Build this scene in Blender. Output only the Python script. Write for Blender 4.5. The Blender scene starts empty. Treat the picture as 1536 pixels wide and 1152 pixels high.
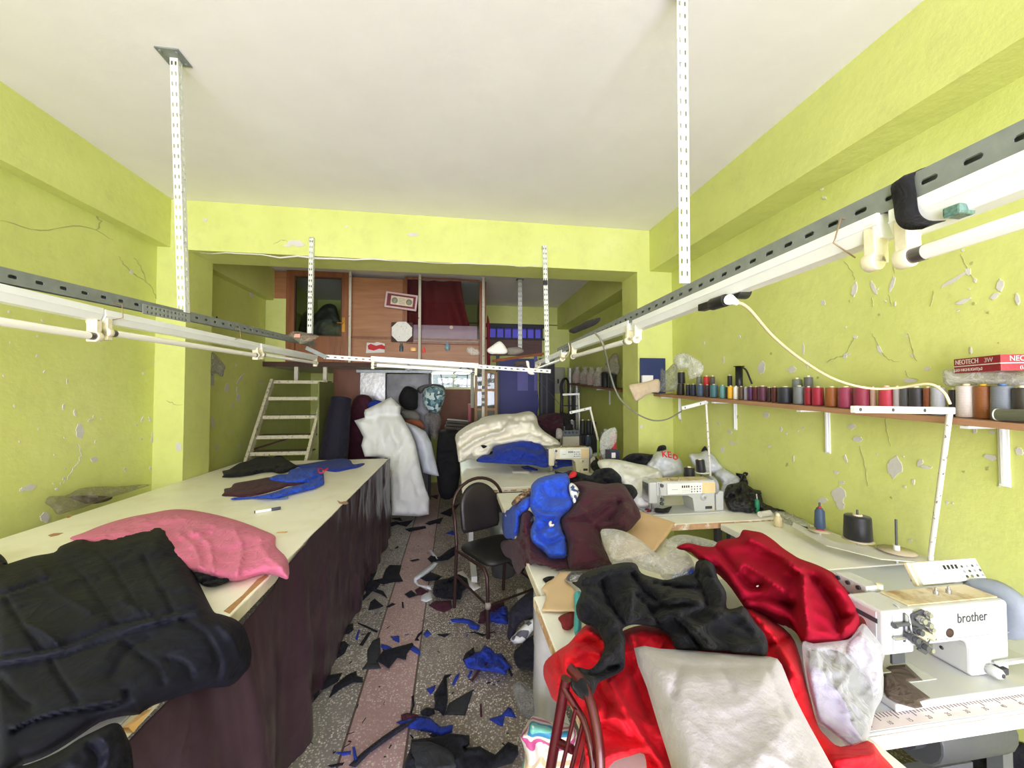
import bpy, bmesh, math, random
import numpy as np
from mathutils import Vector, Matrix, geometry
SC = bpy.context.scene
COL = SC.collection
PI = math.pi
rnd = random.Random(7)
F = 580.0
ZC = 1.55
VPX, VPY = 682.0, 591.0
YAW = math.atan((768 - VPX) / F)
PITCH = math.atan((VPY - 576) / F * math.cos(YAW))
FW = np.array([math.sin(YAW) * math.cos(PITCH), math.cos(YAW) * math.cos(PITCH), math.sin(PITCH)])
RT = np.array([math.cos(YAW), -math.sin(YAW), 0.0])
UP = np.cross(RT, FW)
EYE = np.array([0.0, 0.0, ZC])
def ray(u, v):
 return FW + RT * (u - 768) / F - UP * (v - 576) / F
def at(u, v, x=None, y=None, z=None):
 d = ray(u, v)
 t = (x - EYE[0]) / d[0] if x is not None else (y - EYE[1]) / d[1] if y is not None else (z - EYE[2]) / d[2]
 return Vector(EYE + d * t)
def zoom(x0, y0, s):
 return lambda pts: [(x0 + p[0] * s, y0 + p[1] * s) for p in pts]
Z3 = zoom(0, 640, .29948); Z4 = zoom(0, 850, .26237); Z5 = zoom(360, 380, .26042); Z6 = zoom(640, 400, .22135)
Z7 = zoom(420, 560, .20833); Z8 = zoom(420, 780, .32284); B1 = zoom(640, 560, .20833); B2 = zoom(880, 500, .20833)
B3 = zoom(1136, 500, .26042); B4 = zoom(1136, 160, .26042); B5 = zoom(860, 660, .23438); B6 = zoom(1180, 780, .23177)
B7 = zoom(780, 830, .27995); B8 = zoom(1186, 890, .22786); C1 = zoom(800, 560, .13889); C2 = zoom(720, 440, .15625)
C3 = zoom(740, 690, .20833); C4 = zoom(980, 540, .16927); C5 = zoom(1200, 520, .21875); C6 = zoom(580, 540, .15625)
C7 = zoom(560, 1000, .19531); C8 = zoom(640, 720, .21713); D2 = zoom(960, 660, .10417); D3 = zoom(540, 430, .13021)
D5 = zoom(1270, 860, .12149); D6 = zoom(420, 390, .14752); D8 = zoom(310, 660, .16927); Z2 = zoom(0, 384, .26042)
def lin(c):
 out = []
 for x in c[:3]:
  x = x / 255.0
  out.append(x / 12.92 if x <= .04045 else ((x + .055) / 1.055) ** 2.4)
 return (*out, 1.0)
class NT:
 def __init__(s, m):
  s.t = m.node_tree
  s.n = s.t.nodes
  s.n.clear()
 def node(s, kind, **kw):
  n = s.n.new('ShaderNode' + kind)
  for k, v in kw.items():
   if k.startswith('i_'):
    n.inputs[k[2:].replace('_', ' ')].default_value = v
   elif k.startswith('j'):
    n.inputs[int(k[1:])].default_value = v
   else:
    setattr(n, k, v)
  return n
 def link(s, a, b):
  s.t.links.new(a, b)
 def ramp(s, fac, stops, interp='LINEAR'):
  r = s.node('ValToRGB')
  e = r.color_ramp
  e.interpolation = interp
  while len(e.elements) < len(stops):
   e.elements.new(.5)
  for el, (p, c) in zip(e.elements, stops):
   el.position = p
   el.color = c if len(c) == 4 else (*c, 1)
  s.link(fac, r.inputs[0])
  return r.outputs[0]
 def mix(s, fac, a, b, blend='MIX'):
  m = s.node('MixRGB', blend_type=blend)
  for i, x in ((0, fac), (1, a), (2, b)):
   if isinstance(x, (int, float)):
    m.inputs[i].default_value = x
   elif isinstance(x, tuple):
    m.inputs[i].default_value = x
   else:
    s.link(x, m.inputs[i])
  return m.outputs[0]
 def noise(s, co, scale, detail=3, rough=.55):
  n = s.node('TexNoise')
  n.inputs['Scale'].default_value = scale
  n.inputs['Detail'].default_value = detail
  n.inputs['Roughness'].default_value = rough
  s.link(co, n.inputs['Vector'])
  return n.outputs[0]
def new_mat(name):
 m = bpy.data.materials.new(name)
 m.use_nodes = True
 nt = NT(m)
 out = nt.node('OutputMaterial')
 tc = nt.node('TexCoord')
 return m, nt, out, tc.outputs['Object']
def sc(c, k):
 return (min(1, c[0] * k), min(1, c[1] * k), min(1, c[2] * k), 1)
MATS = {}
def mat(name, rgb, rough=.6, metal=0., var=.12, vscale=6., bump=.08, bscale=60., spec=.5, sheen=0., dirt=None, dscale=9., dlo=.55, dhi=.7, coat=0.):
 if name in MATS:
  return MATS[name]
 m, nt, out, co = new_mat(name)
 p = nt.node('BsdfPrincipled')
 c = lin(rgb)
 n = nt.noise(co, vscale, 4)
 col = nt.ramp(n, [(.3, sc(c, 1 - var)), (.7, sc(c, 1 + var))])
 if dirt is not None:
  n3 = nt.noise(co, dscale, 5, .65)
  msk = nt.ramp(n3, [(dlo, (0, 0, 0)), (dhi, (1, 1, 1))])
  col = nt.mix(msk, col, lin(dirt))
 nt.link(col, p.inputs['Base Color'])
 p.inputs['Roughness'].default_value = rough
 p.inputs['Metallic'].default_value = metal
 p.inputs['Specular IOR Level'].default_value = spec
 p.inputs['Sheen Weight'].default_value = sheen
 p.inputs['Coat Weight'].default_value = coat
 if bump:
  n2 = nt.noise(co, bscale, 4)
  b = nt.node('Bump')
  b.inputs['Strength'].default_value = bump
  b.inputs['Distance'].default_value = .01
  nt.link(n2, b.inputs['Height'])
  nt.link(b.outputs[0], p.inputs['Normal'])
 nt.link(p.outputs[0], out.inputs[0])
 MATS[name] = m
 return m
def fabric(name, rgb, rough=.85, sheen=.05, wr=.3, wscale=14., weave=.12, var=.08, spec=.25):
 if name in MATS:
  return MATS[name]
 m, nt, out, co = new_mat(name)
 p = nt.node('BsdfPrincipled')
 c = lin(rgb)
 n = nt.noise(co, 3.5, 3)
 nt.link(nt.ramp(n, [(.3, sc(c, 1 - var)), (.7, sc(c, 1 + var))]), p.inputs['Base Color'])
 p.inputs['Roughness'].default_value = rough
 p.inputs['Sheen Weight'].default_value = sheen
 p.inputs['Sheen Roughness'].default_value = .5
 p.inputs['Specular IOR Level'].default_value = spec
 w = nt.node('TexNoise')
 w.inputs['Scale'].default_value = wscale
 w.inputs['Detail'].default_value = 3
 w.inputs['Distortion'].default_value = 1.2
 nt.link(co, w.inputs['Vector'])
 ab = nt.ramp(w.outputs[0], [(.35, (0, 0, 0)), (.5, (1, 1, 1)), (.65, (0, 0, 0))])
 b1 = nt.node('Bump')
 b1.inputs['Strength'].default_value = wr
 b1.inputs['Distance'].default_value = .012
 nt.link(ab, b1.inputs['Height'])
 b2 = nt.node('Bump')
 b2.inputs['Strength'].default_value = weave
 b2.inputs['Distance'].default_value = .002
 nt.link(nt.noise(co, 420, 2), b2.inputs['Height'])
 nt.link(b1.outputs[0], b2.inputs['Normal'])
 nt.link(b2.outputs[0], p.inputs['Normal'])
 nt.link(p.outputs[0], out.inputs[0])
 MATS[name] = m
 return m
def film(name, tint=(235, 238, 240), clear=.72, rough=.12, scale=28., strength=.9, glint=.25):
 if name in MATS:
  return MATS[name]
 m, nt, out, co = new_mat(name)
 tr = nt.node('BsdfTransparent')
 tr.inputs[0].default_value = (.96, .96, .96, 1)
 gl = nt.node('BsdfGlossy')
 gl.inputs['Roughness'].default_value = rough + .06
 df = nt.node('BsdfDiffuse')
 df.inputs[0].default_value = lin(tint)
 w = nt.node('TexNoise')
 w.inputs['Scale'].default_value = scale
 w.inputs['Detail'].default_value = 3
 w.inputs['Distortion'].default_value = 1.4
 nt.link(co, w.inputs['Vector'])
 rg = nt.ramp(w.outputs[0], [(.44, (0, 0, 0)), (.5, (1, 1, 1)), (.56, (0, 0, 0))])
 b = nt.node('Bump')
 b.inputs['Strength'].default_value = strength * .7
 b.inputs['Distance'].default_value = .02
 nt.link(rg, b.inputs['Height'])
 nt.link(b.outputs[0], gl.inputs['Normal'])
 lw = nt.node('LayerWeight')
 lw.inputs['Blend'].default_value = .25
 nt.link(b.outputs[0], lw.inputs['Normal'])
 mr = nt.node('MapRange')
 mr.inputs['To Min'].default_value = .008 + (1 - clear) * .02
 mr.inputs['To Max'].default_value = .3
 nt.link(lw.outputs['Fresnel'], mr.inputs['Value'])
 m1, m2 = nt.node('MixShader'), nt.node('MixShader')
 ml = nt.node('MapRange')
 ml.inputs['To Min'].default_value = (1 - clear) * .3
 ml.inputs['To Max'].default_value = min(.9, (1 - clear) * .3 + glint * .9)  # film tint along the wrinkle ridges, painted in for highlights
 nt.link(rg, ml.inputs['Value'])
 nt.link(ml.outputs[0], m1.inputs[0])
 nt.link(tr.outputs[0], m1.inputs[1])
 nt.link(df.outputs[0], m1.inputs[2])
 nt.link(mr.outputs[0], m2.inputs[0])
 nt.link(m1.outputs[0], m2.inputs[1])
 nt.link(gl.outputs[0], m2.inputs[2])
 nt.link(m2.outputs[0], out.inputs[0])
 MATS[name] = m
 return m
def stripes(name, cols, scale, axis=2, rough=.7, distort=0.):
 if name in MATS:
  return MATS[name]
 m, nt, out, co = new_mat(name)
 p = nt.node('BsdfPrincipled')
 sep = nt.node('SeparateXYZ')
 nt.link(co, sep.inputs[0])
 mu = nt.node('Math', operation='MULTIPLY')
 mu.inputs[1].default_value = scale
 nt.link(sep.outputs[axis], mu.inputs[0])
 fr = nt.node('Math', operation='FRACT')
 nt.link(mu.outputs[0], fr.inputs[0])
 n = len(cols)
 nt.link(nt.ramp(fr.outputs[0], [(i / n, lin(c)) for i, c in enumerate(cols)], 'CONSTANT'), p.inputs['Base Color'])
 p.inputs['Roughness'].default_value = rough
 nt.link(p.outputs[0], out.inputs[0])
 MATS[name] = m
 return m
def thread_mat(name, rgb, rough=.42, spec=.5):
 if name in MATS:
  return MATS[name]
 m, nt, out, co = new_mat(name)
 p = nt.node('BsdfPrincipled')
 c = lin(rgb)
 wv = nt.node('TexWave', wave_type='BANDS', bands_direction='Z')
 wv.inputs['Scale'].default_value = 90
 wv.inputs['Distortion'].default_value = 3.
 wv.inputs['Detail'].default_value = 2
 nt.link(co, wv.inputs['Vector'])
 nt.link(nt.ramp(wv.outputs[0], [(.2, sc(c, .85)), (.8, sc(c, 1.12))]), p.inputs['Base Color'])
 b = nt.node('Bump')
 b.inputs['Strength'].default_value = .25
 b.inputs['Distance'].default_value = .003
 nt.link(wv.outputs[0], b.inputs['Height'])
 nt.link(b.outputs[0], p.inputs['Normal'])
 p.inputs['Roughness'].default_value = rough
 p.inputs['Specular IOR Level'].default_value = spec
 p.inputs['Sheen Weight'].default_value = .15
 nt.link(p.outputs[0], out.inputs[0])
 MATS[name] = m
 return m
def wood(name, rgb, rgb2, axis='X', scale=4., rough=.5):
 if name in MATS:
  return MATS[name]
 m, nt, out, co = new_mat(name)
 p = nt.node('BsdfPrincipled')
 mp = nt.node('Mapping')
 mp.inputs['Scale'].default_value = {'X': (.6, 6, 6), 'Y': (6, .6, 6), 'Z': (6, 6, .6)}[axis]
 nt.link(co, mp.inputs[0])
 n = nt.noise(mp.outputs[0], scale, 6, .6)
 nt.link(nt.ramp(n, [(.3, lin(rgb)), (.7, lin(rgb2))]), p.inputs['Base Color'])
 p.inputs['Roughness'].default_value = rough
 b = nt.node('Bump')
 b.inputs['Strength'].default_value = .1
 b.inputs['Distance'].default_value = .004
 nt.link(n, b.inputs['Height'])
 nt.link(b.outputs[0], p.inputs['Normal'])
 nt.link(p.outputs[0], out.inputs[0])
 MATS[name] = m
 return m
def pattern(name, cols, scale, rough=.85):
 if name in MATS:
  return MATS[name]
 m, nt, out, co = new_mat(name)
 p = nt.node('BsdfPrincipled')
 v = nt.node('TexVoronoi')
 v.inputs['Scale'].default_value = scale
 nt.link(co, v.inputs['Vector'])
 sep = nt.node('SeparateColor')
 nt.link(v.outputs['Color'], sep.inputs[0])
 n = len(cols)
 nt.link(nt.ramp(sep.outputs[0], [(i / n, lin(c)) for i, c in enumerate(cols)], 'CONSTANT'), p.inputs['Base Color'])
 p.inputs['Roughness'].default_value = rough
 nt.link(p.outputs[0], out.inputs[0])
 MATS[name] = m
 return m
class MB:
 def __init__(s):
  s.v, s.f, s.mi, s.sm = [], [], [], []
 def add(s, vs, fs, mat=0, smooth=False):
  b = len(s.v)
  s.v.extend(tuple(map(float, p)) for p in vs)
  for f in fs:
   s.f.append(tuple(b + i for i in f))
   s.mi.append(mat)
   s.sm.append(smooth)
  return s
 def box(s, x0, x1, y0, y1, z0, z1, mat=0, M=None):
  vs = [(x, y, z) for z in (z0, z1) for y in (y0, y1) for x in (x0, x1)]
  if M is not None:
   vs = [M @ Vector(p) for p in vs]
  return s.add(vs, [(0, 2, 3, 1), (4, 5, 7, 6), (0, 1, 5, 4), (2, 6, 7, 3), (0, 4, 6, 2), (1, 3, 7, 5)], mat)
 def bar(s, p0, p1, w, h, up=(0, 0, 1), mat=0):
  p0, p1 = Vector(p0), Vector(p1)
  d = (p1 - p0)
  L = d.length
  d.normalize()
  a = d.cross(Vector(up))
  if a.length < 1e-6:
   a = d.cross(Vector((1, 0, 0)))
  a.normalize()
  b = a.cross(d).normalized()
  M = Matrix((a, d, b)).transposed().to_4x4()
  M.translation = p0
  return s.box(-w / 2, w / 2, 0, L, -h / 2, h / 2, mat, M)
 def cyl(s, p0, p1, r0, r1=None, n=16, mat=0, caps=True):
  p0, p1 = Vector(p0), Vector(p1)
  r1 = r0 if r1 is None else r1
  d = (p1 - p0).normalized()
  a = d.orthogonal().normalized()
  b = d.cross(a)
  vs = []
  for p, r in ((p0, r0), (p1, r1)):
   for i in range(n):
    t = 2 * PI * i / n
    vs.append(p + a * (r * math.cos(t)) + b * (r * math.sin(t)))
  s.add(vs, [(i, (i + 1) % n, n + (i + 1) % n, n + i) for i in range(n)], mat, True)
  if caps:
   s.add(vs[:n], [tuple(range(n - 1, -1, -1))], mat)
   s.add(vs[n:], [tuple(range(n))], mat)
  return s
 def tube(s, pts, r, n=8, mat=0, closed=False, flat=None):
  pts = [Vector(p) for p in pts]
  m = len(pts)
  rs = r if isinstance(r, (list, tuple)) else [r] * m
  vs = []
  a = None
  for i, p in enumerate(pts):
   if closed:
    d = pts[(i + 1) % m] - pts[i - 1]
   else:
    d = pts[min(i + 1, m - 1)] - pts[max(i - 1, 0)]
   d.normalize()
   if a is None:
    a = d.orthogonal().normalized()
   else:
    a = (a - d * a.dot(d)).normalized()
   b = d.cross(a)
   for k in range(n):
    t = 2 * PI * k / n
    vs.append(p + a * (rs[i] * math.cos(t)) + b * (rs[i] * math.sin(t) * (flat or 1)))
  fs = []
  for i in range(m if closed else m - 1):
   j = (i + 1) % m
   for k in range(n):
    fs.append((i * n + k, i * n + (k + 1) % n, j * n + (k + 1) % n, j * n + k))
  s.add(vs, fs, mat, True)
  if not closed:
   s.add(vs[:n], [tuple(range(n - 1, -1, -1))], mat)
   s.add(vs[-n:], [tuple(range(n))], mat)
  return s
 def lathe(s, prof, o=(0, 0, 0), n=24, mat=0, M=None, smooth=True):
  vs, fs = [], []
  o = Vector(o)
  for r, z in prof:
   for k in range(n):
    t = 2 * PI * k / n
    p = Vector((r * math.cos(t), r * math.sin(t), z))
    if M is not None:
     p = M @ p
    vs.append(p + o)
  for i in range(len(prof) - 1):
   for k in range(n):
    fs.append((i * n + k, i * n + (k + 1) % n, (i + 1) * n + (k + 1) % n, (i + 1) * n + k))
  s.add(vs, fs, mat, smooth)
  if prof[0][0] > 1e-5:
   s.add(vs[:n], [tuple(range(n - 1, -1, -1))], mat)
  if prof[-1][0] > 1e-5:
   s.add(vs[-n:], [tuple(range(n))], mat)
  return s
 def prism(s, poly, o, ux, uy, t, mat=0):
  o, ux, uy = Vector(o), Vector(ux).normalized(), Vector(uy).normalized()
  n = ux.cross(uy).normalized()
  k = len(poly)
  lo = [o + ux * a + uy * b for a, b in poly]
  hi = [p + n * t for p in lo]
  tri = geometry.tessellate_polygon([[Vector((a, b, 0)) for a, b in poly]])
  area = sum(poly[i][0] * poly[(i + 1) % k][1] - poly[(i + 1) % k][0] * poly[i][1] for i in range(k))
  fs = []
  for a, b, c in tri:
   ar = (poly[b][0] - poly[a][0]) * (poly[c][1] - poly[a][1]) - (poly[c][0] - poly[a][0]) * (poly[b][1] - poly[a][1])
   if ar < 0:
    a, b, c = a, c, b
   fs.append((c, b, a))
   fs.append((k + a, k + b, k + c))
  for i in range(k):
   j = (i + 1) % k
   fs.append((i, j, k + j, k + i) if area > 0 else (j, i, k + i, k + j))
  return s.add(lo + hi, fs, mat)
 def build(s, name, mats, parent=None, loc=None, bevel=0., segs=2, sub=0):
  me = bpy.data.meshes.new(name)
  o = bpy.data.objects.new(name, me)
  V = np.array(s.v)
  if parent is not None:
   base = np.array(world_of(parent))
  elif loc is not None:
   base = np.array(loc)
  else:
   lo, hi = V.min(0), V.max(0)
   base = np.array([(lo[0] + hi[0]) / 2, (lo[1] + hi[1]) / 2, lo[2]])
  me.from_pydata((V - base).tolist(), [], s.f)
  if not isinstance(mats, (list, tuple)):
   mats = [mats]
  for m in mats:
   me.materials.append(m)
  me.polygons.foreach_set('material_index', s.mi)
  me.polygons.foreach_set('use_smooth', s.sm)
  me.update()
  if bevel:
   bm = bmesh.new()
   bm.from_mesh(me)
   bmesh.ops.remove_doubles(bm, verts=bm.verts, dist=1e-5)
   es = [e for e in bm.edges if len(e.link_faces) == 2 and e.calc_face_angle(0) > .6]
   bmesh.ops.bevel(bm, geom=es, offset=bevel, segments=segs, profile=.5, affect='EDGES', clamp_overlap=True)
   bm.to_mesh(me)
   bm.free()
  COL.objects.link(o)
  if parent is not None:
   o.parent = parent
  else:
   o.location = base
  return o
def world_of(o):
 p = Vector(o.location)
 while o.parent is not None:
  o = o.parent
  p = p + Vector(o.location)
 return p
def tag(o, label=None, cat=None, group=None, kind=None):
 if label:
  o['label'] = label
 if cat:
  o['category'] = cat
 if group:
  o['group'] = group
 if kind:
  o['kind'] = kind
 return o
def thing(name, label, cat, loc, group=None):
 o = bpy.data.objects.new(name, None)
 o.empty_display_size = .05
 COL.objects.link(o)
 o.location = loc
 return tag(o, label, cat, group)
def structure(o, label=None):
 return tag(o, label, None, None, 'structure')
def clone(o, parent=None):
 c = o.copy()
 COL.objects.link(c)
 if parent is not None:
  c.parent = parent
 for ch in list(o.children):
  clone(ch, c)
 return c
_P = np.random.RandomState(3).rand(4, 4096)
def vnoise(P, seed=0):
 P = np.asarray(P, float) + seed * 17.31
 i = np.floor(P).astype(np.int64)
 f = P - i
 f = f * f * f * (f * (f * 6 - 15) + 10)
 out = 0
 for dx in (0, 1):
  for dy in (0, 1):
   for dz in (0, 1):
    h = ((i[:, 0] + dx) * 73856093 ^ (i[:, 1] + dy) * 19349663 ^ (i[:, 2] + dz) * 83492791) & 4095
    w = (f[:, 0] if dx else 1 - f[:, 0]) * (f[:, 1] if dy else 1 - f[:, 1]) * (f[:, 2] if dz else 1 - f[:, 2])
    out = out + w * _P[0][h]
 return out * 2 - 1
def crumple(P, size, seed=0, oct=3):
 P = np.asarray(P) / size
 W = np.stack([vnoise(P * .7, seed + 1), vnoise(P * .7, seed + 2), vnoise(P * .7, seed + 3)], 1)
 Q = P + W * .9
 a, s, out = 1., 1., 0
 tot = 0
 for k in range(oct):
  out = out + a * (1 - np.abs(vnoise(Q * s, seed + 5 + k)) * 1.6)
  tot += a
  a *= .45
  s *= 2.1
 return out / tot
def spline(pts, n=4, closed=True):
 pts = [np.array(p, float) for p in pts]
 m = len(pts)
 out = []
 rng = range(m if closed else m - 1)
 for i in rng:
  p0 = pts[(i - 1) % m] if closed or i > 0 else pts[0]
  p1 = pts[i]
  p2 = pts[(i + 1) % m]
  p3 = pts[(i + 2) % m] if closed or i + 2 < m else pts[-1]
  for k in range(n):
   t = k / n
   out.append(.5 * ((2 * p1) + (-p0 + p2) * t + (2 * p0 - 5 * p1 + 4 * p2 - p3) * t * t + (-p0 + 3 * p1 - 3 * p2 + p3) * t ** 3))
 if not closed:
  out.append(pts[-1])
 return np.array(out)
def seg_dist(Q, line, closed=False):
 line = np.asarray(line, float)
 best = np.full(len(Q), 1e9)
 m = len(line)
 for i in range(m if closed else m - 1):
  a, b = line[i], line[(i + 1) % m]
  ab = b - a
  L = (ab * ab).sum()
  t = np.clip(((Q - a) @ ab) / max(L, 1e-9), 0, 1)
  d = np.hypot(*(Q - a - t[:, None] * ab).T)
  best = np.minimum(best, d)
 return best
def inside(Q, poly):
 r = np.zeros(len(Q), bool)
 m = len(poly)
 x, y = Q[:, 0], Q[:, 1]
 j = m - 1
 for i in range(m):
  xi, yi = poly[i]
  xj, yj = poly[j]
  c = ((yi > y) != (yj > y)) & (x < (xj - xi) * (y - yi) / (yj - yi + 1e-12) + xi)
  r ^= c
  j = i
 return r
def plane(p, n):
 n = np.array(n, float)
 return (np.array(p, float), n / np.linalg.norm(n))
def flat(z):
 return plane((0, 0, z), (0, 0, 1))
def slope(y1, z1, y2, z2, tilt=0.):
 return plane((0, y1, z1), (tilt, -(z2 - z1), (y2 - y1)))
def through(a, b, c):
 a, b, c = np.array(a), np.array(b), np.array(c)
 n = np.cross(b - a, c - a)
 if n @ (EYE - a) < 0:
  n = -n
 return plane(a, n)
def relief(name, mats, outline, planes, T=.03, rim=16, folds=(), amp=.012, size=.09, step=6, parent=None, back=.01, floor_z=None, seed=0, smooth=True,
   soft=.03, oct=3, pick=None, tag_=None, rimpow=.5, concave=False, spl=3, gmin=.35, stretch=(1, 1, 1), under=None, avoid=None):
 ol = spline(outline, spl) if smooth else np.array([np.array(p, float) for p in outline])
 B = []
 m = len(ol)
 for i in range(m):
  a, b = ol[i], ol[(i + 1) % m]
  k = max(1, int(round(np.hypot(*(b - a)) / step)))
  for j in range(k):
   B.append(a + (b - a) * j / k)
 B = np.array(B)
 keep = [0]
 for i in range(1, len(B)):
  if np.hypot(*(B[i] - B[keep[-1]])) > step * .35:
   keep.append(i)
 B = B[keep]
 lo, hi = B.min(0), B.max(0)
 g = []
 y = lo[1]
 r = 0
 while y < hi[1]:
  x = lo[0] + (step / 2 if r % 2 else 0)
  while x < hi[0]:
   g.append((x, y))
   x += step
  y += step * .866
  r += 1
 G = np.array(g)
 G = G[inside(G, B)]
 if len(G):
  G = G[seg_dist(G, B, True) > step * .55]
 Q = np.vstack([B, G]) if len(G) else B
 nb = len(B)
 res = geometry.delaunay_2d_cdt([Vector(q) for q in Q], [(i, (i + 1) % nb) for i in range(nb)], [], 1, 1e-4)
 vs2, tris = np.array([tuple(v) for v in res[0]]), [tuple(f) for f in res[2]]
 Q = vs2
 d_edge = seg_dist(Q, B, True)
 D = FW[None] + RT[None] * ((Q[:, 0] - 768) / F)[:, None] - UP[None] * ((Q[:, 1] - 576) / F)[:, None]
 ts, ns = [], []
 for p, n in planes:
  dn = D @ n
  dn = np.where(np.abs(dn) < 1e-4, -1e-4, dn)
  ts.append(((p - EYE) @ n) / dn)
  ns.append(n)
 ts = np.array(ts)
 if len(planes) == 1:
  t = ts[0]
  N = np.repeat(ns[0][None], len(Q), 0)
 else:
  sgn = -1 if concave else 1
  z = sgn * ts / soft
  z = z - z.max(0)
  w = np.exp(z)
  w /= w.sum(0)
  t = (w * ts).sum(0)
  N = (w[:, :, None] * np.array(ns)[:, None, :]).sum(0)
  N /= np.linalg.norm(N, axis=1)[:, None]
 P = EYE + D * t[:, None]
 q = np.clip(d_edge / rim, 0, 1)
 prof = (1 - (1 - q) ** 2) ** rimpow if rimpow else np.ones(len(Q))
 h = T * prof
 for fo in folds:
  pts, a, wd = fo[:3]
  pts = np.array(pts, float)
  if len(pts) > 2:
   pts = spline(pts, 4, False)
  dd = seg_dist(Q, pts)
  h = h + a * np.exp(-(dd / wd) ** 1.3) * np.clip(d_edge / (rim * .5), 0, 1)
 if amp:
  fade = np.clip(d_edge / (rim * .6), .15, 1)
  Ps = P * np.array(stretch)
  for ang, k1, k2 in ((.6 + seed, 1., 1.), (2.2 + seed * 1.7, .38, .42)):
   dv_ = np.array([math.cos(ang), math.sin(ang), .35 * math.sin(ang * 2)])
   dv_ = dv_ / np.linalg.norm(dv_)
   Pa = Ps - .62 * (Ps @ dv_)[:, None] * dv_
   h = h + amp * k1 * (crumple(Pa, size * k2, seed, oct if k1 == 1 else 2) - .55) * fade
 Dn = D / np.linalg.norm(D, axis=1)[:, None]
 g = np.clip(np.abs((Dn * N).sum(1)), gmin, 1)
 top = P - Dn * (np.maximum(h, .0015) / g)[:, None]
 if under is not None:
  floor_z = under
 bot = P - N * (back * np.clip(d_edge / rim, 0, 1))[:, None] - N * .0005
 if floor_z is not None:
  top[:, 2] = np.maximum(top[:, 2], floor_z + .003)
  bot[:, 2] = np.maximum(bot[:, 2], floor_z + .0008)
 for A_, mg in ((top, .008), (bot, .004)):
  for x0, x1, z1 in avoid or ():
   m_ = (A_[:, 0] > x0 - mg) & (A_[:, 0] < x1 + mg) & (A_[:, 2] < z1 + mg)
   up = z1 + mg - A_[:, 2]
   sd = x1 + mg - A_[:, 0] if x1 < 0 else A_[:, 0] - x0 + mg
   a_ = m_ & (up <= sd)
   A_[a_, 2] = z1 + mg
   b_ = m_ & (up > sd)
   A_[b_, 0] = x1 + mg if x1 < 0 else x0 - mg
  A_[:, 0] = np.clip(A_[:, 0], -2.397, 2.106)
  A_[:, 1] = np.minimum(A_[:, 1], 6.944)
 n = len(Q)
 mb = MB()
 fs = []
 for f in tris:
  a, b, c = f
  ar = (Q[b][0] - Q[a][0]) * (Q[c][1] - Q[a][1]) - (Q[c][0] - Q[a][0]) * (Q[b][1] - Q[a][1])
  fs.append((a, b, c) if ar < 0 else (a, c, b))
 edge = {}
 for f in fs:
  for i in range(3):
   e = (f[i], f[(i + 1) % 3])
   if (e[1], e[0]) in edge:
    del edge[(e[1], e[0])]
   else:
    edge[e] = 1
 allf = fs + [(c + n, b + n, a + n) for a, b, c in fs] + [(b, a, a + n, b + n) for a, b in edge]
 mb.add(list(top) + list(bot), allf, 0, True)
 if pick is not None:
  k = len(fs)
  cen = np.array([(Q[a] + Q[b] + Q[c]) / 3 for a, b, c in fs])
  idx = pick(cen)
  for i in range(k):
   mb.mi[i] = int(idx[i])
 o = mb.build(name, mats, parent)
 if tag_:
  tag(o, *tag_)
 return o
def bend(p0, p1, sag, n=12):
 p0, p1 = Vector(p0), Vector(p1)
 return [p0.lerp(p1, i / n) - Vector((0, 0, sag * 4 * (i / n) * (1 - i / n))) for i in range(n + 1)]
def curve3(pts, n=6):
 return [Vector(p) for p in spline([tuple(p) for p in pts], n, False)]
def text_mesh(name, body, size, M, material, parent, extrude=.0006, align='CENTER', squeeze=1.):
 cu = bpy.data.curves.new('lettering', 'FONT')
 cu.body = body
 cu.size = size
 cu.align_x = align
 cu.align_y = 'CENTER'
 cu.extrude = extrude
 ob = bpy.data.objects.new('lettering', cu)
 COL.objects.link(ob)
 bpy.context.view_layer.update()
 dg = bpy.context.evaluated_depsgraph_get()
 me = bpy.data.meshes.new_from_object(ob.evaluated_get(dg))
 bpy.data.objects.remove(ob)
 mb = MB()
 mb.add([M @ Vector((v.co.x * squeeze, v.co.y, v.co.z)) for v in me.vertices], [tuple(p.vertices) for p in me.polygons])
 bpy.data.meshes.remove(me)
 return mb.build(name, material, parent)
def frame_at(o, ux, uy):
 ux, uy = Vector(ux).normalized(), Vector(uy).normalized()
 n = ux.cross(uy).normalized()
 uy = n.cross(ux)
 M = Matrix((ux, uy, n)).transposed().to_4x4()
 M.translation = Vector(o)
 return M
# ================================================================== ROOM SHELL
H = 3.15
XL, XR, Y0, Y1 = -2.4, 2.11, -3.6, 6.95
YB0, YB1 = 3.51, 3.85
def paint_mat():
 m, nt, out, co = new_mat('lime wall paint')
 p = nt.node('BsdfPrincipled')
 a = nt.noise(co, 1.1, 5, .6)
 col = nt.ramp(a, [(.3, lin((198, 204, 116))), (.52, lin((209, 215, 127))), (.75, lin((217, 222, 143)))])
 b = nt.noise(co, 7, 6, .7)
 col = nt.mix(nt.ramp(b, [(.5, (0, 0, 0)), (.8, (.35, .35, .35))]), col, lin((176, 178, 116)))
 nt.link(col, p.inputs['Base Color'])
 p.inputs['Roughness'].default_value = .62
 bp = nt.node('Bump')
 bp.inputs['Strength'].default_value = .35
 bp.inputs['Distance'].default_value = .012
 nt.link(nt.noise(co, 9, 6, .6), bp.inputs['Height'])
 nt.link(bp.outputs[0], p.inputs['Normal'])
 nt.link(p.outputs[0], out.inputs[0])
 return m
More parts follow.
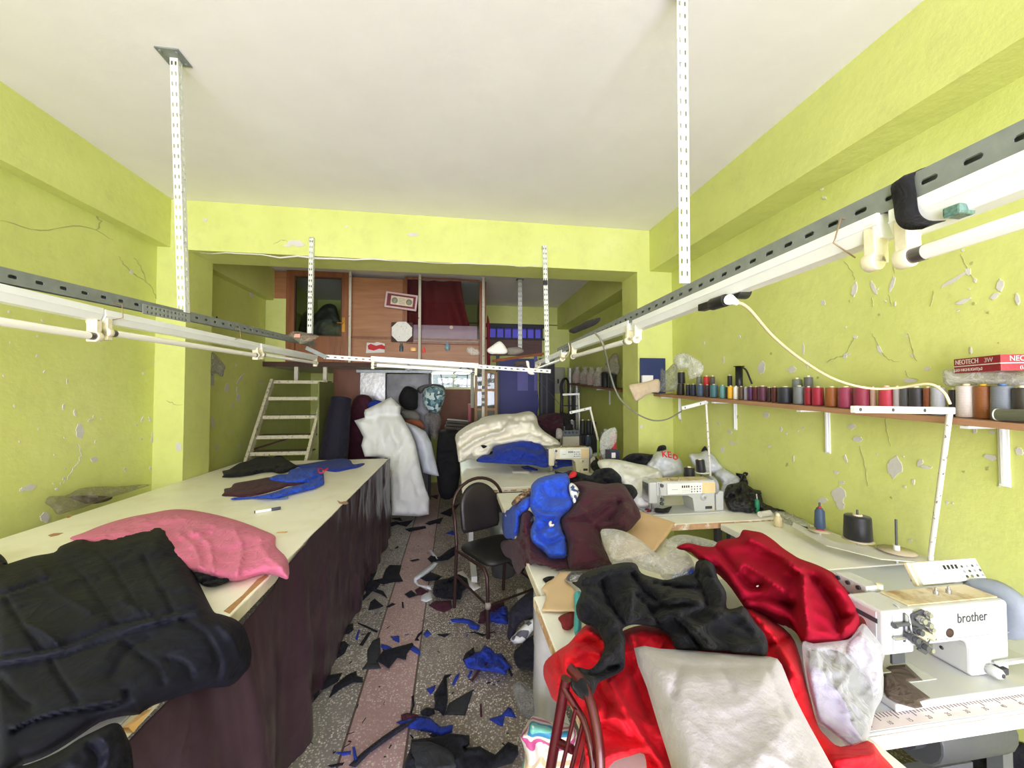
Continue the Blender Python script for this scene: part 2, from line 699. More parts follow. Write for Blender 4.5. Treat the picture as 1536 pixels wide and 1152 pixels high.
def ceiling_mat():
 m, nt, out, co = new_mat('ceiling plaster')
 p = nt.node('BsdfPrincipled')
 nt.link(nt.ramp(nt.noise(co, 1.5, 5, .6), [(.3, lin((232, 228, 232))), (.7, lin((240, 237, 241)))]), p.inputs['Base Color'])
 p.inputs['Roughness'].default_value = .8
 mp = nt.node('Mapping')
 mp.inputs['Scale'].default_value = (4.0, 6.0, 4.0)
 nt.link(co, mp.inputs[0])
 bp = nt.node('Bump')
 bp.inputs['Strength'].default_value = .16
 bp.inputs['Distance'].default_value = .012
 nt.link(nt.noise(mp.outputs[0], 1.4, 6, .55), bp.inputs['Height'])
 nt.link(bp.outputs[0], p.inputs['Normal'])
 nt.link(p.outputs[0], out.inputs[0])
 return m
def terrazzo_mat():
 m, nt, out, co = new_mat('terrazzo')
 p = nt.node('BsdfPrincipled')
 sep = nt.node('SeparateXYZ')
 nt.link(co, sep.inputs[0])
 x = sep.outputs[0]
 def band(lo, hi):
  a = nt.node('Math', operation='GREATER_THAN')
  a.inputs[1].default_value = lo
  nt.link(x, a.inputs[0])
  b = nt.node('Math', operation='LESS_THAN')
  b.inputs[1].default_value = hi
  nt.link(x, b.inputs[0])
  c = nt.node('Math', operation='MULTIPLY')
  nt.link(a.outputs[0], c.inputs[0])
  nt.link(b.outputs[0], c.inputs[1])
  return c.outputs[0]
 grime = nt.noise(co, 1.6, 5, .6)
 base = nt.ramp(grime, [(.3, lin((106, 98, 90))), (.7, lin((140, 130, 122)))])
 pink = nt.ramp(grime, [(.3, lin((150, 122, 120))), (.7, lin((176, 146, 144)))])
 grey = nt.ramp(grime, [(.3, lin((112, 108, 104))), (.7, lin((146, 142, 138)))])
 pm = band(-.475, -.205)
 col = nt.mix(pm, base, pink)
 col = nt.mix(band(-3, -.475), col, grey)
 v = nt.node('TexVoronoi')
 v.inputs['Scale'].default_value = 100
 v.inputs['Randomness'].default_value = 1
 nt.link(co, v.inputs['Vector'])
 sc_ = nt.node('SeparateColor')
 nt.link(v.outputs['Color'], sc_.inputs[0])
 chipc = nt.ramp(sc_.outputs[1], [(0, lin((214, 206, 194))), (.4, lin((186, 178, 168))), (.7, lin((160, 144, 120))), (.85, lin((232, 228, 222)))], 'CONSTANT')
 thr = nt.ramp(v.outputs['Distance'], [(.40, (1, 1, 1)), (.48, (0, 0, 0))])
 pick = nt.ramp(sc_.outputs[0], [(0, (0, 0, 0)), (.22, (1, 1, 1))], 'CONSTANT')
 msk = nt.mix(1., thr, pick, 'MULTIPLY')
 worn = nt.ramp(nt.noise(co, 2.3, 5, .6), [(.32, (.12, .12, .12)), (.5, (.9, .9, .9))])
 msk = nt.mix(1., msk, worn, 'MULTIPLY')
 soften = nt.mix(pm, (1, 1, 1, 1), (.55, .55, .55, 1))
 msk = nt.mix(1., msk, soften, 'MULTIPLY')
 col = nt.mix(msk, col, chipc)
 col = nt.mix(band(-.483, -.472), col, lin((86, 72, 66)))
 col = nt.mix(band(-.209, -.198), col, lin((86, 72, 66)))
 nt.link(col, p.inputs['Base Color'])
 p.inputs['Roughness'].default_value = .5
 p.inputs['Specular IOR Level'].default_value = .35
 nt.link(p.outputs[0], out.inputs[0])
 return m
M_LIME, M_CEIL, M_TERR = paint_mat(), ceiling_mat(), terrazzo_mat()
M_PLASTER = mat('bare plaster', (205, 202, 196), .85, var=.08, bump=.2, bscale=40)
M_CRACK = mat('crack', (166, 168, 112), .9, var=.1)
def chip_poly(u, v, w, h, rot=0, n=15, jag=.38):
 out = []
 for i in range(n):
  t = 2 * PI * i / n
  k = 1 - jag * rnd.random()
  x, y = w / 2 * k * math.cos(t), h / 2 * k * math.sin(t)
  c, s = math.cos(rot), math.sin(rot)
  out.append((u + x * c - y * s, v + x * s + y * c))
 return out
def add_chip(mb, poly, x=None, y=None, into=1, mat_=1, t=.0022):
 t = t * (.7 + rnd.random() * .9)
 if x is not None:
  pts = [at(u, v, x=x) for u, v in poly]
  p2 = [(p.y, p.z) for p in pts]
  mb.prism(p2, (x, 0, 0) if into > 0 else (x - t, 0, 0), (0, 1, 0), (0, 0, 1), t, mat_)
 else:
  pts = [at(u, v, y=y) for u, v in poly]
  mb.prism([(p.x, p.z) for p in pts], (0, y, 0), (1, 0, 0), (0, 0, 1), t, mat_)  # towards the shop front
def add_crack(mb, pts, x=None, y=None, w=1.6, into=1, mat_=2):
 pts = spline(pts, 5, False)
 L, R = [], []
 for i, p in enumerate(pts):
  d = pts[min(i + 1, len(pts) - 1)] - pts[max(i - 1, 0)]
  d = d / (np.hypot(*d) + 1e-9)
  n = np.array([-d[1], d[0]])
  k = w * (.35 + rnd.random() * .8) * math.sin(PI * (i + .5) / len(pts)) ** .5
  j = (rnd.random() - .5) * w * 1.6
  L.append(tuple(p + n * (k / 2 + j)))
  R.append(tuple(p + n * (-k / 2 + j)))
 add_chip(mb, L + R[::-1], x, y, into, mat_, .0016)
wl = MB().box(XL - .15, XL, Y0, Y1 + .15, 0, H)
for u, v, w, h, r in [(460, 1010, 52, 100, 0), (365, 870, 14, 42, .1), (430, 905, 16, 46, -.2), (520, 945, 38, 15, -.4), (893, 1035, 56, 130, .1), (903, 1120, 14, 70, .1),
      (820, 940, 15, 38, .5), (785, 975, 16, 12, 0), (862, 940, 14, 34, -.3), (755, 92, 20, 34, -.4), (20, 690, 14, 14, 0), (385, 720, 8, 40, 0)]:
 add_chip(wl, chip_poly(*Z2([(u, v)])[0], w * .26, h * .26, r), x=XL)
for u, v, w, h, r in [(470, 165, 40, 40, 0), (145, 306, 92, 40, -.25), (222, 455, 58, 60, 0), (625, 212, 18, 16, 0), (320, 260, 20, 12, -.5), (108, 320, 30, 20, .3)]:
 add_chip(wl, chip_poly(*Z3([(u, v)])[0], w * .3, h * .3, r), x=XL)
add_crack(wl, Z3([(388, 85), (405, 120), (400, 175), (370, 200), (345, 255), (300, 290)]), x=XL, w=2.4, mat_=1)
add_crack(wl, Z2([(680, 0), (720, 60), (790, 120), (860, 165), (900, 240), (955, 295)]), x=XL)
add_crack(wl, Z2([(770, 10), (815, 75), (840, 150)]), x=XL)
add_crack(wl, Z2([(970, 580), (962, 700), (958, 830)]), x=XL + .001)
add_crack(wl, [(0, 330), (60, 345), (120, 338), (170, 360)], x=XL)
add_crack(wl, [(140, 318), (150, 332), (146, 345)], x=XL, w=4)
for u, v, w, h, r in [(1450, 205, 30, 84, 0), (1305, 760, 30, 64, .1), (1372, 818, 30, 50, 0), (1365, 775, 10, 50, -.1), (1385, 705, 16, 80, .7), (1340, 860, 20, 26, 0),
      (1250, 1105, 20, 44, .2), (1360, 628, 14, 18, 0), (1505, 724, 16, 26, 0), (1225, 960, 24, 80, -.2), (1330, 1020, 18, 14, 0), (1380, 1100, 14, 24, 0)]:
 add_chip(wl, chip_poly(*Z2([(u, v)])[0], w * .26, h * .26, r), x=XL)
for k in range(30):
 u, v = rnd.uniform(5, 250), rnd.uniform(420, 740)
 add_chip(wl, chip_poly(u, v, rnd.uniform(2, 5), rnd.uniform(2, 6), rnd.random() * 3), x=XL)
structure(wl.build('wall_left', [M_LIME, M_PLASTER, M_CRACK], loc=(XL, 0, 0)))
wr = MB().box(XR, XR + .15, Y0, Y1 + .15, 0, H)
for u, v, w, h, r in [(25, 195, 46, 90, .1), (200, 205, 60, 34, 0), (565, 20, 30, 26, 0), (507, 130, 26, 40, .3), (705, 95, 26, 60, -.5), (980, 205, 50, 26, -.5),
      (880, 272, 100, 34, 0), (580, 608, 62, 40, 0), (545, 538, 50, 40, 0), (790, 770, 108, 150, 0), (940, 745, 30, 56, .5), (972, 770, 84, 24, .1),
      (470, 930, 100, 110, -.2), (478, 985, 60, 80, -.5), (380, 960, 60, 50, .2), (1350, 715, 90, 44, .2), (1510, 680, 60, 50, .3), (1255, 560, 22, 44, 0),
      (1355, 570, 40, 26, .4), (50, 470, 36, 36, 0), (455, 800, 36, 26, 0), (488, 860, 50, 22, 0), (510, 720, 16, 60, -.3), (900, 855, 20, 40, 0), (850, 885, 18, 18, 0),
      (265, 90, 14, 80, 0), (290, 180, 12, 60, 0), (1232, 100, 14, 50, 0), (210, 720, 8, 50, 0), (690, 697, 12, 12, 0)]:
 add_chip(wr, chip_poly(*B3([(u, v)])[0], w * .26, h * .26, r), x=XR, into=-1)
for u, v, w, h, r in [(560, 1050, 34, 100, .15), (672, 1045, 26, 100, -.4), (778, 1020, 26, 110, .3), (380, 1130, 30, 40, 0), (1130, 1000, 190, 26, -.55), (1215, 950, 40, 50, 0),
      (1255, 1000, 20, 30, 0), (1400, 1030, 50, 90, .3), (1370, 1090, 70, 30, -.6), (1190, 1120, 110, 26, -.4), (1500, 1110, 30, 80, -.2), (370, 475, 28, 20, 0), (385, 525, 34, 20, .3)]:
 add_chip(wr, chip_poly(*B4([(u, v)])[0], w * .26, h * .26, r), x=XR, into=-1)
for u, v, w, h, r in [(1262, 245, 52, 110, 0), (1480, 258, 60, 56, 0), (1295, 587, 50, 50, 0), (1030, 710, 40, 30, .4), (978, 838, 36, 62, 0), (1045, 790, 50, 26, .5), (1100, 25, 20, 30, 0),
      (985, 190, 14, 60, 0), (845, 70, 14, 30, 0), (680, 620, 10, 60, 0), (1400, 690, 18, 40, 0), (1440, 720, 14, 30, 0), (950, 650, 40, 14, .8)]:
 add_chip(wr, chip_poly(*B2([(u, v)])[0], w * .21, h * .21, r), x=XR, into=-1)
for k in range(70):
 u, v = rnd.uniform(1000, 1530), rnd.uniform(300, 820)
 if v < 470 - (u - 1000) * .25:
  continue
 add_chip(wr, chip_poly(u, v, rnd.uniform(2, 5), rnd.uniform(3, 8), rnd.random() * 3), x=XR, into=-1, mat_=1 if rnd.random() < .7 else 2)
for c in [[(400, 170), (450, 140), (500, 125), (540, 60), (560, 20)], [(660, 0), (690, 50), (720, 110), (760, 150), (820, 165)], [(870, 0), (890, 80), (920, 160)],
   [(855, 215), (870, 250), (930, 270)], [(740, 470), (745, 560), (770, 650)], [(590, 650), (620, 760), (640, 880)]]:
 add_crack(wr, B3(c), x=XR, into=-1, w=1.4)
for c in [[(500, 890), (550, 960), (560, 1000)], [(1170, 850), (1200, 910), (1240, 990)], [(660, 1100), (670, 1152)], [(760, 1080), (775, 1152)], [(1020, 1060), (1000, 1152)], [(785, 880), (790, 960)]]:
 add_crack(wr, B4(c), x=XR, into=-1, w=1.4)
structure(wr.build('wall_right', [M_LIME, M_PLASTER, M_CRACK], loc=(XR, 0, 0)))
wx0, wx1 = at(646, 560, y=Y1).x, at(714, 560, y=Y1).x
wz0, wz1 = at(680, 583, y=Y1).z, at(680, 551, y=Y1).z
tx0, tx1 = at(733, 495, y=Y1).x, at(813, 495, y=Y1).x
tz0, tz1 = at(770, 507, y=Y1).z, at(770, 492, y=Y1).z
wb = MB()
wb.box(XL, wx0, Y1, Y1 + .15, 0, H)
wb.box(wx0, wx1, Y1, Y1 + .15, 0, wz0)
wb.box(wx0, wx1, Y1, Y1 + .15, wz1, H)
wb.box(wx1, tx0, Y1, Y1 + .15, 0, H)
wb.box(tx0, tx1, Y1, Y1 + .15, 0, tz0)
wb.box(tx0, tx1, Y1, Y1 + .15, tz1, H)
wb.box(tx1, XR, Y1, Y1 + .15, 0, H)
structure(wb.build('wall_back', M_LIME, loc=(0, Y1, 0)))
wf = MB().box(XL, XL + .12, Y0 - .15, Y0, 0, H).box(XR - .12, XR, Y0 - .15, Y0, 0, H).box(XL + .12, XR - .12, Y0 - .15, Y0, 2.95, H).box(XL + .12, XR - .12, Y0 - .15, Y0, 0, .12)
structure(wf.build('wall_front', M_LIME, loc=(0, Y0, 0)))
structure(MB().box(XL - .15, XR + .15, Y0 - .15, Y1 + .15, -.1, 0).build('floor', M_TERR, loc=(0, 0, 0)))
structure(MB().box(XL - .15, XR + .15, Y0 - .15, Y1 + .15, H, H + .12).build('ceiling', M_CEIL, loc=(0, 0, H)))
structure(MB().box(XL, -2.305, Y0, Y1, 2.75, H).build('trim_1', M_LIME, loc=(XL, 0, 2.75)))
b2 = MB().box(1.88, XR, Y0, Y1, 2.745, H)
structure(b2.build('trim_2', M_LIME, loc=(XR, 0, 2.745)))
b3 = MB().box(-2.18, 1.75, YB0, YB1, 2.735, H - .001)
for u, v, w, h in [(445, 365, 30, 12), (432, 368, 14, 6), (308, 330, 8, 6), (620, 352, 22, 6), (520, 340, 5, 4)]:
 add_chip(b3, chip_poly(u, v, w, h), y=YB0)
add_crack(b3, [(410, 366), (425, 360), (440, 368)], y=YB0, w=1.2)
add_crack(b3, [(300, 378), (420, 385), (560, 390), (700, 395), (820, 400)], y=YB0, w=2.6, mat_=1)
structure(b3.build('trim_3', [M_LIME, M_PLASTER, M_CRACK], loc=(0, YB0, 2.735)))
p4 = MB().box(XL, -2.18, YB0, YB1, 0, H - .002)
add_chip(p4, chip_poly(*Z2([(1030, 1100)])[0], 11, 16), y=YB0)
add_crack(p4, Z2([(960, 830), (1000, 850), (1050, 860)]), y=YB0)
add_crack(p4, [(250, 310), (245, 322), (252, 330)], y=YB0)
structure(p4.build('trim_4', [M_LIME, M_PLASTER, M_CRACK], loc=(-2.29, YB0, 0)))
p5 = MB().box(1.75, XR, YB0, YB1, 0, H - .002)
for u, v, w, h in [(972, 690, 10, 5), (962, 640, 5, 8), (975, 700, 4, 4), (968, 725, 5, 5)]:
 add_chip(p5, chip_poly(u, v, w, h), y=YB0)
structure(p5.build('trim_5', [M_LIME, M_PLASTER, M_CRACK], loc=(1.93, YB0, 0)))
w = bpy.data.worlds.new('World')
SC.world = w
w.use_nodes = True
bg = w.node_tree.nodes['Background']
bg.inputs[0].default_value = (.86, .93, 1, 1)
bg.inputs[1].default_value = .8
la = bpy.data.lights.new('shop_front_daylight', 'AREA')
la.shape = 'RECTANGLE'
la.size, la.size_y = 4.2, 2.4
la.energy = 375
la.color = (.945, .925, 1.09)
lo = bpy.data.objects.new('shop_front_daylight', la)
COL.objects.link(lo)
lo.location = (-.15, Y0 + .45, 1.35)
lo.rotation_euler = (PI / 2 + .26, 0, 0)
cd = bpy.data.cameras.new('camera')
cd.sensor_width = 36
cd.lens = F / 1536 * 36
cd.clip_start = .02
cam = bpy.data.objects.new('camera', cd)
COL.objects.link(cam)
Rm = Matrix((Vector(RT), Vector(UP), -Vector(FW))).transposed()
cam.matrix_world = Matrix.Translation(Vector(EYE)) @ Rm.to_4x4()
SC.camera = cam
SC.view_settings.view_transform = 'Standard'
SC.view_settings.look = 'None'
SC.view_settings.gamma = 1
SC.view_settings.use_curve_mapping = False
SC.view_settings.exposure = .18
SC.cycles.use_denoising = True
SC.cycles.max_bounces = 10
SC.cycles.diffuse_bounces = 6
SC.cycles.transparent_max_bounces = 16
SC.cycles.sample_clamp_indirect = 6
SC.cycles.caustics_reflective = False
SC.cycles.caustics_refractive = False
# ================================================================== HANGING LIGHT RAILS
M_GALV = mat('galvanised steel', (160, 166, 164), .42, .3, var=.1, vscale=30, bump=.05, bscale=200)
M_GALVD = mat('dull zinc', (128, 134, 131), .5, .15, var=.12, vscale=25, bump=.05, bscale=200)
M_WPOST = mat('white painted angle', (214, 216, 212), .5, 0., var=.08, vscale=40, dirt=(120, 118, 110), dscale=60, dlo=.6, dhi=.72)
M_LAMPW = mat('lamp body white', (236, 238, 240), .35, var=.04, bump=.02, coat=.2)
M_TUBE = mat('fluorescent glass', (246, 244, 238), .25, var=.02, bump=0, coat=.4)
M_HOLD = mat('aged plastic', (226, 218, 192), .45, var=.1, vscale=40, dirt=(140, 110, 90), dscale=50, dlo=.62, dhi=.75)
M_CAP = mat('aluminium cap', (120, 116, 118), .3, .8, var=.1)
M_BLACKP = mat('black plastic', (28, 28, 30), .4, var=.1, bump=.03)
M_RUSTW = mat('tie wire', (150, 126, 92), .5, .5)
def slot_plate(mb, p0, p1, w, wdir, t=.0025, slot=.028, gap=.03, sh=.011, off=0., start=.02, mat_=0, lines=1):
 p0, p1 = Vector(p0), Vector(p1)
 d = p1 - p0
 L = d.length
 d.normalize()
 wd = Vector(wdir)
 wd = (wd - d * wd.dot(d)).normalized()
 n = d.cross(wd).normalized()
 M = Matrix((d, wd, n)).transposed().to_4x4()
 M.translation = p0
 edges = [-w / 2]
 rows = []
 for k in range(lines):
  c = off + (k - (lines - 1) / 2) * (w / lines)
  rows.append(c)
  edges += [c - sh / 2, c + sh / 2]
 edges.append(w / 2)
 for k in range(0, len(edges), 2):
  mb.box(0, L, edges[k], edges[k + 1], -t / 2, t / 2, mat_, M)
 for c in rows:
  x = start
  last = 0
  while x + slot < L - .01:
   mb.box(last, x, c - sh / 2, c + sh / 2, -t / 2, t / 2, mat_, M)
   q = sh * .3
   for sx, sy in ((0, -1), (0, 1), (1, -1), (1, 1)):
    cx = x if sx == 0 else x + slot
    cy = c + sy * sh / 2
    dx = q if sx == 0 else -q
    a, b, e = (cx, cy), (cx + dx, cy), (cx, cy - sy * q)
    vs = [M @ Vector((p[0], p[1], z)) for z in (-t / 2, t / 2) for p in (a, b, e)]
    mb.add(vs, [(0, 1, 2), (5, 4, 3), (0, 3, 4, 1), (1, 4, 5, 2), (2, 5, 3, 0)], mat_)
   last = x + slot
   x += slot + gap
  mb.box(last, L, c - sh / 2, c + sh / 2, -t / 2, t / 2, mat_, M)
 return mb
def post(root, p_top, p_bot, w=.04, m=None, plate=True, name='hanger_post', xdir=(1, 0, 0), sl=.02, gp=.028, lab=None):
 mb = MB()
 p_top, p_bot = Vector(p_top), Vector(p_bot)
 xd = Vector(xdir).normalized()
 yd = Vector((0, 0, 1)).cross(xd)
 slot_plate(mb, p_top, p_bot, w, xd, slot=sl, gap=gp, sh=.008, lines=2)
 slot_plate(mb, p_top + xd * (w / 2) + yd * (w / 2), p_bot + xd * (w / 2) + yd * (w / 2), w, yd, slot=sl, gap=gp, sh=.008)
 o = mb.build(name, m or M_WPOST, root)
 if plate:
  pb = MB().box(p_top.x - .05, p_top.x + .05, p_top.y - .05, p_top.y + .05, p_top.z - .006, p_top.z)
  for sx in (-1, 1):
   for sy in (-1, 1):
    pb.cyl((p_top.x + sx * .034, p_top.y + sy * .034, p_top.z - .012), (p_top.x + sx * .034, p_top.y + sy * .034, p_top.z - .006), .007, n=8)
  pb.build('ceiling_plate', M_GALVD, o)
 if lab:
  o['label'] = lab
 return o
RLX = -1.31
a0, a1 = at(-60, 398, x=RLX), at(472, 516, x=RLX)
a0 = a1 + (a0 - a1) * ((a1.y + .5) / (a1.y - a0.y))
rail_l = thing('slotted_rail', 'long grey slotted steel rail hung over the white cutting table', 'rail', a0.lerp(a1, .5), 'slotted rails of the hanging light frame')
zu = Vector((0, 0, 1))
mb = MB()
mid = at(278, 466, x=RLX)
slot_plate(mb, a0 - zu * .0, a1, .046, zu, slot=.026, gap=.05, sh=.011)
slot_plate(mb, a0 + Vector((-.022, 0, .022)), a1 + Vector((-.022, 0, .022)), .042, (1, 0, 0), slot=.026, gap=.05, sh=.011)
mb.bar(a0 + Vector((-.03, 0, -.002)), a1 + Vector((-.03, 0, -.002)), .002, .04)
mb.build('rail_angle', M_GALVD, rail_l)
mb = MB()
slot_plate(mb, at(214, 463, x=RLX + .004), at(285, 478, x=RLX + .004), .043, zu, slot=.012, gap=.012, sh=.011, lines=2)
mb.build('splice_plate', M_GALV, rail_l)['label'] = 'short lighter joining plate with close-set holes'
post(rail_l, (-1.325, at(262, 85, z=H).y, H), at(272, 468, x=RLX - .01) - Vector((0, 0, .0)), .033)
pb = at(464, 500, y=YB0 - .03)
post(rail_l, at(467, 357, y=YB0 - .03), pb, .034, plate=False)
MB().box(pb.x - .02, pb.x + .02, YB0 - .012, YB0 - .0005, at(467, 357, y=YB0).z - .03, at(467, 357, y=YB0).z + .0).build('wall_bracket', M_GALVD, rail_l)
RRX = .85
c0, c1 = at(1600, 174, x=RRX), at(836, 527, x=RRX)
c0 = c1 + (c0 - c1) * ((c1.y + .6) / (c1.y - c0.y))
rail_r = thing('slotted_rail', 'long grey slotted steel rail with a power cable plugged in below it', 'rail', c0.lerp(c1, .5), 'slotted rails of the hanging light frame')
mb = MB()
slot_plate(mb, c0, c1, .05, zu, slot=.026, gap=.034, sh=.0105)
slot_plate(mb, c0 + Vector((.024, 0, .024)), c1 + Vector((.024, 0, .024)), .046, (1, 0, 0), slot=.026, gap=.034, sh=.0105)
mb.bar(c0 + Vector((.032, 0, -.003)), c1 + Vector((.032, 0, -.003)), .002, .042)
mb.build('rail_angle', M_GALVD, rail_r)
post(rail_r, (.872, at(1040, -30, z=H).y + .02, H), at(1027, 425, x=RRX + .03), .045)
q0, q1 = at(817, 368, y=YB0 - .03), at(821, 545, y=YB0 - .03)
o = post(rail_r, q0, q1, .04, plate=False)
bx = at(818, 424, y=YB0 - .055)
MB().box(bx.x - .018, bx.x + .018, bx.y - .01, bx.y + .01, bx.z - .02, bx.z + .02).build('clamp', M_BLACKP, o)
MB().box(q0.x - .02, q0.x + .02, YB0 - .012, YB0 - .0005, q0.z - .03, q0.z).build('wall_bracket', M_GALVD, rail_r)
e0, e1 = at(486, 535, y=3.3), at(826, 557, y=3.38)
rail_c = thing('slotted_rail', 'whitish slotted rail crossing the room below the wooden loft front', 'rail', e0.lerp(e1, .5), 'slotted rails of the hanging light frame')
mb = MB()
slot_plate(mb, e0, e1, .034, zu, slot=.022, gap=.032, sh=.009)
slot_plate(mb, e0 + Vector((0, .018, .016)), e1 + Vector((0, .018, .016)), .036, (0, 1, 0), slot=.022, gap=.032, sh=.009)
mb.build('rail_angle', M_WPOST, rail_c)
mb = MB().bar(at(460, 522, y=3.3), at(490, 536, y=3.3), .03, .03)
mb.build('corner_bracket', M_GALVD, rail_c)
pt = at(780, 419, z=H)
pk = thing('plank_hanger', 'thin white slotted post hanging from the grey rear ceiling with a plank', 'post', pt)
post(pk, pt, at(780, 524, y=pt.y), .055, sl=.028, gp=.04)
g0, g1 = at(742, 541, y=5.1), at(812, 531, y=5.5)
MB().bar(g0, g1, .12, .035).build('plank', wood('reddish plank', (150, 90, 60), (176, 110, 76), 'X'), pk)
def batten(label, p0, p1, tube=True, side=1, w=.055, h=.05, holder=(True, True), cat='fluorescent light', grp='fluorescent battens on the rails', flat_=False, drop=.075, near=False):
 p0, p1 = Vector(p0), Vector(p1)
 if near:
  p0 = p1 + (p0 - p1).normalized() * 1.22
 p0 -= zu * .007
 p1 -= zu * .005
 r = thing('fluorescent_light', label, cat, p0.lerp(p1, .5), grp)
 d = (p1 - p0).normalized()
 s = d.cross(zu).normalized() * side
 up = s.cross(d).normalized()
 if up.z < 0:
  up = -up
 mb = MB()
 prof = [(-w / 2, h / 2), (-w / 2, 0), (-w * .32, -h / 2), (w * .32, -h / 2), (w / 2, 0), (w / 2, h / 2)]
 vs = [p0 + s * a + up * b for a, b in prof] + [p1 + s * a + up * b for a, b in prof]
 n = len(prof)
 mb.add(vs, [(i, (i + 1) % n, n + (i + 1) % n, n + i) for i in range(n)] + [tuple(range(n - 1, -1, -1)), tuple(range(n, 2 * n))])
 mb.bar(p0 + s * (w / 2 + .001) + up * .002, p1 + s * (w / 2 + .001) + up * .002, .003, .004, up=up)
 mb.build('lamp_body', M_LAMPW, r, bevel=.003)
 off = s * (w * .35) - up * drop
 for k, (p, e) in enumerate(((p0, d), (p1, -d))):
  if holder[k]:
   hb = MB()
   c = p + e * .018
   hb.box(-.011, .011, -.017, .017, -.03, .052, 0, frame_at(c + off * .62, d, s))
   hb.cyl(c + off - d * .011, c + off + d * .011, .019, n=14)
   hb.cyl(c + off * .35 - d * .009, c + off * .35 + d * .009, .017, n=12)
   hb.build('lamp_holder', M_HOLD, r, bevel=.002)
 if tube:
  tb = MB().cyl(p0 + d * .045 + off, p1 - d * .045 + off, .0135, n=16)
  to = tb.build('tube', M_TUBE, r)
  cb = MB().cyl(p0 + d * .028 + off, p0 + d * .05 + off, .0142, n=16).cyl(p1 - d * .05 + off, p1 - d * .028 + off, .0142, n=16)
  cb.build('end_cap', M_CAP, to)
 return r
LBX = RLX - .024
batten('nearest white fluorescent batten under the rail above the cutting table', at(-80, 420, x=LBX), at(143, 470, x=LBX), side=1, drop=.085, near=True)
batten('second white fluorescent batten along the rail above the cutting table', at(146, 471, x=LBX), at(383, 519, x=LBX), side=1, drop=.06)
batten('third and farthest batten on the rail above the cutting table', at(386, 519, x=LBX), at(472, 536, x=LBX), side=1, drop=.05)
mb = MB()
for u, v in ((183, 461), (360, 497)):
 p = at(u, v, x=RLX + .03)
 mb.tube([p + Vector((-.05, 0, .02)), p + Vector((.0, 0, .012)), p + Vector((.004, 0, -.04)), p + Vector((-.03, 0, -.05))], .0018, 6)
mb.build('tie_wire', M_RUSTW, rail_l)
RBX = .872
batten('nearest batten with unlit tube under the cable rail, beside the black cloth tie', at(1640, 216, x=RBX), at(1352, 334, x=RBX), side=-1, w=.06, h=.055, holder=(True, True), drop=.075, near=True)
rb2 = batten('long empty batten without tube under the cable rail', at(1335, 333, x=RBX), at(957, 487, x=RBX), tube=False, side=-1, w=.06, h=.05, drop=.07)
batten('third batten with a lowered tube on the cable rail', at(950, 486, x=RBX), at(862, 519, x=RBX), side=-1, drop=.075)
batten('farthest short batten with thin tube on the cable rail', at(847, 527, x=RBX), at(806, 545, x=RBX), side=-1, w=.05, h=.04, drop=.055)
p = at(1264, 328, x=RRX - .006)
MB().tube([p + Vector((.02, 0, .0)), p + Vector((-.005, 0, 0)), p + Vector((-.02, .0, -.045)), p + Vector((-.025, 0, -.055)), p + Vector((.03, 0, -.085))], .0016, 6).build('tie_wire', M_RUSTW, rail_r)
batten('white batten with tube slung under the rail crossing the room', at(557, 537, y=3.3), at(717, 548, y=3.33), side=1, w=.05, h=.04, drop=.05)
M_BLKF = fabric('black cloth', (24, 24, 27), .8, .03)
p = at(1350, 285, x=RRX - .012)
tb = MB()
strip = [at(1352, 268, x=RRX - .008) + Vector((.05, 0, .02)), at(1352, 268, x=RRX - .008), at(1354, 300, x=RRX - .012), at(1358, 326, x=RRX - .03), at(1372, 338, x=RRX - .045), at(1397, 338, x=RRX - .05)]
strip = curve3(strip, 4)
wd = Vector((0, .02, .0))
vs = []
for i, q in enumerate(strip):
 for k in range(5):
  f = (k / 4 - .5) * 2
  vs.append(q + wd * f * (1 - .2 * i / len(strip)) + Vector((-.004 * math.cos(f * 9), 0, 0)))
 for k in range(5):
  f = (.5 - k / 4) * 2
  vs.append(q + wd * f * (1 - .2 * i / len(strip)) + Vector((.006, 0, .002)))
n = len(strip)
fs = [(i * 10 + k, i * 10 + (k + 1) % 10, (i + 1) * 10 + (k + 1) % 10, (i + 1) * 10 + k) for i in range(n - 1) for k in range(10)]
tb.add(vs, fs + [tuple(range(10)), tuple(range(n * 10 - 1, n * 10 - 11, -1))], 0, True)
tag(tb.build('cloth_tie', M_BLKF), 'black cloth strip tied over the steel rail beside the lamp holder', 'cloth strip')
q = at(1446, 315, x=RBX - .01)
mb = MB()
mb.box(q.x - .028, q.x + .006, q.y - .012, q.y + .012, q.z - .012, q.z + .006)
tag(mb.build('tape', mat('greenish tape', (86, 120, 112), .2, var=.5, vscale=120, coat=.5), bevel=.003), 'greenish tape wrapped round the nearest lamp tube', 'tape')
M_CABLE = mat('cream cable', (224, 208, 170), .5, var=.05, bump=.02)
pl = at(1075, 455, x=RRX - .01)
tr = thing('power_cable', 'thick cream power cable looping from the rail plug to the thread stand', 'cable', at(1250, 575, x=1.6))
pts = [at(1098, 452, x=RRX), at(1122, 462, x=.95), at(1160, 505, x=1.15), at(1203, 540, x=1.4), at(1250, 568, x=1.62), at(1300, 582, x=1.75), at(1345, 582, x=1.82), at(1392, 576, x=1.84), at(1415, 588, x=1.86), at(1425, 606, x=1.88)]
MB().tube(curve3(pts, 6), .0052, 8).build('cord', M_CABLE, tr)
pl = at(1100, 452, x=RRX)
d = (Vector(pts[1]) - pl).normalized()
MB().cyl(pl - d * .03, pl + d * .02, .016, .010, n=12).build('plug', M_LAMPW, tr)
mb = MB()
a = at(1052, 462, x=RRX - .005)
b = at(1090, 450, x=RRX - .005)
mb.cyl(a.lerp(b, .45), b, .02, n=14)
mb.bar(a, a.lerp(b, .5), .028, .024)
c = at(1112, 438, x=RRX + .03)
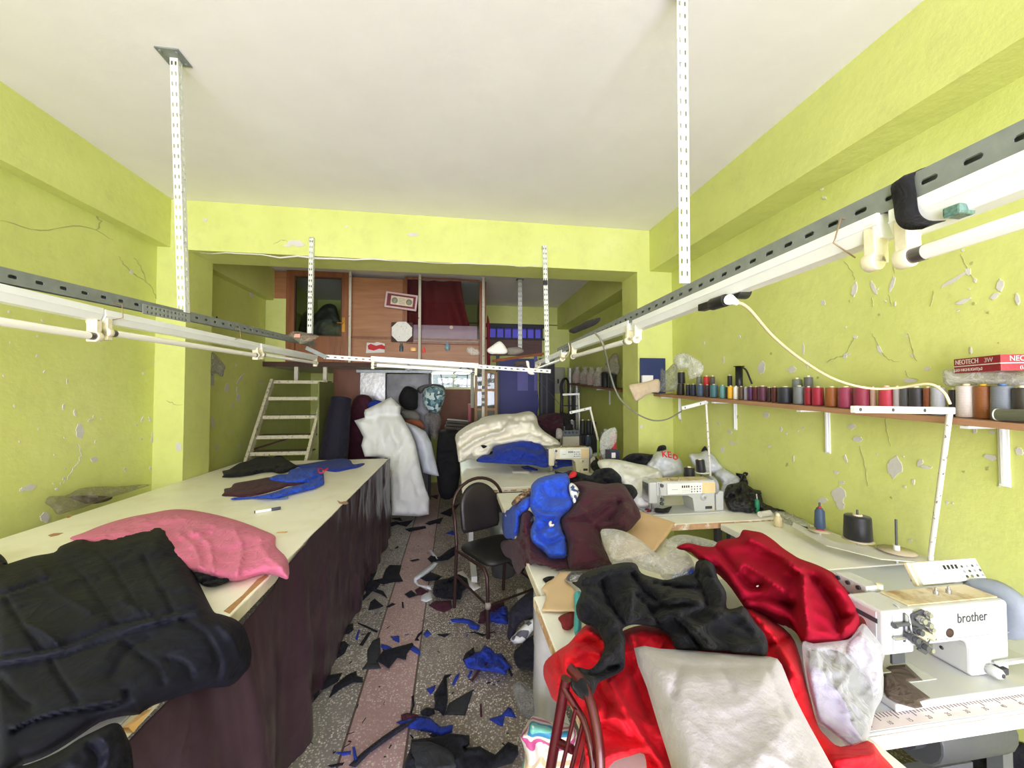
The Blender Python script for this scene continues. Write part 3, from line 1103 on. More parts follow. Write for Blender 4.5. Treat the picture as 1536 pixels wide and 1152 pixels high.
mb.cyl(c - Vector((.02, 0, 0)), c + Vector((.02, 0, .0)), .022, n=14)
tag(mb.build('socket', M_BLACKP, bevel=.003), 'black extension socket hanging under the cable rail', 'socket')
M_GREYC = mat('grey cable', (124, 126, 112), .5, var=.05, bump=.02)
pts = [at(893, 500, x=RRX - .03), at(905, 518, x=RRX - .02), at(915, 560, x=1.0), at(928, 595, x=1.1), at(950, 617, x=1.25), at(977, 630, x=1.45), at(1000, 629, x=1.6), at(1022, 617, x=1.8)]
tag(MB().tube(curve3(pts, 6), .0055, 8).build('grey_cable', M_GREYC), 'thin grey cable sagging from the light rail to a thread stand', 'cable')
relief('plastic_bag', film('dusty film', (176, 166, 150), .45, .25, 34, .8, .3), D6([(80, 770), (120, 730), (190, 725), (260, 740), (320, 755), (395, 775), (350, 810), (290, 835), (215, 855), (180, 830), (120, 785)]),
  [plane(at(452, 512, y=3.2), (0, -.8, .6))], T=.035, rim=10, amp=.02, size=.05, step=3, back=.03,
  tag_=('crumpled dusty plastic bag lying on the far end of the steel rail', 'bag'))
tag(MB().prism([(-.022, -.014), (.022, -.012), (.02, .016), (-.02, .014)], at(446, 504, y=3.14), (1, 0, 0), (0, .3, 1), .004).build('paper_scrap', mat('red white print', (220, 150, 130), .6, var=.3, vscale=160)), 'small red and white paper on the dusty bag', 'paper')
# ================================================================== CUTTING TABLE AND WHAT LIES ON IT
TZ = .85
def table_white(name):
 return mat(name, (244, 241, 228), .38, var=.04, vscale=3, bump=.03, bscale=30, dirt=(232, 226, 206), dscale=4, dlo=.5, dhi=.75)
M_TOP = table_white('worn white laminate')
M_CHIPB = mat('raw chipboard', (176, 134, 92), .9, var=.2, vscale=80, bump=.3, bscale=160)
M_EDGEW = mat('dirty white edging', (218, 210, 194), .55, var=.1, vscale=20, dirt=(150, 110, 84), dscale=22, dlo=.6, dhi=.68)
ct = thing('cutting_table', 'long white cutting table with brown cloth hung along one edge', 'table', (-1.44, 2.5, 0))
TXR, TXL, TYN, TYF = -.70, -2.17, .55, 4.36
mb = MB().box(TXL, TXR, TYN, TYF, TZ - .045, TZ)
mb.build('tabletop', M_TOP, ct, bevel=.003)
mb = MB().box(TXR + .0005, TXR + .004, TYN, 1.95, TZ - .042, TZ - .002)
mb.build('edge_strip', M_EDGEW, ct)
for k, (x, y) in enumerate([(TXL + .1, .8), (TXR - .12, .8), (TXL + .1, 2.4), (TXR - .12, 2.4), (TXL + .1, 4.1), (TXR - .12, 4.1)]):
 MB().box(x - .03, x + .03, y - .03, y + .03, 0, TZ - .045).build('leg', M_CHIPB, ct)
MB().box(TXL + .1, TXR - .1, .77, .83, TZ - .13, TZ - .045).build('apron', M_CHIPB, ct)
poly = Z3([(1120, 925), (1215, 845), (1290, 765), (1330, 742), (1345, 748), (1300, 790), (1235, 850), (1150, 938)])
pp = [at(u, v, z=TZ) for u, v in poly]
cx = [(p.x, p.y) for p in pp]
mb = MB().prism(cx, (0, 0, TZ + .0004), (1, 0, 0), (0, 1, 0), .0008)
mb.build('peeled_strip', M_CHIPB, ct)
for pl_ in (Z3([(345, 452), (352, 440), (362, 444), (358, 452)]), Z3([(240, 545), (270, 535), (318, 533), (290, 545), (255, 552)]), Z3([(325, 452), (345, 446), (352, 455), (338, 458)])):
 pp = [at(u, v, z=TZ) for u, v in pl_]
 MB().prism([(p.x, p.y) for p in pp], (0, 0, TZ + .0004), (1, 0, 0), (0, 1, 0), .001).build('bare_patch', M_CHIPB, ct)
M_SKIRT = fabric('dark brown satin', (62, 44, 54), .3, .0, .08, 4, .03, .1, .6)
NU, NV = 260, 40
vs = []
ys = np.linspace(.62, TYF + .02, NU)
zt = np.where(ys < 1.62, TZ - .05, np.where(ys < 1.85, TZ - .05 + (ys - 1.62) / .23 * .052, TZ + .002))
PP = np.stack([ys * 0, ys, ys * 0], 1)
for j in range(NV):
 f = j / (NV - 1)
 z = zt * (1 - f) + .012 * f
 amp = (.012 + .055 * f ** .8) * (1 + .6 * np.exp(-((ys - 1.45) / .45) ** 2))
 wave = np.sin(ys * 11 + 1.3 * np.sin(ys * 3.1) + f * .5) * .5 + np.sin(ys * 23 + 2 + np.sin(ys * 5)) * .22
 near = np.exp(-((ys - 1.33) / .28) ** 2)
 bul = .0 + near * (.02 * f + .035 * math.sin(PI * f)) + np.exp(-((ys - .9) / .25) ** 2) * .06 * math.sin(PI * min(1, f * 1.2))
 ripple = (crumple(np.stack([ys * 0, ys, z * .4], 1), .16, 11) - .5) * .02 * (.3 + f)
 x = TXR + .008 + amp * np.maximum(wave * .6 + .35, -.05) * np.where(ys < 2.1, 1.2, .55) + bul + ripple
 vs.append(np.stack([x, ys, z], 1))
vs = np.vstack(vs)
mb = MB()
fs = [(j * NU + i, j * NU + i + 1, (j + 1) * NU + i + 1, (j + 1) * NU + i) for j in range(NV - 1) for i in range(NU - 1)]
back = vs.copy()
back[:, 0] -= .003
n = len(vs)
mb.add(np.vstack([vs, back]), [tuple(reversed(f)) for f in fs] + [tuple(k + n for k in f) for f in fs], 0, True)
sk = mb.build('table_cloth', M_SKIRT)
tag(sk, 'dark brown satin cloth hanging from the white cutting table to the floor', 'cloth')
pt_ = [at(u, v, x=TXR + .02) for u, v in Z7([(415, 915), (440, 925), (480, 920), (495, 935), (475, 945), (430, 938)])]
MB().prism([(p.y, p.z) for p in pt_], (TXR + .016, 0, 0), (0, 1, 0), (0, 0, 1), .003).build('torn_patch', mat('torn lining', (196, 160, 130), .8), sk)
M_PINK = fabric('dusty pink cotton', (204, 106, 142), .88, .1, .35, 9)
relief('pink_blouse', M_PINK, Z3([(350, 560), (420, 530), (520, 490), (640, 455), (760, 432), (850, 416), (930, 415), (1020, 428), (1120, 450), (1220, 480), (1310, 515), (1375, 545), (1380, 575), (1385, 605),
         (1440, 665), (1445, 760), (1400, 752), (1340, 738), (1270, 752), (1190, 775), (1120, 770), (1000, 745), (900, 700), (800, 640), (600, 600), (450, 585)]),
  [flat(TZ + .002)], T=.05, rim=20, amp=.013, size=.16, step=3.5, back=.0, floor_z=TZ,
  folds=[(Z3([(900, 545), (960, 590), (990, 640), (1000, 700)]), .014, 4), (Z3([(960, 520), (1040, 580), (1060, 650), (1070, 730)]), .012, 4), (Z3([(1180, 520), (1210, 600), (1200, 690), (1180, 750)]), .012, 4),
    (Z3([(1300, 560), (1330, 640), (1400, 700)]), .01, 5), (Z3([(700, 470), (850, 450), (1000, 470), (1150, 520)]), .012, 9), (Z3([(1120, 640), (1250, 590), (1340, 570)]), -.01, 4)],
  tag_=('crumpled dusty pink blouse on the white cutting table', 'clothing'))
M_BLKJ = fabric('black quilted nylon', (24, 25, 37), .7, .0, .14, 7, .08, .1, .15)
M_BLK = fabric('black cotton', (20, 21, 29), .9, .03, .3, 12)
relief('cloth_scrap', M_BLK, Z3([(960, 690), (1000, 690), (1050, 710), (1090, 735), (1170, 745), (1160, 770), (1080, 800), (1020, 795), (980, 760)]), [flat(TZ + .002)], T=.03, rim=7, amp=.02, size=.05, step=3, floor_z=TZ, back=0,
  tag_=('black cloth end sticking out between the jacket and the pink blouse', 'cloth'))
relief('cap', M_BLK, [(-14, 828), (2, 832), (12, 846), (2, 850), (-14, 852)], [flat(TZ + .002)], T=.04, rim=7, amp=.01, step=3, floor_z=TZ, back=0, tag_=('black cloth edge on the cutting table behind the quilted jacket', 'cloth'))
jp = [flat(TZ + .012), plane((TXR + .13, 0, 0), (1, 0, .12))]
jo = Z3([(-60, 720), (30, 690), (160, 650), (270, 630), (300, 600), (360, 575), (410, 560), (470, 572), (530, 553), (560, 560), (640, 530), (740, 503), (815, 496), (850, 540), (890, 600), (940, 680), (985, 760), (1020, 830), (1050, 890), (1075, 930),
   (1110, 940), (1180, 965), (1225, 1010), (1250, 1080), (1262, 1140), (1255, 1200), (1215, 1250), (1150, 1300), (1040, 1310), (930, 1340), (830, 1375), (760, 1400), (700, 1440), (610, 1450), (500, 1480), (380, 1560), (250, 1640), (120, 1690), (-60, 1720)])
seam = lambda pts, a=-.012, w=3.5: (pts, a, w)
jf = [seam(Z4([(-40, 545), (170, 510), (330, 480), (480, 430), (640, 360), (800, 330), (1000, 285), (1190, 245)]), .01, 5), seam(Z4([(-40, 520), (170, 490), (330, 460), (480, 405), (620, 345), (800, 300), (1000, 262), (1180, 225)]), -.012, 3.5),
  seam(Z4([(-40, 575), (330, 515), (600, 430), (900, 335), (1200, 262)]), -.011, 3.5),
  seam(Z4([(-40, 175), (130, 120), (275, 70)]), -.02, 3.5), seam(Z4([(-40, 195), (130, 140), (285, 85)]), .012, 3.5),
  seam(Z4([(30, 180), (80, 270), (160, 380), (225, 470)])), seam(Z4([(410, 0), (500, 90), (590, 220), (660, 330)])), seam(Z4([(560, -80), (640, -10), (720, 130), (850, 300)])),
  seam(Z4([(820, -60), (880, 60), (950, 170), (985, 255)])), seam(Z4([(700, -250), (860, -200), (980, -80), (1090, 60), (1180, 220)]), -.014, 4), seam(Z4([(290, 545), (350, 650), (440, 780)])),
  seam(Z4([(700, 430), (800, 510), (890, 580), (925, 660)])), seam(Z4([(1050, 310), (1170, 390), (1230, 480), (1255, 570), (1240, 660)])), seam(Z4([(960, 530), (1060, 560), (1100, 630)]), -.012, 4),
  seam(Z4([(1300, 300), (1370, 400), (1380, 520), (1340, 620)]), -.012, 5), seam(Z4([(80, 940), (200, 880), (400, 830), (690, 780), (720, 720)]), -.022, 4), seam(Z4([(80, 925), (300, 840), (690, 765)]), .016, 4),
  (Z4([(150, 330), (250, 370), (330, 440)]), .016, 6), (Z4([(300, 130), (420, 200), (520, 260)]), .012, 6), (Z4([(640, 620), (740, 470), (850, 400)]), -.014, 7), (Z4([(880, 120), (1050, 110), (1140, 150)]), .01, 5),
  (Z4([(700, 200), (830, 260), (850, 300)]), .014, 6), (Z4([(1250, 330), (1340, 420), (1370, 520)]), .015, 6), (Z4([(40, -60), (200, -20), (260, 60)]), .014, 7), (Z4([(0, 640), (90, 760), (160, 800)]), -.014, 7)]
jk = relief('quilted_jacket', M_BLKJ, jo, jp, T=.07, rim=30, amp=.02, size=.3, step=4.5, back=.012, folds=jf, soft=.05, floor_z=None, oct=3, avoid=[(TXL, TXR, TZ)],
   tag_=('black quilted jacket spread over the near end of the cutting table', 'jacket'))
relief('sleeve', M_BLKJ, Z4([(-60, 1180), (160, 1130), (330, 1060), (450, 985), (560, 930), (640, 895), (690, 905), (730, 980), (755, 1060), (750, 1200), (600, 1260), (-60, 1260)]),
  [flat(TZ + .05), plane((TXR + .15, 0, 0), (1, 0, .12))], avoid=[(TXL, TXR, TZ)], T=.06, rim=18, amp=.02, size=.09, step=4.5, back=.01, parent=jk, soft=.05,
  folds=[(Z4([(640, 905), (700, 990), (715, 1130)]), -.014, 4), (Z4([(500, 1010), (560, 1100), (530, 1200)]), -.014, 5), (Z4([(560, 960), (620, 1030), (600, 1120)]), .012, 7)])
_w = [at(u, v, x=TXR + .05) for u, v in ((182, 1092), (218, 1065), (190, 1100))]
mb = MB().prism([(p.y, p.z) for p in _w], (TXR + .05, 0, 0), (0, 1, 0), (0, 0, 1), .012)
tag(mb.build('wood_offcut', mat('pale plywood', (214, 170, 116), .7)), 'pale plywood corner showing below the black jacket', 'wood')
M_OLIVE = fabric('black olive cotton', (25, 25, 23), .85, .03, .3, 12)
M_BLUE = fabric('royal blue cotton', (38, 76, 190), .8, .06, .35, 14)
M_BLUED = fabric('deep blue cotton', (32, 54, 150), .8, .06, .35, 14)
M_MAROON = fabric('maroon cotton', (64, 26, 40), .82, .05, .25, 10)
relief('black_garment', M_OLIVE, D8([(135, 330), (150, 310), (140, 275), (200, 260), (290, 205), (370, 185), (440, 155), (520, 150), (590, 155), (610, 140), (660, 142), (700, 165), (770, 210), (810, 235), (760, 260), (700, 290), (640, 298), (580, 285), (500, 290), (400, 310), (300, 325), (220, 332)]),
  [flat(TZ + .002)], T=.07, rim=9, amp=.035, size=.09, step=2.6, floor_z=TZ, back=0, tag_=('black garment bunched on the far end of the cutting table', 'clothing'))
relief('blue_sleeve', M_BLUED, D8([(740, 225), (850, 215), (1000, 190), (1120, 170), (1220, 165), (1275, 180), (1300, 215), (1380, 205), (1400, 215), (1340, 245), (1270, 258), (1150, 282), (1040, 270), (960, 255), (860, 250)]), [flat(TZ + .002)],
  T=.035, rim=6, amp=.02, size=.08, step=2.4, floor_z=TZ, back=0, tag_=('flat blue cut piece beside the far edge of the cutting table', 'cloth'))
relief('maroon_piece', M_MAROON, D8([(135, 495), (155, 465), (158, 432), (215, 420), (245, 385), (350, 365), (470, 345), (560, 330), (700, 340), (860, 370), (830, 400), (720, 410), (640, 440), (450, 490), (300, 505), (230, 500)]), [flat(TZ + .002)],
  T=.02, rim=5, amp=.012, size=.08, step=2.4, floor_z=TZ, back=0, tag_=('maroon cut pieces under the blue garment on the cutting table', 'cloth'))
relief('blue_garment', M_BLUE, D8([(545, 345), (620, 310), (720, 300), (735, 262), (800, 250), (900, 240), (980, 240), (1030, 280), (1040, 340), (1040, 390), (1010, 405), (960, 430), (860, 455), (720, 490), (600, 520), (450, 515), (230, 528), (245, 510), (420, 500), (600, 460), (700, 425), (900, 375), (800, 385), (650, 375)]),
  [flat(TZ + .006)], T=.05, rim=7, amp=.035, size=.07, step=2.4, floor_z=TZ, back=0, folds=[(D8([(900, 400), (970, 340), (1000, 290)]), -.03, 4), (D8([(600, 345), (750, 340), (900, 300)]), -.02, 3)],
  tag_=('bright blue garment rolled on top of maroon pieces on the cutting table', 'clothing'))
mb = MB()
p0 = at(485, 705, z=TZ + .06)
mb.tube([p0 + Vector((.035 * math.cos(t), .06 * math.sin(t), .015 * math.cos(2 * t))) for t in np.linspace(0, 2 * PI, 16)[:-1]], .005, 6, closed=True)
tag(mb.build('red_band', mat('red elastic', (186, 36, 62), .6)), 'red elastic loop lying on the blue garment', 'band')
mb = MB().prism([(0, 0), (.10, .004), (.085, .05), (.07, .035), (.01, .02)], at(407, 749, z=TZ + .008), (1, 0, 0), (0, 1, 0), .001)
tag(mb.build('paper_label', mat('blue printed label', (120, 160, 222), .5, var=.5, vscale=60)), 'small blue and white paper label beside the blue garment', 'label')
a, b = at(383, 768, z=TZ + .009), at(421, 762, z=TZ + .009)
mk = thing('marker_pen', 'white marker pen with dark cap on the cutting table', 'pen', at(402, 766, z=TZ))
MB().cyl(a, a.lerp(b, .62), .0085, n=12).build('barrel', M_LAMPW, mk)
MB().cyl(a.lerp(b, .62), b, .0092, n=12).build('cap', mat('dark grey plastic', (60, 66, 84), .4), mk)
MB().cyl(a - (b - a) * .04, a, .0075, n=12).build('end_plug', M_BLACKP, mk)
mb = MB().prism([(0, 0), (.045, -.006), (.05, .01), (.006, .014)], at(414, 800, z=TZ + .001), (1, .1, 0), (-.1, 1, 0), .002)
tag(mb.build('wood_chip', mat('pale plywood', (214, 170, 116), .7)), 'tan wood splinter on the table beside the pink blouse', 'splinter')
relief('waste_bag', film('dusty polythene', (150, 142, 128), .4, .3, 16, .7, .25), Z3([(235, 385), (245, 350), (330, 345), (400, 310), (500, 300), (600, 298), (700, 290), (760, 290), (700, 310), (640, 330), (520, 365), (420, 405), (330, 430), (290, 440), (280, 410)]),
  [plane((-2.28, 0, .85), (1, 0, .5))], T=.04, rim=10, amp=.05, size=.14, step=4, back=.05, tag_=('dusty polythene bag stuffed between cutting table and lime wall', 'bag'))
relief('bag_filling', mat('dark fluff', (84, 74, 60), .95, var=.4, vscale=30), Z3([(350, 350), (450, 345), (560, 350), (540, 372), (460, 388), (400, 375)]), [plane((-2.3, 0, .84), (1, 0, .5))], T=.01, rim=8, amp=.02, size=.05, step=4, back=.03,
  tag_=('dark waste inside the dusty polythene bag by the wall', 'waste'))
relief('wall_bag', film('white crumpled film', (226, 224, 226), .2, .3, 30, .9, .3), Z2([(1214, 560), (1250, 575), (1275, 605), (1298, 640), (1290, 660), (1282, 695), (1262, 685), (1240, 675), (1214, 685)]), [plane((XL, 0, 0), (1, 0, 0))], T=.04, rim=8, amp=.03, size=.06, step=2.5, back=0,
  tag_=('crumpled white plastic bag hung on the lime wall behind the pillar', 'bag'))
tag(MB().prism([(0, 0), (.1, 0), (.1, .13), (0, .13)], at(311, 578, x=XL), (0, 1, 0), (0, 0, 1), .006).build('paper_note', mat('grey paper', (190, 190, 184), .8)), 'small grey card on the wall below the white plastic bag', 'card')
pts = [at(320, 520, x=XL + .01), at(345, 527, x=XL + .01), at(375, 530, x=XL + .02), at(405, 529, x=XL + .02)]
tag(MB().tube(curve3(pts, 5), .005, 6).build('wall_wire', M_CABLE), 'thin cream wire sagging along the rear bay wall', 'wire')
tag(MB().prism([(0, 0), (.055, .02), (.028, .045)], at(322, 480, x=XL + .001), (0, 1, 0), (0, 0, 1), .004).build('black_tag', M_BLACKP), 'small black tag on the wall above the slotted rail', 'tag')
# ================================================================== REAR BAY: LOFT, STAIR, DOORS, WINDOW
YL = 5.33
M_OAK = wood('varnished wood', (116, 68, 36), (148, 92, 52), 'Z', 4, .4)
M_PLY = wood('varnished plywood', (150, 100, 62), (178, 126, 84), 'X', 3, .45)
M_DARKW = mat('dark wood', (70, 44, 32), .7, var=.2)
M_CREAM = mat('flaking cream paint', (206, 200, 182), .6, var=.08, dirt=(120, 96, 74), dscale=26, dlo=.62, dhi=.68)
M_GLASS = bpy.data.materials.new('window glass')
M_GLASS.use_nodes = True
_nt = NT(M_GLASS)
_o = _nt.node('OutputMaterial')
_a, _b, _m = _nt.node('BsdfTransparent'), _nt.node('BsdfGlossy'), _nt.node('MixShader')
_a.inputs[0].default_value = (.86, .9, .88, 1)
_b.inputs['Roughness'].default_value = .04
_f = _nt.node('Fresnel')
_f.inputs[0].default_value = 1.5
_nt.link(_f.outputs[0], _m.inputs[0])
_nt.link(_a.outputs[0], _m.inputs[1])
_nt.link(_b.outputs[0], _m.inputs[2])
_nt.link(_m.outputs[0], _o.inputs[0])
def L(u, v, y=YL):
 return at(u, v, y=y)
ztop = H - .02
zfl = at(600, 545, y=YL).z          # loft floor edge
x_a, x_b, x_c, x_d = L(430, 450).x, L(525, 450).x, L(606, 450).x, L(729, 450).x
structure(MB().box(XL + .001, x_d, YL - .02, Y1 - .001, zfl - .06, zfl).build('trim_6', M_CREAM, loc=((XL + x_d) / 2, 6, zfl - .06)))
fz = MB().box(XL + .001, L(560, 550).x, YL - .05, YL - .021, zfl - .06, zfl + .0)
structure(fz.build('trim_7', M_DARKW, loc=(-1.8, YL, zfl - .06)))
yp = YL + .02
mb = MB()
mb.box(x_b, x_c, yp, yp + .025, L(560, 505).z, ztop - .03)
mb.box(x_b, x_d, yp + .002, yp + .025, zfl + .001, L(560, 508).z)
mb.box(XL + .001, x_a, yp, yp + .025, zfl + .001, ztop)
wlf = mb.build('wall_loft', M_PLY, loc=(x_b, yp, zfl))
structure(wlf)
structure(MB().box(x_d - .03, x_d - .005, yp + .03, Y1 - .001, zfl + .001, ztop).build('wall_loft_end', M_PLY, loc=(x_d, 6, zfl)))
mb = MB().box(x_b, x_d - .04, yp - .018, yp - .001, L(560, 507).z - .012, L(560, 507).z + .012)
mb.box(x_c - .02, x_c + .025, yp - .012, yp - .0005, L(560, 505).z, ztop - .03)
structure(mb.build('trim_8', M_OAK, loc=(x_b, yp, zfl)))
mb = MB().box(XL + .003, x_a - .002, yp - .02, yp, zfl + .001, L(425, 448).z)
structure(mb.build('trim_9', M_LIME, loc=(x_a, yp, zfl)))
xd0, xd1 = x_a, L(524, 450).x
zd0, zd1 = zfl + .002, L(470, 404).z - .03
gx0, gx1, gz0, gz1 = L(444, 450).x, L(512, 450).x, L(470, 503).z, L(470, 417).z
d2 = MB()
d2.box(xd0, gx0, YL - .02, YL + .02, zd0, zd1).box(gx1, xd1, YL - .02, YL + .02, zd0, zd1).box(gx0, gx1, YL - .02, YL + .02, gz1, zd1).box(gx0, gx1, YL - .02, YL + .02, zd0, gz0)
door2 = structure(d2.build('door_2', M_OAK, loc=((xd0 + xd1) / 2, YL, zd0), bevel=.004))
MB().box(gx0, gx1, YL - .003, YL + .003, gz0, gz1).build('door_glass', M_GLASS, door2)
b = MB()
b.box(gx0 - .012, gx0, YL - .026, YL - .02, gz0 - .012, gz1 + .012).box(gx1, gx1 + .012, YL - .026, YL - .02, gz0 - .012, gz1 + .012).box(gx0, gx1, YL - .026, YL - .02, gz1, gz1 + .012).box(gx0, gx1, YL - .026, YL - .02, gz0 - .012, gz0)
b.build('glazing_bead', M_DARKW, door2)
hp = L(516, 488)
M_BRASS = mat('brass', (190, 140, 60), .3, .9)
hb = MB().box(hp.x - .018, hp.x + .018, YL - .026, YL - .0205, hp.z - .09, hp.z + .1)
hb.cyl((hp.x, YL - .06, hp.z + .02), (hp.x, YL - .026, hp.z + .02), .009, n=10).cyl((hp.x - .07, YL - .06, hp.z + .02), (hp.x + .008, YL - .06, hp.z + .02), .008, n=10)
hb.build('door_handle', M_BRASS, door2)
BAGW = film('cloudy film', (150, 150, 136), .3, .25, 12, .8, .25)
relief('stored_bag', BAGW, D6([(380, 760), (390, 640), (440, 600), (520, 580), (600, 590), (630, 650), (630, 770)]), [plane((0, YL + .25, 0), (0, -1, .2))], T=.12, rim=12, amp=.07, size=.12, step=2.5, back=.15, under=zfl + .002,
  tag_=('cloudy plastic bag stored behind the glazed loft door', 'bag'))
relief('stored_bag', mat('dark stored cloth', (40, 44, 40), .6), D6([(200, 900), (215, 600), (270, 520), (340, 560), (440, 460), (540, 450), (590, 540), (620, 900)]), [plane((0, YL + .5, 0), (0, -1, .1))], T=.1, rim=10, amp=.07, size=.15, step=3, back=.15, under=zfl + .002,
  tag_=('dark sacks piled inside the loft behind the glazed door', 'sack'))
wx_0, wx_1, wz_0, wz_1 = L(607, 450).x + .02, L(719, 450).x, L(660, 513).z, L(660, 418).z
w3 = MB()
w3.box(wx_0 - .02, wx_0 + .012, YL - .015, YL + .0185, wz_0, wz_1).box(wx_1, x_d - .002, YL - .02, YL + .0185, zfl + .003, ztop - .03).box(wx_0 + .012, wx_1, YL - .015, YL + .0185, wz_1, ztop - .03).box(wx_0 + .012, wx_1, YL - .015, YL + .0185, wz_0 - .03, wz_0)
win3 = structure(w3.build('window_3', M_OAK, loc=((wx_0 + wx_1) / 2, YL, wz_0), bevel=.003))
MB().box(wx_0 + .012, wx_1, YL + .004, YL + .009, wz_0, wz_1).build('pane', M_GLASS, win3)
sticker = at(677, 491, y=YL + .003)
MB().cyl(sticker, sticker + Vector((0, .0009, 0)), .025, n=14).build('sticker', mat('faded sticker', (196, 170, 160), .6), win3)
M_WINE = fabric('wine red cloth', (116, 22, 38), .75, .05, .2, 6)
cu = MB()
nx, nz = 90, 40
cx0, cx1, cz0, cz1 = wx_0 - .0, L(712, 450).x, L(660, 509, YL + .12).z, L(660, 419, YL + .12).z
vs = []
for j in range(nz):
 f = j / (nz - 1)
 for i in range(nx):
  g = i / (nx - 1)
  xr = cx0 + (cx1 - cx0) * g * (.80 + .2 * f ** 1.5)
  y = YL + .12 + .03 * math.sin(g * 22 + f * 2.2 * math.sin(g * 6)) * (.4 + .6 * f) + .02 * math.sin(g * 9 - f * 5)
  z = cz1 + (cz0 - cz1) * f - .03 * math.sin(g * PI) * (1 - f)
  vs.append((xr, y, z))
n = len(vs)
fs = [(j * nx + i, j * nx + i + 1, (j + 1) * nx + i + 1, (j + 1) * nx + i) for j in range(nz - 1) for i in range(nx - 1)]
cu.add(vs + [(x, y + .004, z) for x, y, z in vs], fs + [tuple(k + n for k in reversed(f)) for f in fs], 0, True)
tag(cu.build('curtain', M_WINE), 'wine red cloth hung behind the loft window', 'curtain')
mb = MB().box(wx_0 + .05, wx_1 - .03, YL + .05, YL + .06, zfl + .001, L(660, 488, YL + .05).z)  # opaque pale strip painted in for the reflection on the pane
tag(mb.build('pane_reflection', mat('pale lilac reflection', (190, 140, 164), .6)), 'pale strip standing in for the glass reflection low in the loft window before the red cloth', 'board')
relief('red_garment', M_WINE, C2([(66, 240), (84, 245), (96, 330), (94, 450), (96, 560), (98, 680), (80, 696), (66, 690)]), [plane((0, YL + .06, 0), (0, -1, 0))], T=.03, rim=6, amp=.01, step=2, back=.02,
  tag_=('dark red garment hung on the end of the loft wall', 'clothing'))
for u, v0, v1, w, lab in ((526, 406, 545, .03, 'cream steel post beside the glazed loft door'), (630, 411, 545, .035, 'cream steel post between plywood panel and red curtain window')):
 a, b_ = L(u, v0, YL - .04), L(u, v1, YL - .04)
 tag(MB().box(a.x - w / 2, a.x + w / 2, YL - .06, YL - .028, zfl - .0, H).build('steel_post', M_CREAM, bevel=.003), lab, 'post', 'loft posts')
a = L(725, 450, YL - .04)
pp_ = thing('steel_post', 'tall cream steel post at the loft end with dark bands low down', 'post', (a.x, YL - .04, 0), 'loft posts')
MB().box(a.x - .018, a.x + .018, YL - .06, YL - .024, 0, H).build('shaft', M_CREAM, pp_, bevel=.003)
for v in (581, 590, 599, 607):
 z = L(725, v, YL - .04).z
 MB().box(a.x - .02, a.x + .02, YL - .062, YL - .022, z - .022, z + .02).build('band', M_BLACKP, pp_)
c = at(602, 452, y=YL - .075)
fx, fy = Vector((1, -.0, -.11)), Vector((.11, 0, 1))
pf = thing('framed_banknote', 'tilted pale pink frame holding an old banknote picture', 'picture', c + Vector((0, .035, 0)))
Mf = frame_at(c, fx, fy)
hw, hh = .205, .105
mb = MB()
for a0_, a1_, b0_, b1_ in ((-hw, hw, hh - .022, hh), (-hw, hw, -hh, -hh + .022), (-hw, -hw + .022, -hh + .022, hh - .022), (hw - .022, hw, -hh + .022, hh - .022)):
 mb.box(a0_, a1_, b0_, b1_, -.02, .012, 0, Mf)
mb.build('frame', mat('pale pink frame', (214, 186, 180), .5), pf, bevel=.002)
MB().box(-hw + .022, hw - .022, -hh + .022, hh - .022, -.012, .0, 0, Mf).build('mount', mat('maroon mount', (122, 44, 54), .6), pf)
nb = MB().box(-.135, .15, -.055, .06, .0, .003, 0, Mf).build('banknote', mat('old banknote', (222, 208, 178), .7, var=.15, vscale=60), pf)
for sx in (-.085, .1):
 MB().lathe([(0, .004), (.04, .004), (.04, .003)], (0, 0, 0), 20, 0, Mf @ Matrix.Translation((sx, 0, 0))).build('rosette', mat('grey green print', (150, 150, 126), .7, var=.3, vscale=90), nb)
for k in range(4):
 MB().box(-.035, .05, -.03 + k * .02, -.024 + k * .02, .003, .0042, 0, Mf).build('print_line', mat('grey print', (160, 146, 122), .7), nb)
c = at(603, 497.5, y=YL - .06)
ck = thing('octagonal_plate', 'white octagonal marble plate in a dark square backing', 'plate', c + Vector((0, .03, 0)))
MB().box(c.x - .14, c.x + .135, c.y + .012, c.y + .03, c.z - .135, c.z + .125).build('backing', M_DARKW, ck)
R_ = .143
oc = [(R_ * math.cos(PI / 8 + k * PI / 4), R_ * math.sin(PI / 8 + k * PI / 4)) for k in range(8)]
MB().prism(oc, c, (1, 0, 0), (0, 0, 1), .012).build('plate_face', mat('marbled white', (232, 230, 220), .35, var=.05, vscale=20, dirt=(168, 182, 168), dscale=30, dlo=.58, dhi=.66), ck, bevel=.004)
s0, s1 = at(549, 514, y=yp - .004), at(577, 530, y=yp - .004)
st = thing('red_sticker', 'torn red and white sticker on the plywood above the rail', 'sticker', ((s0.x + s1.x) / 2, yp - .0005, s1.z))
M_WPAP = mat('white paper', (226, 222, 218), .7, var=.05)
M_REDP = mat('red print', (196, 28, 40), .6, var=.1)
MB().prism([(0, 0), (s1.x - s0.x, .01), (s1.x - s0.x, .13), (.14, .15), (.1, .135), (.01, .14)], (s0.x, yp - .0015, s1.z), (1, 0, 0), (0, 0, 1), .001).build('paper', M_WPAP, st)
MB().prism([(.03, .05), (.1, .035), (.17, .06), (.24, .05), (.25, .09), (.2, .12), (.13, .1), (.06, .125), (.02, .1)], (s0.x, yp - .003, s1.z), (1, 0, 0), (0, 0, 1), .001).build('lettering', M_REDP, st)
s2 = at(549, 540, y=yp - .004)
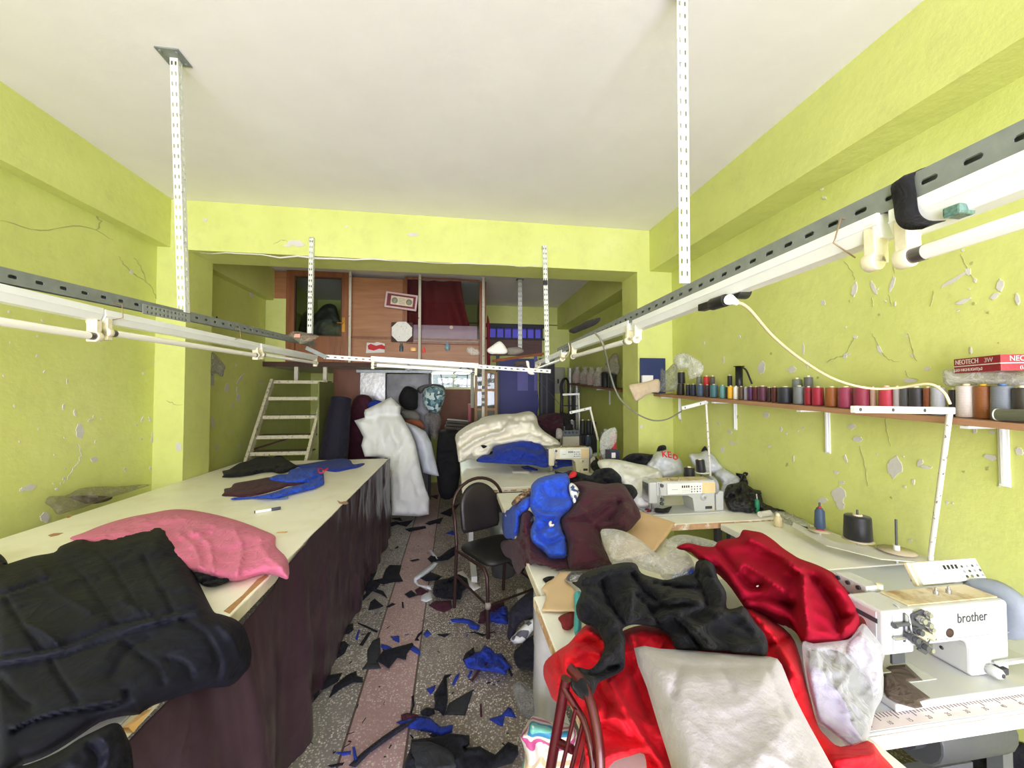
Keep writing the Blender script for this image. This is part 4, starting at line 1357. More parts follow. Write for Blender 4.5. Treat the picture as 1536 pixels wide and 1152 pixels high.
tag(MB().prism([(0, 0), (.1, 0), (.09, .05), (.02, .05)], (s2.x, yp - .003, zfl + .004), (1, 0, 0), (0, 0, 1), .002).build('sticker_remnant', mat('pink print', (206, 120, 120), .7, var=.3, vscale=40)), 'torn pink sticker remnant under the white rail', 'sticker')
zr = lambda u, v: at(u, v, y=3.4)
def small(name, label, cat, u, v, w, h, m, prof=None):
 p = zr(u, v)
 mb = MB().lathe(prof or [(w / 2, 0), (w / 2, h * .6), (w * .3, h * .8), (w * .3, h)], p, 12)
 return tag(mb.build(name, m), label, cat)
small('bottle', 'small dark bottle standing on the white crossing rail', 'bottle', 602, 527, .035, .07, mat('dark glass', (40, 52, 60), .15, coat=.5))
small('tape_roll', 'tan roll of tape lying on the white crossing rail', 'tape', 620, 527, .055, .03, mat('tan tape', (206, 160, 104), .5), [(.026, 0), (.026, .03), (.014, .03), (.014, 0), (.026, 0)])
small('thread_spool', 'tiny red and white spool on the white crossing rail', 'spool', 636, 529, .022, .045, mat('red spool', (190, 40, 40), .5))
c = at(671, 520, y=yp - .02)
tag(MB().lathe([(0, -.06), (.03, -.05), (.036, -.01), (.03, .03), (.012, .055), (.004, .075), (0, .08)], c, 14).build('glass_charm', mat('pale blue glass', (130, 168, 186), .15, coat=.6, var=.3, vscale=50)), 'pale blue glass charm hung on the plywood under the red curtain', 'charm')
c = at(613, 552, y=YL - .09)
cl_ = thing('wall_charm', 'round grey patterned charm hung under the loft edge', 'charm', c + Vector((0, .03, 0)))
MB().prism([(.05 * math.cos(k * PI / 6) * (1 if k % 2 else .86), .05 * math.sin(k * PI / 6) * (1 if k % 2 else .86)) for k in range(12)], c, (1, 0, 0), (0, 0, 1), .012).build('disc', mat('grey enamel', (110, 120, 126), .4, var=.3, vscale=60), cl_)
MB().prism([(.022 * math.cos(k * PI / 6), .022 * math.sin(k * PI / 6)) for k in range(12)], c - Vector((0, .0125, 0)), (1, 0, 0), (0, 0, 1), .003).build('centre', mat('pale enamel', (176, 186, 190), .4), cl_)
relief('tissue_pack', mat('white tissue', (232, 230, 222), .85, bump=.2, bscale=30), C2([(66, 545), (120, 500), (180, 460), (215, 475), (255, 530), (262, 565), (230, 582), (150, 582), (100, 580)]), [plane((0, 3.375, 0), (0, -1, .2))],
  T=.03, rim=8, amp=.015, size=.05, step=2.5, back=.03, tag_=('white paper bundle resting on the crossing rail near the cable rail', 'paper bundle'))
relief('plastic_scrap', film('clear scrap', (214, 214, 206), .2, .45, 40), D3([(1225, 740), (1240, 700), (1290, 695), (1330, 720), (1350, 715), (1380, 760), (1360, 785), (1280, 785)]), [plane((0, 3.35, 0), (0, -1, .2))], T=.02, rim=5, amp=.012, size=.03, step=2,
  back=.02, tag_=('clear crumpled plastic on the crossing rail', 'plastic'))
MSH = mat('grey rag', (124, 116, 110), .9)
relief('rag', MSH, C2([(255, 530), (330, 515), (390, 520), (420, 560), (360, 585), (270, 585)]), [plane((0, 3.4, 0), (0, -1, .2))], T=.03, rim=6, amp=.02, size=.05, step=2.5, back=.03, tag_=('grey rag on the rail behind the white paper bundle', 'rag'))
relief('hanging_rag', mat('dark rag', (64, 54, 52), .9, var=.3, vscale=40), C2([(330, 660), (400, 645), (470, 650), (480, 700), (440, 720), (400, 700), (360, 710), (335, 690)]), [plane((0, 3.4, 0), (0, -1, 0))], T=.03, rim=6, amp=.02, size=.04, step=2.5,
  back=.03, tag_=('dark threads and rags hanging under the rail corner', 'rag'))
relief('white_tie', M_WPAP, C2([(440, 650), (470, 655), (480, 720), (520, 765), (515, 782), (470, 775), (450, 745), (462, 720), (445, 690)]), [plane((0, 3.38, 0), (0, -1, 0))], T=.014, rim=4, amp=.006, size=.03, step=2, back=.012,
  tag_=('knotted white strip hanging under the rail corner', 'strip'))
pts = [at(*q, y=3.4) for q in C2([(490, 725), (540, 720), (575, 690), (575, 660)])]
tag(MB().tube(curve3(pts, 4), .004, 6).build('loose_wire', M_CABLE), 'short cream wire looping below the rail corner', 'wire')
pts = [at(*q, x=RRX - .01) for q in C2([(760, 600), (800, 622), (840, 600), (862, 540), (850, 480)])]
tag(MB().tube(curve3(pts, 4), .004, 6).build('loose_wire', M_CABLE), 'cream wire loop beside the third tube of the cable rail', 'wire')
relief('dark_sack', mat('dark grey sacking', (44, 42, 46), .8, var=.3, vscale=30), C2([(850, 360), (900, 325), (960, 300), (1020, 265), (1090, 245), (1152, 232), (1152, 262), (1110, 300), (1050, 330), (980, 355), (900, 385)]), [plane((RRX + .07, 0, 0), (-1, -.2, .3))], T=.02, rim=6,
  amp=.012, size=.05, step=2.5, back=.02, tag_=('dark folded sack lying on the far end of the cable rail', 'sack'))
M_STAIR = mat('stair paint', (196, 190, 160), .6, var=.08, vscale=30, dirt=(122, 104, 78), dscale=40, dlo=.57, dhi=.63)
M_TREAD = mat('worn checker plate', (104, 100, 84), .6, .2, var=.2, vscale=40)
st_ = thing('steel_stair', 'steep flaking cream steel stair leading up to the loft', 'stair', (-1.8, 4.9, 0))
ya, yb = 4.55, 5.12
pLt, pRt = at(409, 571, y=yb), at(490, 573, y=yb)
pLb, pRb = at(371, 684, y=ya), at(461, 686, y=ya)
def extend(a, b):
 t = a.z / (a.z - b.z)
 return a + (b - a) * t
for a, b_ in ((pLt, pLb), (pRt, pRb)):
 e = extend(a, b_)
 e.y = max(e.y, 4.0)
 MB().bar(a, Vector((e.x, e.y, .0)), .03, .075, up=(0, -1, .6)).build('stringer', M_STAIR, st_)
zt_ = pLt.z
for k, (v, uL, uR) in enumerate([(571, 409, 490), (596, 403, 482), (624, 394, 474), (654, 385, 467), (679, 373, 463)]):
 f = (v - 571) / (685 - 571)
 y = yb + (ya - yb) * f
 a, b_ = at(uL, v, y=y), at(uR, v, y=y)
 z = a.z
 xa, xb = pLt.x + (pLb.x - pLt.x) * f, pRt.x + (pRb.x - pRt.x) * f
 tr_ = MB().box(xa, xb, y + .005, y + .22, z - .012, z).build('tread', M_TREAD, st_)
 MB().box(xa, xb, y - .008, y + .005, z - .035, z + .004).build('nosing', M_STAIR, tr_)
MB().bar(at(378, 675, y=5.0), at(440, 655, y=5.25), .02, .02).build('brace', M_DARKW, st_)
MB().box(pRt.x + .02, pRt.x + .035, 4.75, yb + .2, .0, zt_ - .02).build('side_panel', mat('greenish board', (112, 118, 62), .7, var=.15), st_)
for u in (445, 488):
 a = at(u, 556, y=YL)
 tag(MB().box(a.x - .022, a.x + .022, YL - .02, YL + .02, zt_ + .001, zfl - .061).build('steel_post', M_CREAM), 'short cream post under the loft edge %s' % ('above the middle of the stair' if u == 445 else 'beside the stair top'), 'post', 'loft posts')
M_FOIL = mat('brushed steel sheet', (150, 150, 150), .32, .85, var=.15, vscale=3, bump=.3, bscale=12)
M_BRWN = mat('brown hardboard', (112, 66, 42), .55, var=.1)
def panel(name, label, cat, u0, u1, v0, v1, y, m, t=.02, grp=None):
 a, b_ = at(u0, v0, y=y), at(u1, v1, y=y)
 zb = max(b_.z, 0)
 return tag(MB().box(a.x, b_.x, y, y + t, zb, a.z).build(name, m), label, cat, grp)
panel('hardboard_panel', 'tall brown hardboard panel under the loft beside the stair', 'panel', 500, 537, 550, 800, 5.75, M_BRWN)
panel('steel_sheet', 'shiny ribbed steel panel under the loft', 'panel', 537, 576, 557, 800, 5.78, M_FOIL, grp='steel panels under the loft')
panel('steel_sheet', 'dull wide steel panel behind the wadding under the loft', 'panel', 577, 645, 561, 800, 5.9, mat('dull steel sheet', (104, 104, 104), .5, .6, var=.3, vscale=5, bump=.4, bscale=10), grp='steel panels under the loft')
a, b_ = at(535, 556, y=5.72), at(646, 556, y=5.72)
tag(MB().box(a.x, b_.x, 5.70, 5.74, a.z - .025, a.z + .012).build('shutter_rail', M_GALV), 'grey metal rail above the steel panels under the loft', 'rail')
fr_ = MB()
for u in (577, 645):
 p = at(u, 600, y=5.85)
 fr_.box(p.x - .02, p.x + .02, 5.83, 5.87, 0, at(u, 556, y=5.85).z)
tag(fr_.build('upright_rack', mat('dark metal', (40, 40, 42), .5, .3)), 'dark upright frame around the dull steel panel', 'frame')
win2 = structure(MB().box(wx0, wx0 + .03, Y1 + .02, Y1 + .07, wz0, wz1).box(wx1 - .03, wx1, Y1 + .02, Y1 + .07, wz0, wz1).box(wx0 + .03, wx1 - .03, Y1 + .02, Y1 + .07, wz1 - .03, wz1).box(wx0 + .03, wx1 - .03, Y1 + .02, Y1 + .07, wz0, wz0 + .03)
     .box((wx0 + wx1) / 2 - .012, (wx0 + wx1) / 2 + .012, Y1 + .03, Y1 + .06, wz0 + .03, wz1 - .03).build('window_2', M_CREAM, loc=((wx0 + wx1) / 2, Y1, wz0)))
MB().box(wx0 + .03, wx1 - .03, Y1 + .044, Y1 + .048, wz0 + .03, wz1 - .03).build('pane', M_GLASS, win2)
lf = MB()
rr = random.Random(5)
for k in range(1100):
 c = Vector((rr.uniform(wx0 - .9, wx1 + .9), rr.uniform(7.7, 8.5), rr.uniform(.9, 2.75)))
 if vnoise(np.array([[c.x * 2.2, c.z * 2.2, 0]]), 4)[0] < -.05:
  continue
 a = Vector((rr.gauss(0, 1), rr.gauss(0, 1), rr.gauss(0, 1))).normalized()
 b_ = a.orthogonal().normalized()
 s = rr.uniform(.03, .07)
 lf.add([c - a * s, c + b_ * s * .5, c + a * s, c - b_ * s * .5], [(0, 1, 2, 3)], 0)
sh = thing('garden_shrub', 'leafy green shrub seen through the rear window', 'shrub', ((wx0 + wx1) / 2, 8.1, 0))
tag(lf.build('foliage', mat('leaf', (120, 140, 70), .6, var=.5, vscale=8, bump=0), sh), None, None, None, 'stuff')
tb = MB()
for k in range(6):
 x = wx0 - .5 + k * .35
 tb.tube([(x, 8.1, 0), (x + .1, 8.0, 1.1), (x + rr.uniform(-.2, .2), 8.1, 2.5)], [.03, .02, .008], 6)
tb.build('stems', mat('bark', (100, 84, 64), .9), sh)
structure(MB().box(XL - 3, XR + 3, Y1 + .15, 12, -.15, -.05).build('ground_outside', mat('yard soil', (120, 116, 100), .9), loc=(0, 9, -.15)))
panel('window_board', 'brown board below the rear window', 'board', 648, 711, 584, 650, Y1 - .06, mat('faded brown board', (124, 84, 66), .7, var=.12))
panel('white_jamb', 'white upright strip beside the rear window', 'strip', 706, 711, 552, 612, Y1 - .09, M_CREAM)
hc = at(697, 552, y=5.25)
p = lambda q: at(*C6([q])[0], y=5.25)
mb = MB().tube(curve3([p((640, 130)), p((700, 85)), p((742, 65)), p((790, 85)), p((838, 112))], 4), .008, 6)
mb.tube(curve3([p((742, 65)), p((750, 40)), p((742, 20)), p((730, 26))], 4), .005, 6)
mb.tube([p((640, 132)), p((700, 150)), p((770, 150)), p((838, 115))], .004, 6)
tag(mb.build('coat_hanger', M_BLACKP), 'black coat hanger hooked under the loft edge', 'hanger')
a, b_ = at(714, 558, y=6.3), at(744, 614, y=6.3)
cb = thing('glazed_cupboard', 'light wooden glazed cupboard leaning by the blue door', 'cupboard', ((a.x + b_.x) / 2, 6.4, 0))
M_PINE = wood('pale wood', (170, 128, 84), (192, 152, 106), 'Z', 4)
mb = MB()
xs = [a.x, (a.x + b_.x) / 2, b_.x]
for x in xs:
 mb.box(x - .022, x + .022, 6.28, 6.32, 0, a.z)
for v in (558, 585, 614):
 z = at(730, v, y=6.3).z
 mb.box(xs[0] + .022, xs[2] - .022, 6.285, 6.315, z - .02, z + .02)
mb.build('door_frame', M_PINE, cb)
MB().box(xs[0], xs[2], 6.33, 6.5, 0, a.z).build('carcass', mat('cupboard inside', (136, 134, 120), .6, var=.2, vscale=6), cb)
MB().box(xs[0] + .022, xs[2] - .022, 6.318, 6.322, at(730, 613, y=6.3).z, a.z - .02).build('pane', M_GLASS, cb)
M_DOORB = mat('blue door paint', (52, 56, 128), .5, var=.1, vscale=3)
M_LILAC = mat('lilac sheet', (104, 100, 176), .5, var=.08)
dx0, dx1, dzt = at(749, 545, y=Y1 - .06).x, at(806, 545, y=Y1 - .06).x, at(770, 538, y=Y1 - .06).z
dr = structure(MB().box(dx0, dx1, Y1 - .07, Y1 - .02, 0, dzt).build('door_1', M_DOORB, loc=((dx0 + dx1) / 2, Y1 - .05, 0), bevel=.004))
for q in ((360, 460, 690, 935), (520, 548, 600, 935)):
 (u0, v0), (u1, v1) = C2([(q[0], q[2]), (q[1], q[3])])
 p0_, p1_ = at(u0, v0, y=Y1 - .074), at(u1, v1, y=Y1 - .074)
 MB().box(p0_.x, p1_.x, Y1 - .0745, Y1 - .0705, p1_.z, p0_.z).build('door_panel', M_LILAC, dr)
MB().box(dx0 - .05, dx0 - .001, Y1 - .09, Y1 - .001, 0, dzt + .05).build('door_jamb', M_BLACKP, dr)
d3x0, d3x1 = at(807, 545, y=Y1 - .06).x, at(829, 545, y=Y1 - .06).x
door3 = structure(MB().box(d3x0, d3x1, Y1 - .2, Y1 - .15, 0, dzt).build('door_3', mat('dark door', (38, 38, 46), .5, var=.1), loc=((d3x0 + d3x1) / 2, Y1 - .17, 0)))
for u in (812, 820):
 x = at(u, 600, y=Y1 - .2).x
 MB().box(x - .018, x + .018, Y1 - .212, Y1 - .2005, .05, dzt - .05).build('door_panel', mat('grey slat', (74, 74, 86), .5), door3)
structure(MB().box(at(733, 520, y=Y1 - .03).x, at(813, 520, y=Y1 - .03).x, Y1 - .035, Y1 - .001, dzt + .055, tz0 - .04).build('trim_10', wood('brown panelling', (84, 54, 46), (108, 72, 62), 'X', 4), loc=(1, Y1, 2)))
w1 = MB()
w1.box(tx0 - .05, tx1 + .05, Y1 - .03, Y1 - .0005, tz1, tz1 + .06).box(tx0 - .05, tx1 + .05, Y1 - .03, Y1 - .0005, tz0 - .035, tz0)
npn = 7
for k in range(npn + 1):
 x = tx0 + (tx1 - tx0) * k / npn
 w1.box(x - .012, x + .012, Y1 - .02, Y1 + .03, tz0, tz1)
win1 = structure(w1.build('window_1', mat('dark frame', (34, 32, 40), .5), loc=((tx0 + tx1) / 2, Y1, tz0)))
mpane = bpy.data.materials.new('lilac glass')
mpane.use_nodes = True
_nt = NT(mpane)
_o, _t, _d, _x = _nt.node('OutputMaterial'), _nt.node('BsdfTransparent'), _nt.node('BsdfDiffuse'), _nt.node('MixShader')
_t.inputs[0].default_value = lin((176, 172, 246))
_d.inputs[0].default_value = lin((120, 112, 200))
_x.inputs[0].default_value = .4
_nt.link(_t.outputs[0], _x.inputs[1])
_nt.link(_d.outputs[0], _x.inputs[2])
_nt.link(_x.outputs[0], _o.inputs[0])
MB().box(tx0, tx1, Y1 + .005, Y1 + .012, tz0, tz1).build('pane', mpane, win1)
structure(MB().box(tx0 - .4, XR - .001, Y1 - .012, Y1 - .0005, tz1 + .062, tz1 + .075).build('trim_11', mat('black conduit', (30, 30, 30), .5), loc=(1, Y1, 2.8)))
relief('lilac_clothes', fabric('lilac cotton', (132, 124, 206), .85), C2([(320, 1045), (380, 1060), (450, 1080), (475, 1000), (520, 950), (548, 940), (548, 1150), (350, 1150), (345, 1100)]), [plane((0, Y1 - .12, 0), (0, -1, .1))], T=.06, rim=8, amp=.06, size=.16, step=2.5,
  back=.05, tag_=('lilac clothes hung low on the blue door', 'clothing'))
a, b_ = at(831, 551, y=Y1 - .12), at(845, 590, y=Y1 - .12)
ec = thing('meter_cabinet', 'grey electrical cabinet on the rear wall corner', 'cabinet', ((a.x + b_.x) / 2, Y1 - .06, b_.z))
MB().box(a.x, b_.x + .03, Y1 - .12, Y1 - .001, b_.z, a.z).build('body', mat('grey enamel box', (150, 150, 136), .5, var=.05), ec, bevel=.004)
MB().box(a.x + .06, a.x + .09, Y1 - .13, Y1 - .1205, b_.z + .18, b_.z + .26).build('lock', M_BLACKP, ec)
for u, lab in ((855, 'first'), (865, 'second')):
 p = at(u, 590, y=6.3)
 q = at(u, 552, y=6.3)
 tag(MB().cyl((q.x, 6.3, at(u, 650, y=6.3).z if False else .0), (q.x, 6.3, q.z), .045, n=14).build('metal_tube', mat('crinkled steel tube', (170, 172, 160), .4, .4, var=.3, vscale=30)), lab + ' of two tall pale tubes standing in the far corner, counted from the grey cabinet', 'tube', 'tubes in the far corner')
coil = MB()
for k in range(7):
 t = k / 6 - .5
 pts = [at(*q, y=6.0 + t * .1) for q in C1([(290 + k * 6, 215), (286 + k * 5, 140), (310 + k * 4, 70), (350, 48 + k * 3), (380 - k * 3, 80), (392 - k * 4, 150), (385 - k * 3, 215)])]
 coil.tube(curve3(pts, 4), .006, 5)
tag(coil.build('cable_coil', mat('black cable', (26, 26, 28), .5)), 'coil of black cable hanging in front of the pale tubes', 'cable')
mb = MB()
for q in (((300, 215), (262, 410)), ((385, 215), (400, 420)), ((318, 215), (300, 400)), ((440, 200), (452, 470)), ((425, 200), (430, 420))):
 (u0, v0), (u1, v1) = C1([q[0], q[1]])
 a, b_ = at(u0, v0, y=6.0), at(u1, v1, y=6.0)
 mb.bar(a, Vector((b_.x, 6.0, .001)), .022, .022)
(u0, v0), (u1, v1) = C1([(300, 348), (480, 352)])
mb.bar(at(u0, v0, y=6.0), at(u1, v1, y=6.0), .015, .015)
tag(mb.build('dark_stand', mat('dark metal', (40, 40, 42), .5, .3)), 'thin dark metal stand in the far corner below the cable coil', 'stand')
for k, q in enumerate([[(560, 740), (700, 845)], [(560, 830), (700, 990), (760, 1060)]]):
 pts = [at(*w_, y=4.4 + .3 * i) for i, w_ in enumerate(C2(q))]
 tag(MB().tube(pts, .003, 5).build('thread_line', mat('grey string', (90, 88, 80), .8)), 'thin grey string slanting across the rear bay, %s of two' % ('upper' if k == 0 else 'lower'), 'string')
sh0, sh1 = at(928, 584, x=1.98), at(868, 575, x=1.98)
rs = thing('rear_shelf', 'plank shelf with plastic-wrapped cones on the rear bay wall', 'shelf', (2.0, (sh0.y + sh1.y) / 2, sh0.z))
MB().bar((2.0, sh0.y - .2, sh0.z - .02), (2.0, sh1.y + .3, sh1.z - .02 + .3 * (sh1.z - sh0.z) / (sh1.y - sh0.y)), .21, .025).build('plank', wood('shelf board', (116, 78, 54), (142, 100, 72), 'Y', 4), rs)
p = at(898, 582, x=1.95)
pz = sh0.z + (sh1.z - sh0.z) * (p.y - sh0.y) / (sh1.y - sh0.y)
MB().box(XR - .012, XR - .001, p.y - .016, p.y + .016, at(898, 606, x=XR).z, pz - .034).box(1.92, XR - .012, p.y - .016, p.y + .016, pz - .046, pz - .035).build('bracket', M_LAMPW, rs)
zs_ = lambda y: sh0.z + (sh1.z - sh0.z) * (y - sh0.y) / (sh1.y - sh0.y) - .006
for i, (u, w_, h_, c, lab) in enumerate([(866, 9, 30, (182, 140, 126), 'beige-pink bag of cones at the far end of the rear shelf'), (878, 9, 24, (150, 116, 106), 'dusty pink bag of cones on the rear shelf'), (888, 10, 28, (170, 110, 112), 'pinkish bag of cones in the middle of the rear shelf'),
           (899, 11, 30, (120, 116, 108), 'grey bag of cones on the rear shelf above the bracket')]):
 y = at(u, 578, x=2.0).y
 zz = zs_(y) + .002
 r_ = w_ * .5 * y / 580 * 1.6
 b0 = thing('cone_bag', lab, 'bag', (2.0, y, zz), 'bags of cones on the rear shelf')
 MB().lathe([(.0, 0), (.06, 0), (.06, .12), (.05, .15), (0, .15)], (2.0, y, zz), 14).build('thread_cone', thread_mat('t%d' % sum(c), c), b0)
 vs_ = MB()
 prof = [(0.075, .0), (.088, .04), (.086, .12), (.075, .18), (.04, .22), (.03, .25), (.05, .27)]
 vs_.lathe(prof, (2.0, y, zz), 18)
 arr = np.array(vs_.v)
 arr[:, :2] += ((crumple(arr, .06, i) - .5) * .03)[:, None] * np.array([1, 1])
 arr[:, 2] = np.maximum(arr[:, 2], zz)
 vs_.v = [tuple(a_) for a_ in arr]
 vs_.build('wrapping', film('bag film', (220, 214, 206), .18, .5, 40, .9, .3), b0)
for i, (u, c, lab) in enumerate([(909, (24, 24, 34), 'dark navy cone beside the bags on the rear shelf'), (920, (40, 48, 46), 'blackish cone nearest the pillar on the rear shelf')]):
 y = at(u, 580, x=2.0).y
 zz = zs_(y) + .002
 tag(MB().lathe([(.055, 0), (.055, .2), (.03, .21), (.0, .21)], (1.99, y, zz), 16).build('thread_cone', thread_mat('t%d' % sum(c), c)), lab, 'thread cone')
relief('plastic_bag', film('bag film', (220, 214, 206), .18, .5, 40, .9, .3), [(905, 556), (915, 535), (925, 530), (929, 545), (929, 560), (918, 562)], [plane((2.0, 0, 0), (-1, 0, 0))], T=.05, rim=7, amp=.04, size=.06, step=2.2, back=.04,
  tag_=('crumpled clear bag on top of the cones near the pillar on the rear shelf', 'bag'))
M_NAVY = fabric('navy cloth', (30, 28, 42), .75, .04)
p0_, p1_ = at(512, 598, y=4.95), at(500, 690, y=4.75)
rl = thing('fabric_roll', 'dark navy roll of cloth leaning beside the stair', 'fabric roll', (p1_.x, 4.7, 0))
bot_ = p1_ + (p1_ - p0_) * (p1_.z / (p0_.z - p1_.z))
MB().tube([bot_ + Vector((0, 0, .06)), bot_.lerp(p0_, .3), bot_.lerp(p0_, .6), p0_], [.15, .155, .15, .115], 20).build('rolled_cloth', M_NAVY, rl)
MB().tube([bot_ + Vector((.02, -.03, .06)), bot_.lerp(p0_, .5) + Vector((.06, -.11, 0)), p0_ + Vector((.05, -.08, -.1))], [.05, .055, .02], 10).build('loose_flap', M_NAVY, rl)
relief('dark_bundle', M_MAROON, [(530, 600), (548, 592), (560, 610), (556, 700), (552, 752), (522, 752), (520, 690), (523, 640)], [plane((0, 5.3, 0), (0, -1, .1))], T=.08, rim=10, amp=.05, size=.14, step=3, back=.1, tag_=('dark plum bundle between navy roll and white wadding', 'bundle'))
relief('blue_bundle', M_BLUED, C6([(60, 330), (100, 300), (150, 310), (160, 350), (100, 372)]) and [(552, 606), (562, 600), (574, 603), (572, 612), (556, 614)], [plane((0, 5.2, 0), (0, -1, .1))], T=.05, rim=6, amp=.03, size=.08, step=2.5, back=.06,
  tag_=('bit of dark blue cloth behind the top of the white wadding', 'cloth'))
M_WAD = mat('white wadding', (226, 228, 226), .95, var=.04, bump=.35, bscale=14, sheen=.1)
wad = relief('wadding_sheet', M_WAD, Z7([(535, 340), (610, 318), (605, 285), (612, 262), (700, 220), (800, 170), (870, 240), (865, 290), (890, 330), (930, 400), (975, 500), (1000, 620), (1020, 720), (1045, 820), (1075, 900), (1072, 1015), (1000, 1030), (805, 1022), (795, 700), (780, 610), (700, 600), (610, 600), (585, 520), (600, 460), (570, 400)]),
    [plane((0, 4.62, 0), (0, -1, .28))], T=.08, rim=8, smooth=False, amp=.075, size=.3, step=3.5, back=.12, oct=2, stretch=(1.6, 1, .5), under=.003,
    folds=[(Z7([(620, 320), (720, 300), (830, 300), (880, 320)]), -.06, 4), (Z7([(640, 290), (760, 240), (860, 245)]), .05, 6), (Z7([(770, 320), (830, 480), (880, 700), (900, 900)]), .05, 7), (Z7([(850, 480), (930, 640), (960, 860), (960, 1000)]), .04, 8),
     (Z7([(690, 340), (740, 480), (760, 590)]), -.04, 6), (Z7([(880, 560), (940, 700), (990, 850)]), -.04, 5), (Z7([(850, 720), (870, 850), (850, 1000)]), .03, 6)],
    tag_=('big folded sheet of white wadding standing behind the cutting table', 'wadding'))
relief('wadding_sheet', mat('bluish wadding', (214, 220, 228), .95, var=.04, bump=.3, bscale=14), Z7([(900, 350), (980, 380), (1050, 420), (1090, 500), (1110, 590), (1145, 740), (1100, 735), (1030, 715), (1010, 650), (985, 560), (950, 460)]), [plane((0, 5.0, 0), (0, -1, .25))], T=.07, rim=8, smooth=False, amp=.05, size=.3,
  step=3, back=.1, oct=2, folds=[(Z7([(960, 400), (1030, 500), (1060, 650), (1080, 720)]), .05, 6)], tag_=('smaller bluish white wadding beside the big sheet', 'wadding'))
relief('black_bag', mat('black fluffy', (14, 14, 16), .9, bump=.5, bscale=60), C6([(115, 390), (125, 330), (165, 265), (210, 252), (270, 275), (300, 310), (298, 400), (290, 470), (200, 480), (140, 440)]), [plane((0, 5.5, 0), (0, -1, .1))], T=.16, rim=14, amp=.04, size=.1, step=3, back=.15,
  tag_=('black fluffy sack behind the top of the white wadding', 'sack'))
relief('patterned_cushion', pattern('teal leaf print', [(196, 214, 214), (120, 160, 166), (60, 92, 104), (206, 222, 222), (88, 124, 134)], 26), C6([(350, 300), (400, 255), (500, 250), (555, 290), (560, 350), (540, 420), (520, 480), (500, 520), (440, 515), (380, 480), (350, 420)]), [plane((0, 5.6, 0), (0, -1, .1))], T=.14, rim=12, amp=.03, size=.15,
  step=3, back=.12, tag_=('teal and white patterned cushion stacked under the rear window', 'cushion'))
relief('grey_sack', mat('grey sack', (98, 96, 94), .85, var=.15, bump=.3, bscale=20), C6([(290, 270), (350, 235), (440, 228), (540, 245), (560, 300), (500, 280), (400, 262), (350, 300), (340, 330), (300, 310)]), [plane((0, 5.75, 0), (0, -1, .1))], T=.1, rim=10, amp=.04, size=.1, step=3, back=.2,
  tag_=('grey sack draped behind the teal patterned cushion', 'sack'))
relief('clear_sack', film('dull film', (150, 146, 146), .25, .35, 26, .9, .3), C6([(370, 520), (440, 500), (510, 530), (520, 620), (500, 680), (480, 760), (430, 730), (400, 640), (360, 580)]), [plane((0, 5.4, 0), (0, -1, .1))], T=.12, rim=12, amp=.05, size=.1, step=3, back=.1,
  tag_=('dull clear sack below the teal patterned cushion', 'sack'))
relief('orange_cloth', fabric('orange brown cloth', (150, 88, 62), .9), C6([(175, 580), (230, 550), (300, 560), (350, 600), (370, 660), (300, 650), (200, 610)]), [plane((0, 5.3, 0), (0, -1, .3))], T=.06, rim=8, amp=.05, size=.07, step=2.5, back=.08,
  tag_=('orange brown cloth tucked behind the white wadding', 'cloth'))
relief('grey_fleece', mat('grey fleece', (120, 118, 112), .95, bump=.4, bscale=40), C6([(130, 480), (200, 475), (280, 490), (330, 540), (300, 580), (200, 570), (140, 540)]), [plane((0, 5.4, 0), (0, -1, .2))], T=.08, rim=8, amp=.05, size=.08, step=2.5, back=.1,
  tag_=('grey fleece above the orange brown cloth', 'cloth'))
relief('dark_heap', mat('near black cloth', (18, 17, 22), .9, var=.3, bump=.4, bscale=24), C6([(500, 700), (540, 670), (620, 670), (700, 690), (720, 800), (715, 980), (690, 1200), (640, 1320), (520, 1320), (480, 1100), (480, 850)]), [plane((0, 5.2, 0), (0, -1, .25))], T=.15, rim=14, amp=.1, size=.18, step=3.5, back=.2,
  under=.003, tag_=('black heap of cloth under the rear window beside the wadding', 'heap'))
for i in range(3):
 a = at(*C6([(560 + i * 10, 640 - i * 30)])[0], y=5.7)
 b_ = at(*C6([(800, 655 - i * 28)])[0], y=5.7)
 tag(MB().bar(a, b_, .3, .035).build('dark_board', mat('grey brown board', (70 + 14 * i, 62 + 12 * i, 58 + 12 * i), .8, var=.2)), ['lowest', 'middle', 'topmost'][i] + ' of the dusty boards stacked under the rear window', 'board', 'dusty boards under the rear window')
a = at(*C6([(795, 420)])[0], y=5.6)
tag(MB().box(a.x - .02, a.x + .02, 5.58, 5.62, 0, a.z).build('red_pole', mat('dark red paint', (130, 26, 36), .5)), 'dark red upright pole under the rear window', 'pole')
a, b_ = at(663, 712, z=.03), at(694, 690, z=.12)
tag(MB().bar(a, b_, .06, .03).build('floor_plank', mat('weathered plank', (112, 98, 80), .9, var=.2, vscale=20)), 'weathered plank lying on the floor before the white-topped sewing table', 'plank')
relief('dark_box', mat('charcoal box', (36, 32, 34), .8), [(700, 640), (745, 636), (745, 700), (740, 745), (702, 745), (700, 662)], [plane((0, 5.9, 0), (0, -1, 0))], T=.06, rim=4, amp=.005, step=4, back=.1, under=.003, tag_=('charcoal box under the glazed cupboard', 'box'))
for nm_, x_, z_, w_, h_, e_ in (('rear_window_daylight', (wx0 + wx1) / 2, (wz0 + wz1) / 2, wx1 - wx0, wz1 - wz0, 28), ):
 lb = bpy.data.lights.new(nm_, 'AREA')
 lb.shape = 'RECTANGLE'
 lb.size, lb.size_y, lb.energy = w_, h_, e_
 lb.color = (.95, 1, .96)
 ob_ = bpy.data.objects.new(nm_, lb)
 COL.objects.link(ob_)
 ob_.location = (x_, Y1 + .14, z_)
 ob_.rotation_euler = (-PI / 2, 0, 0)
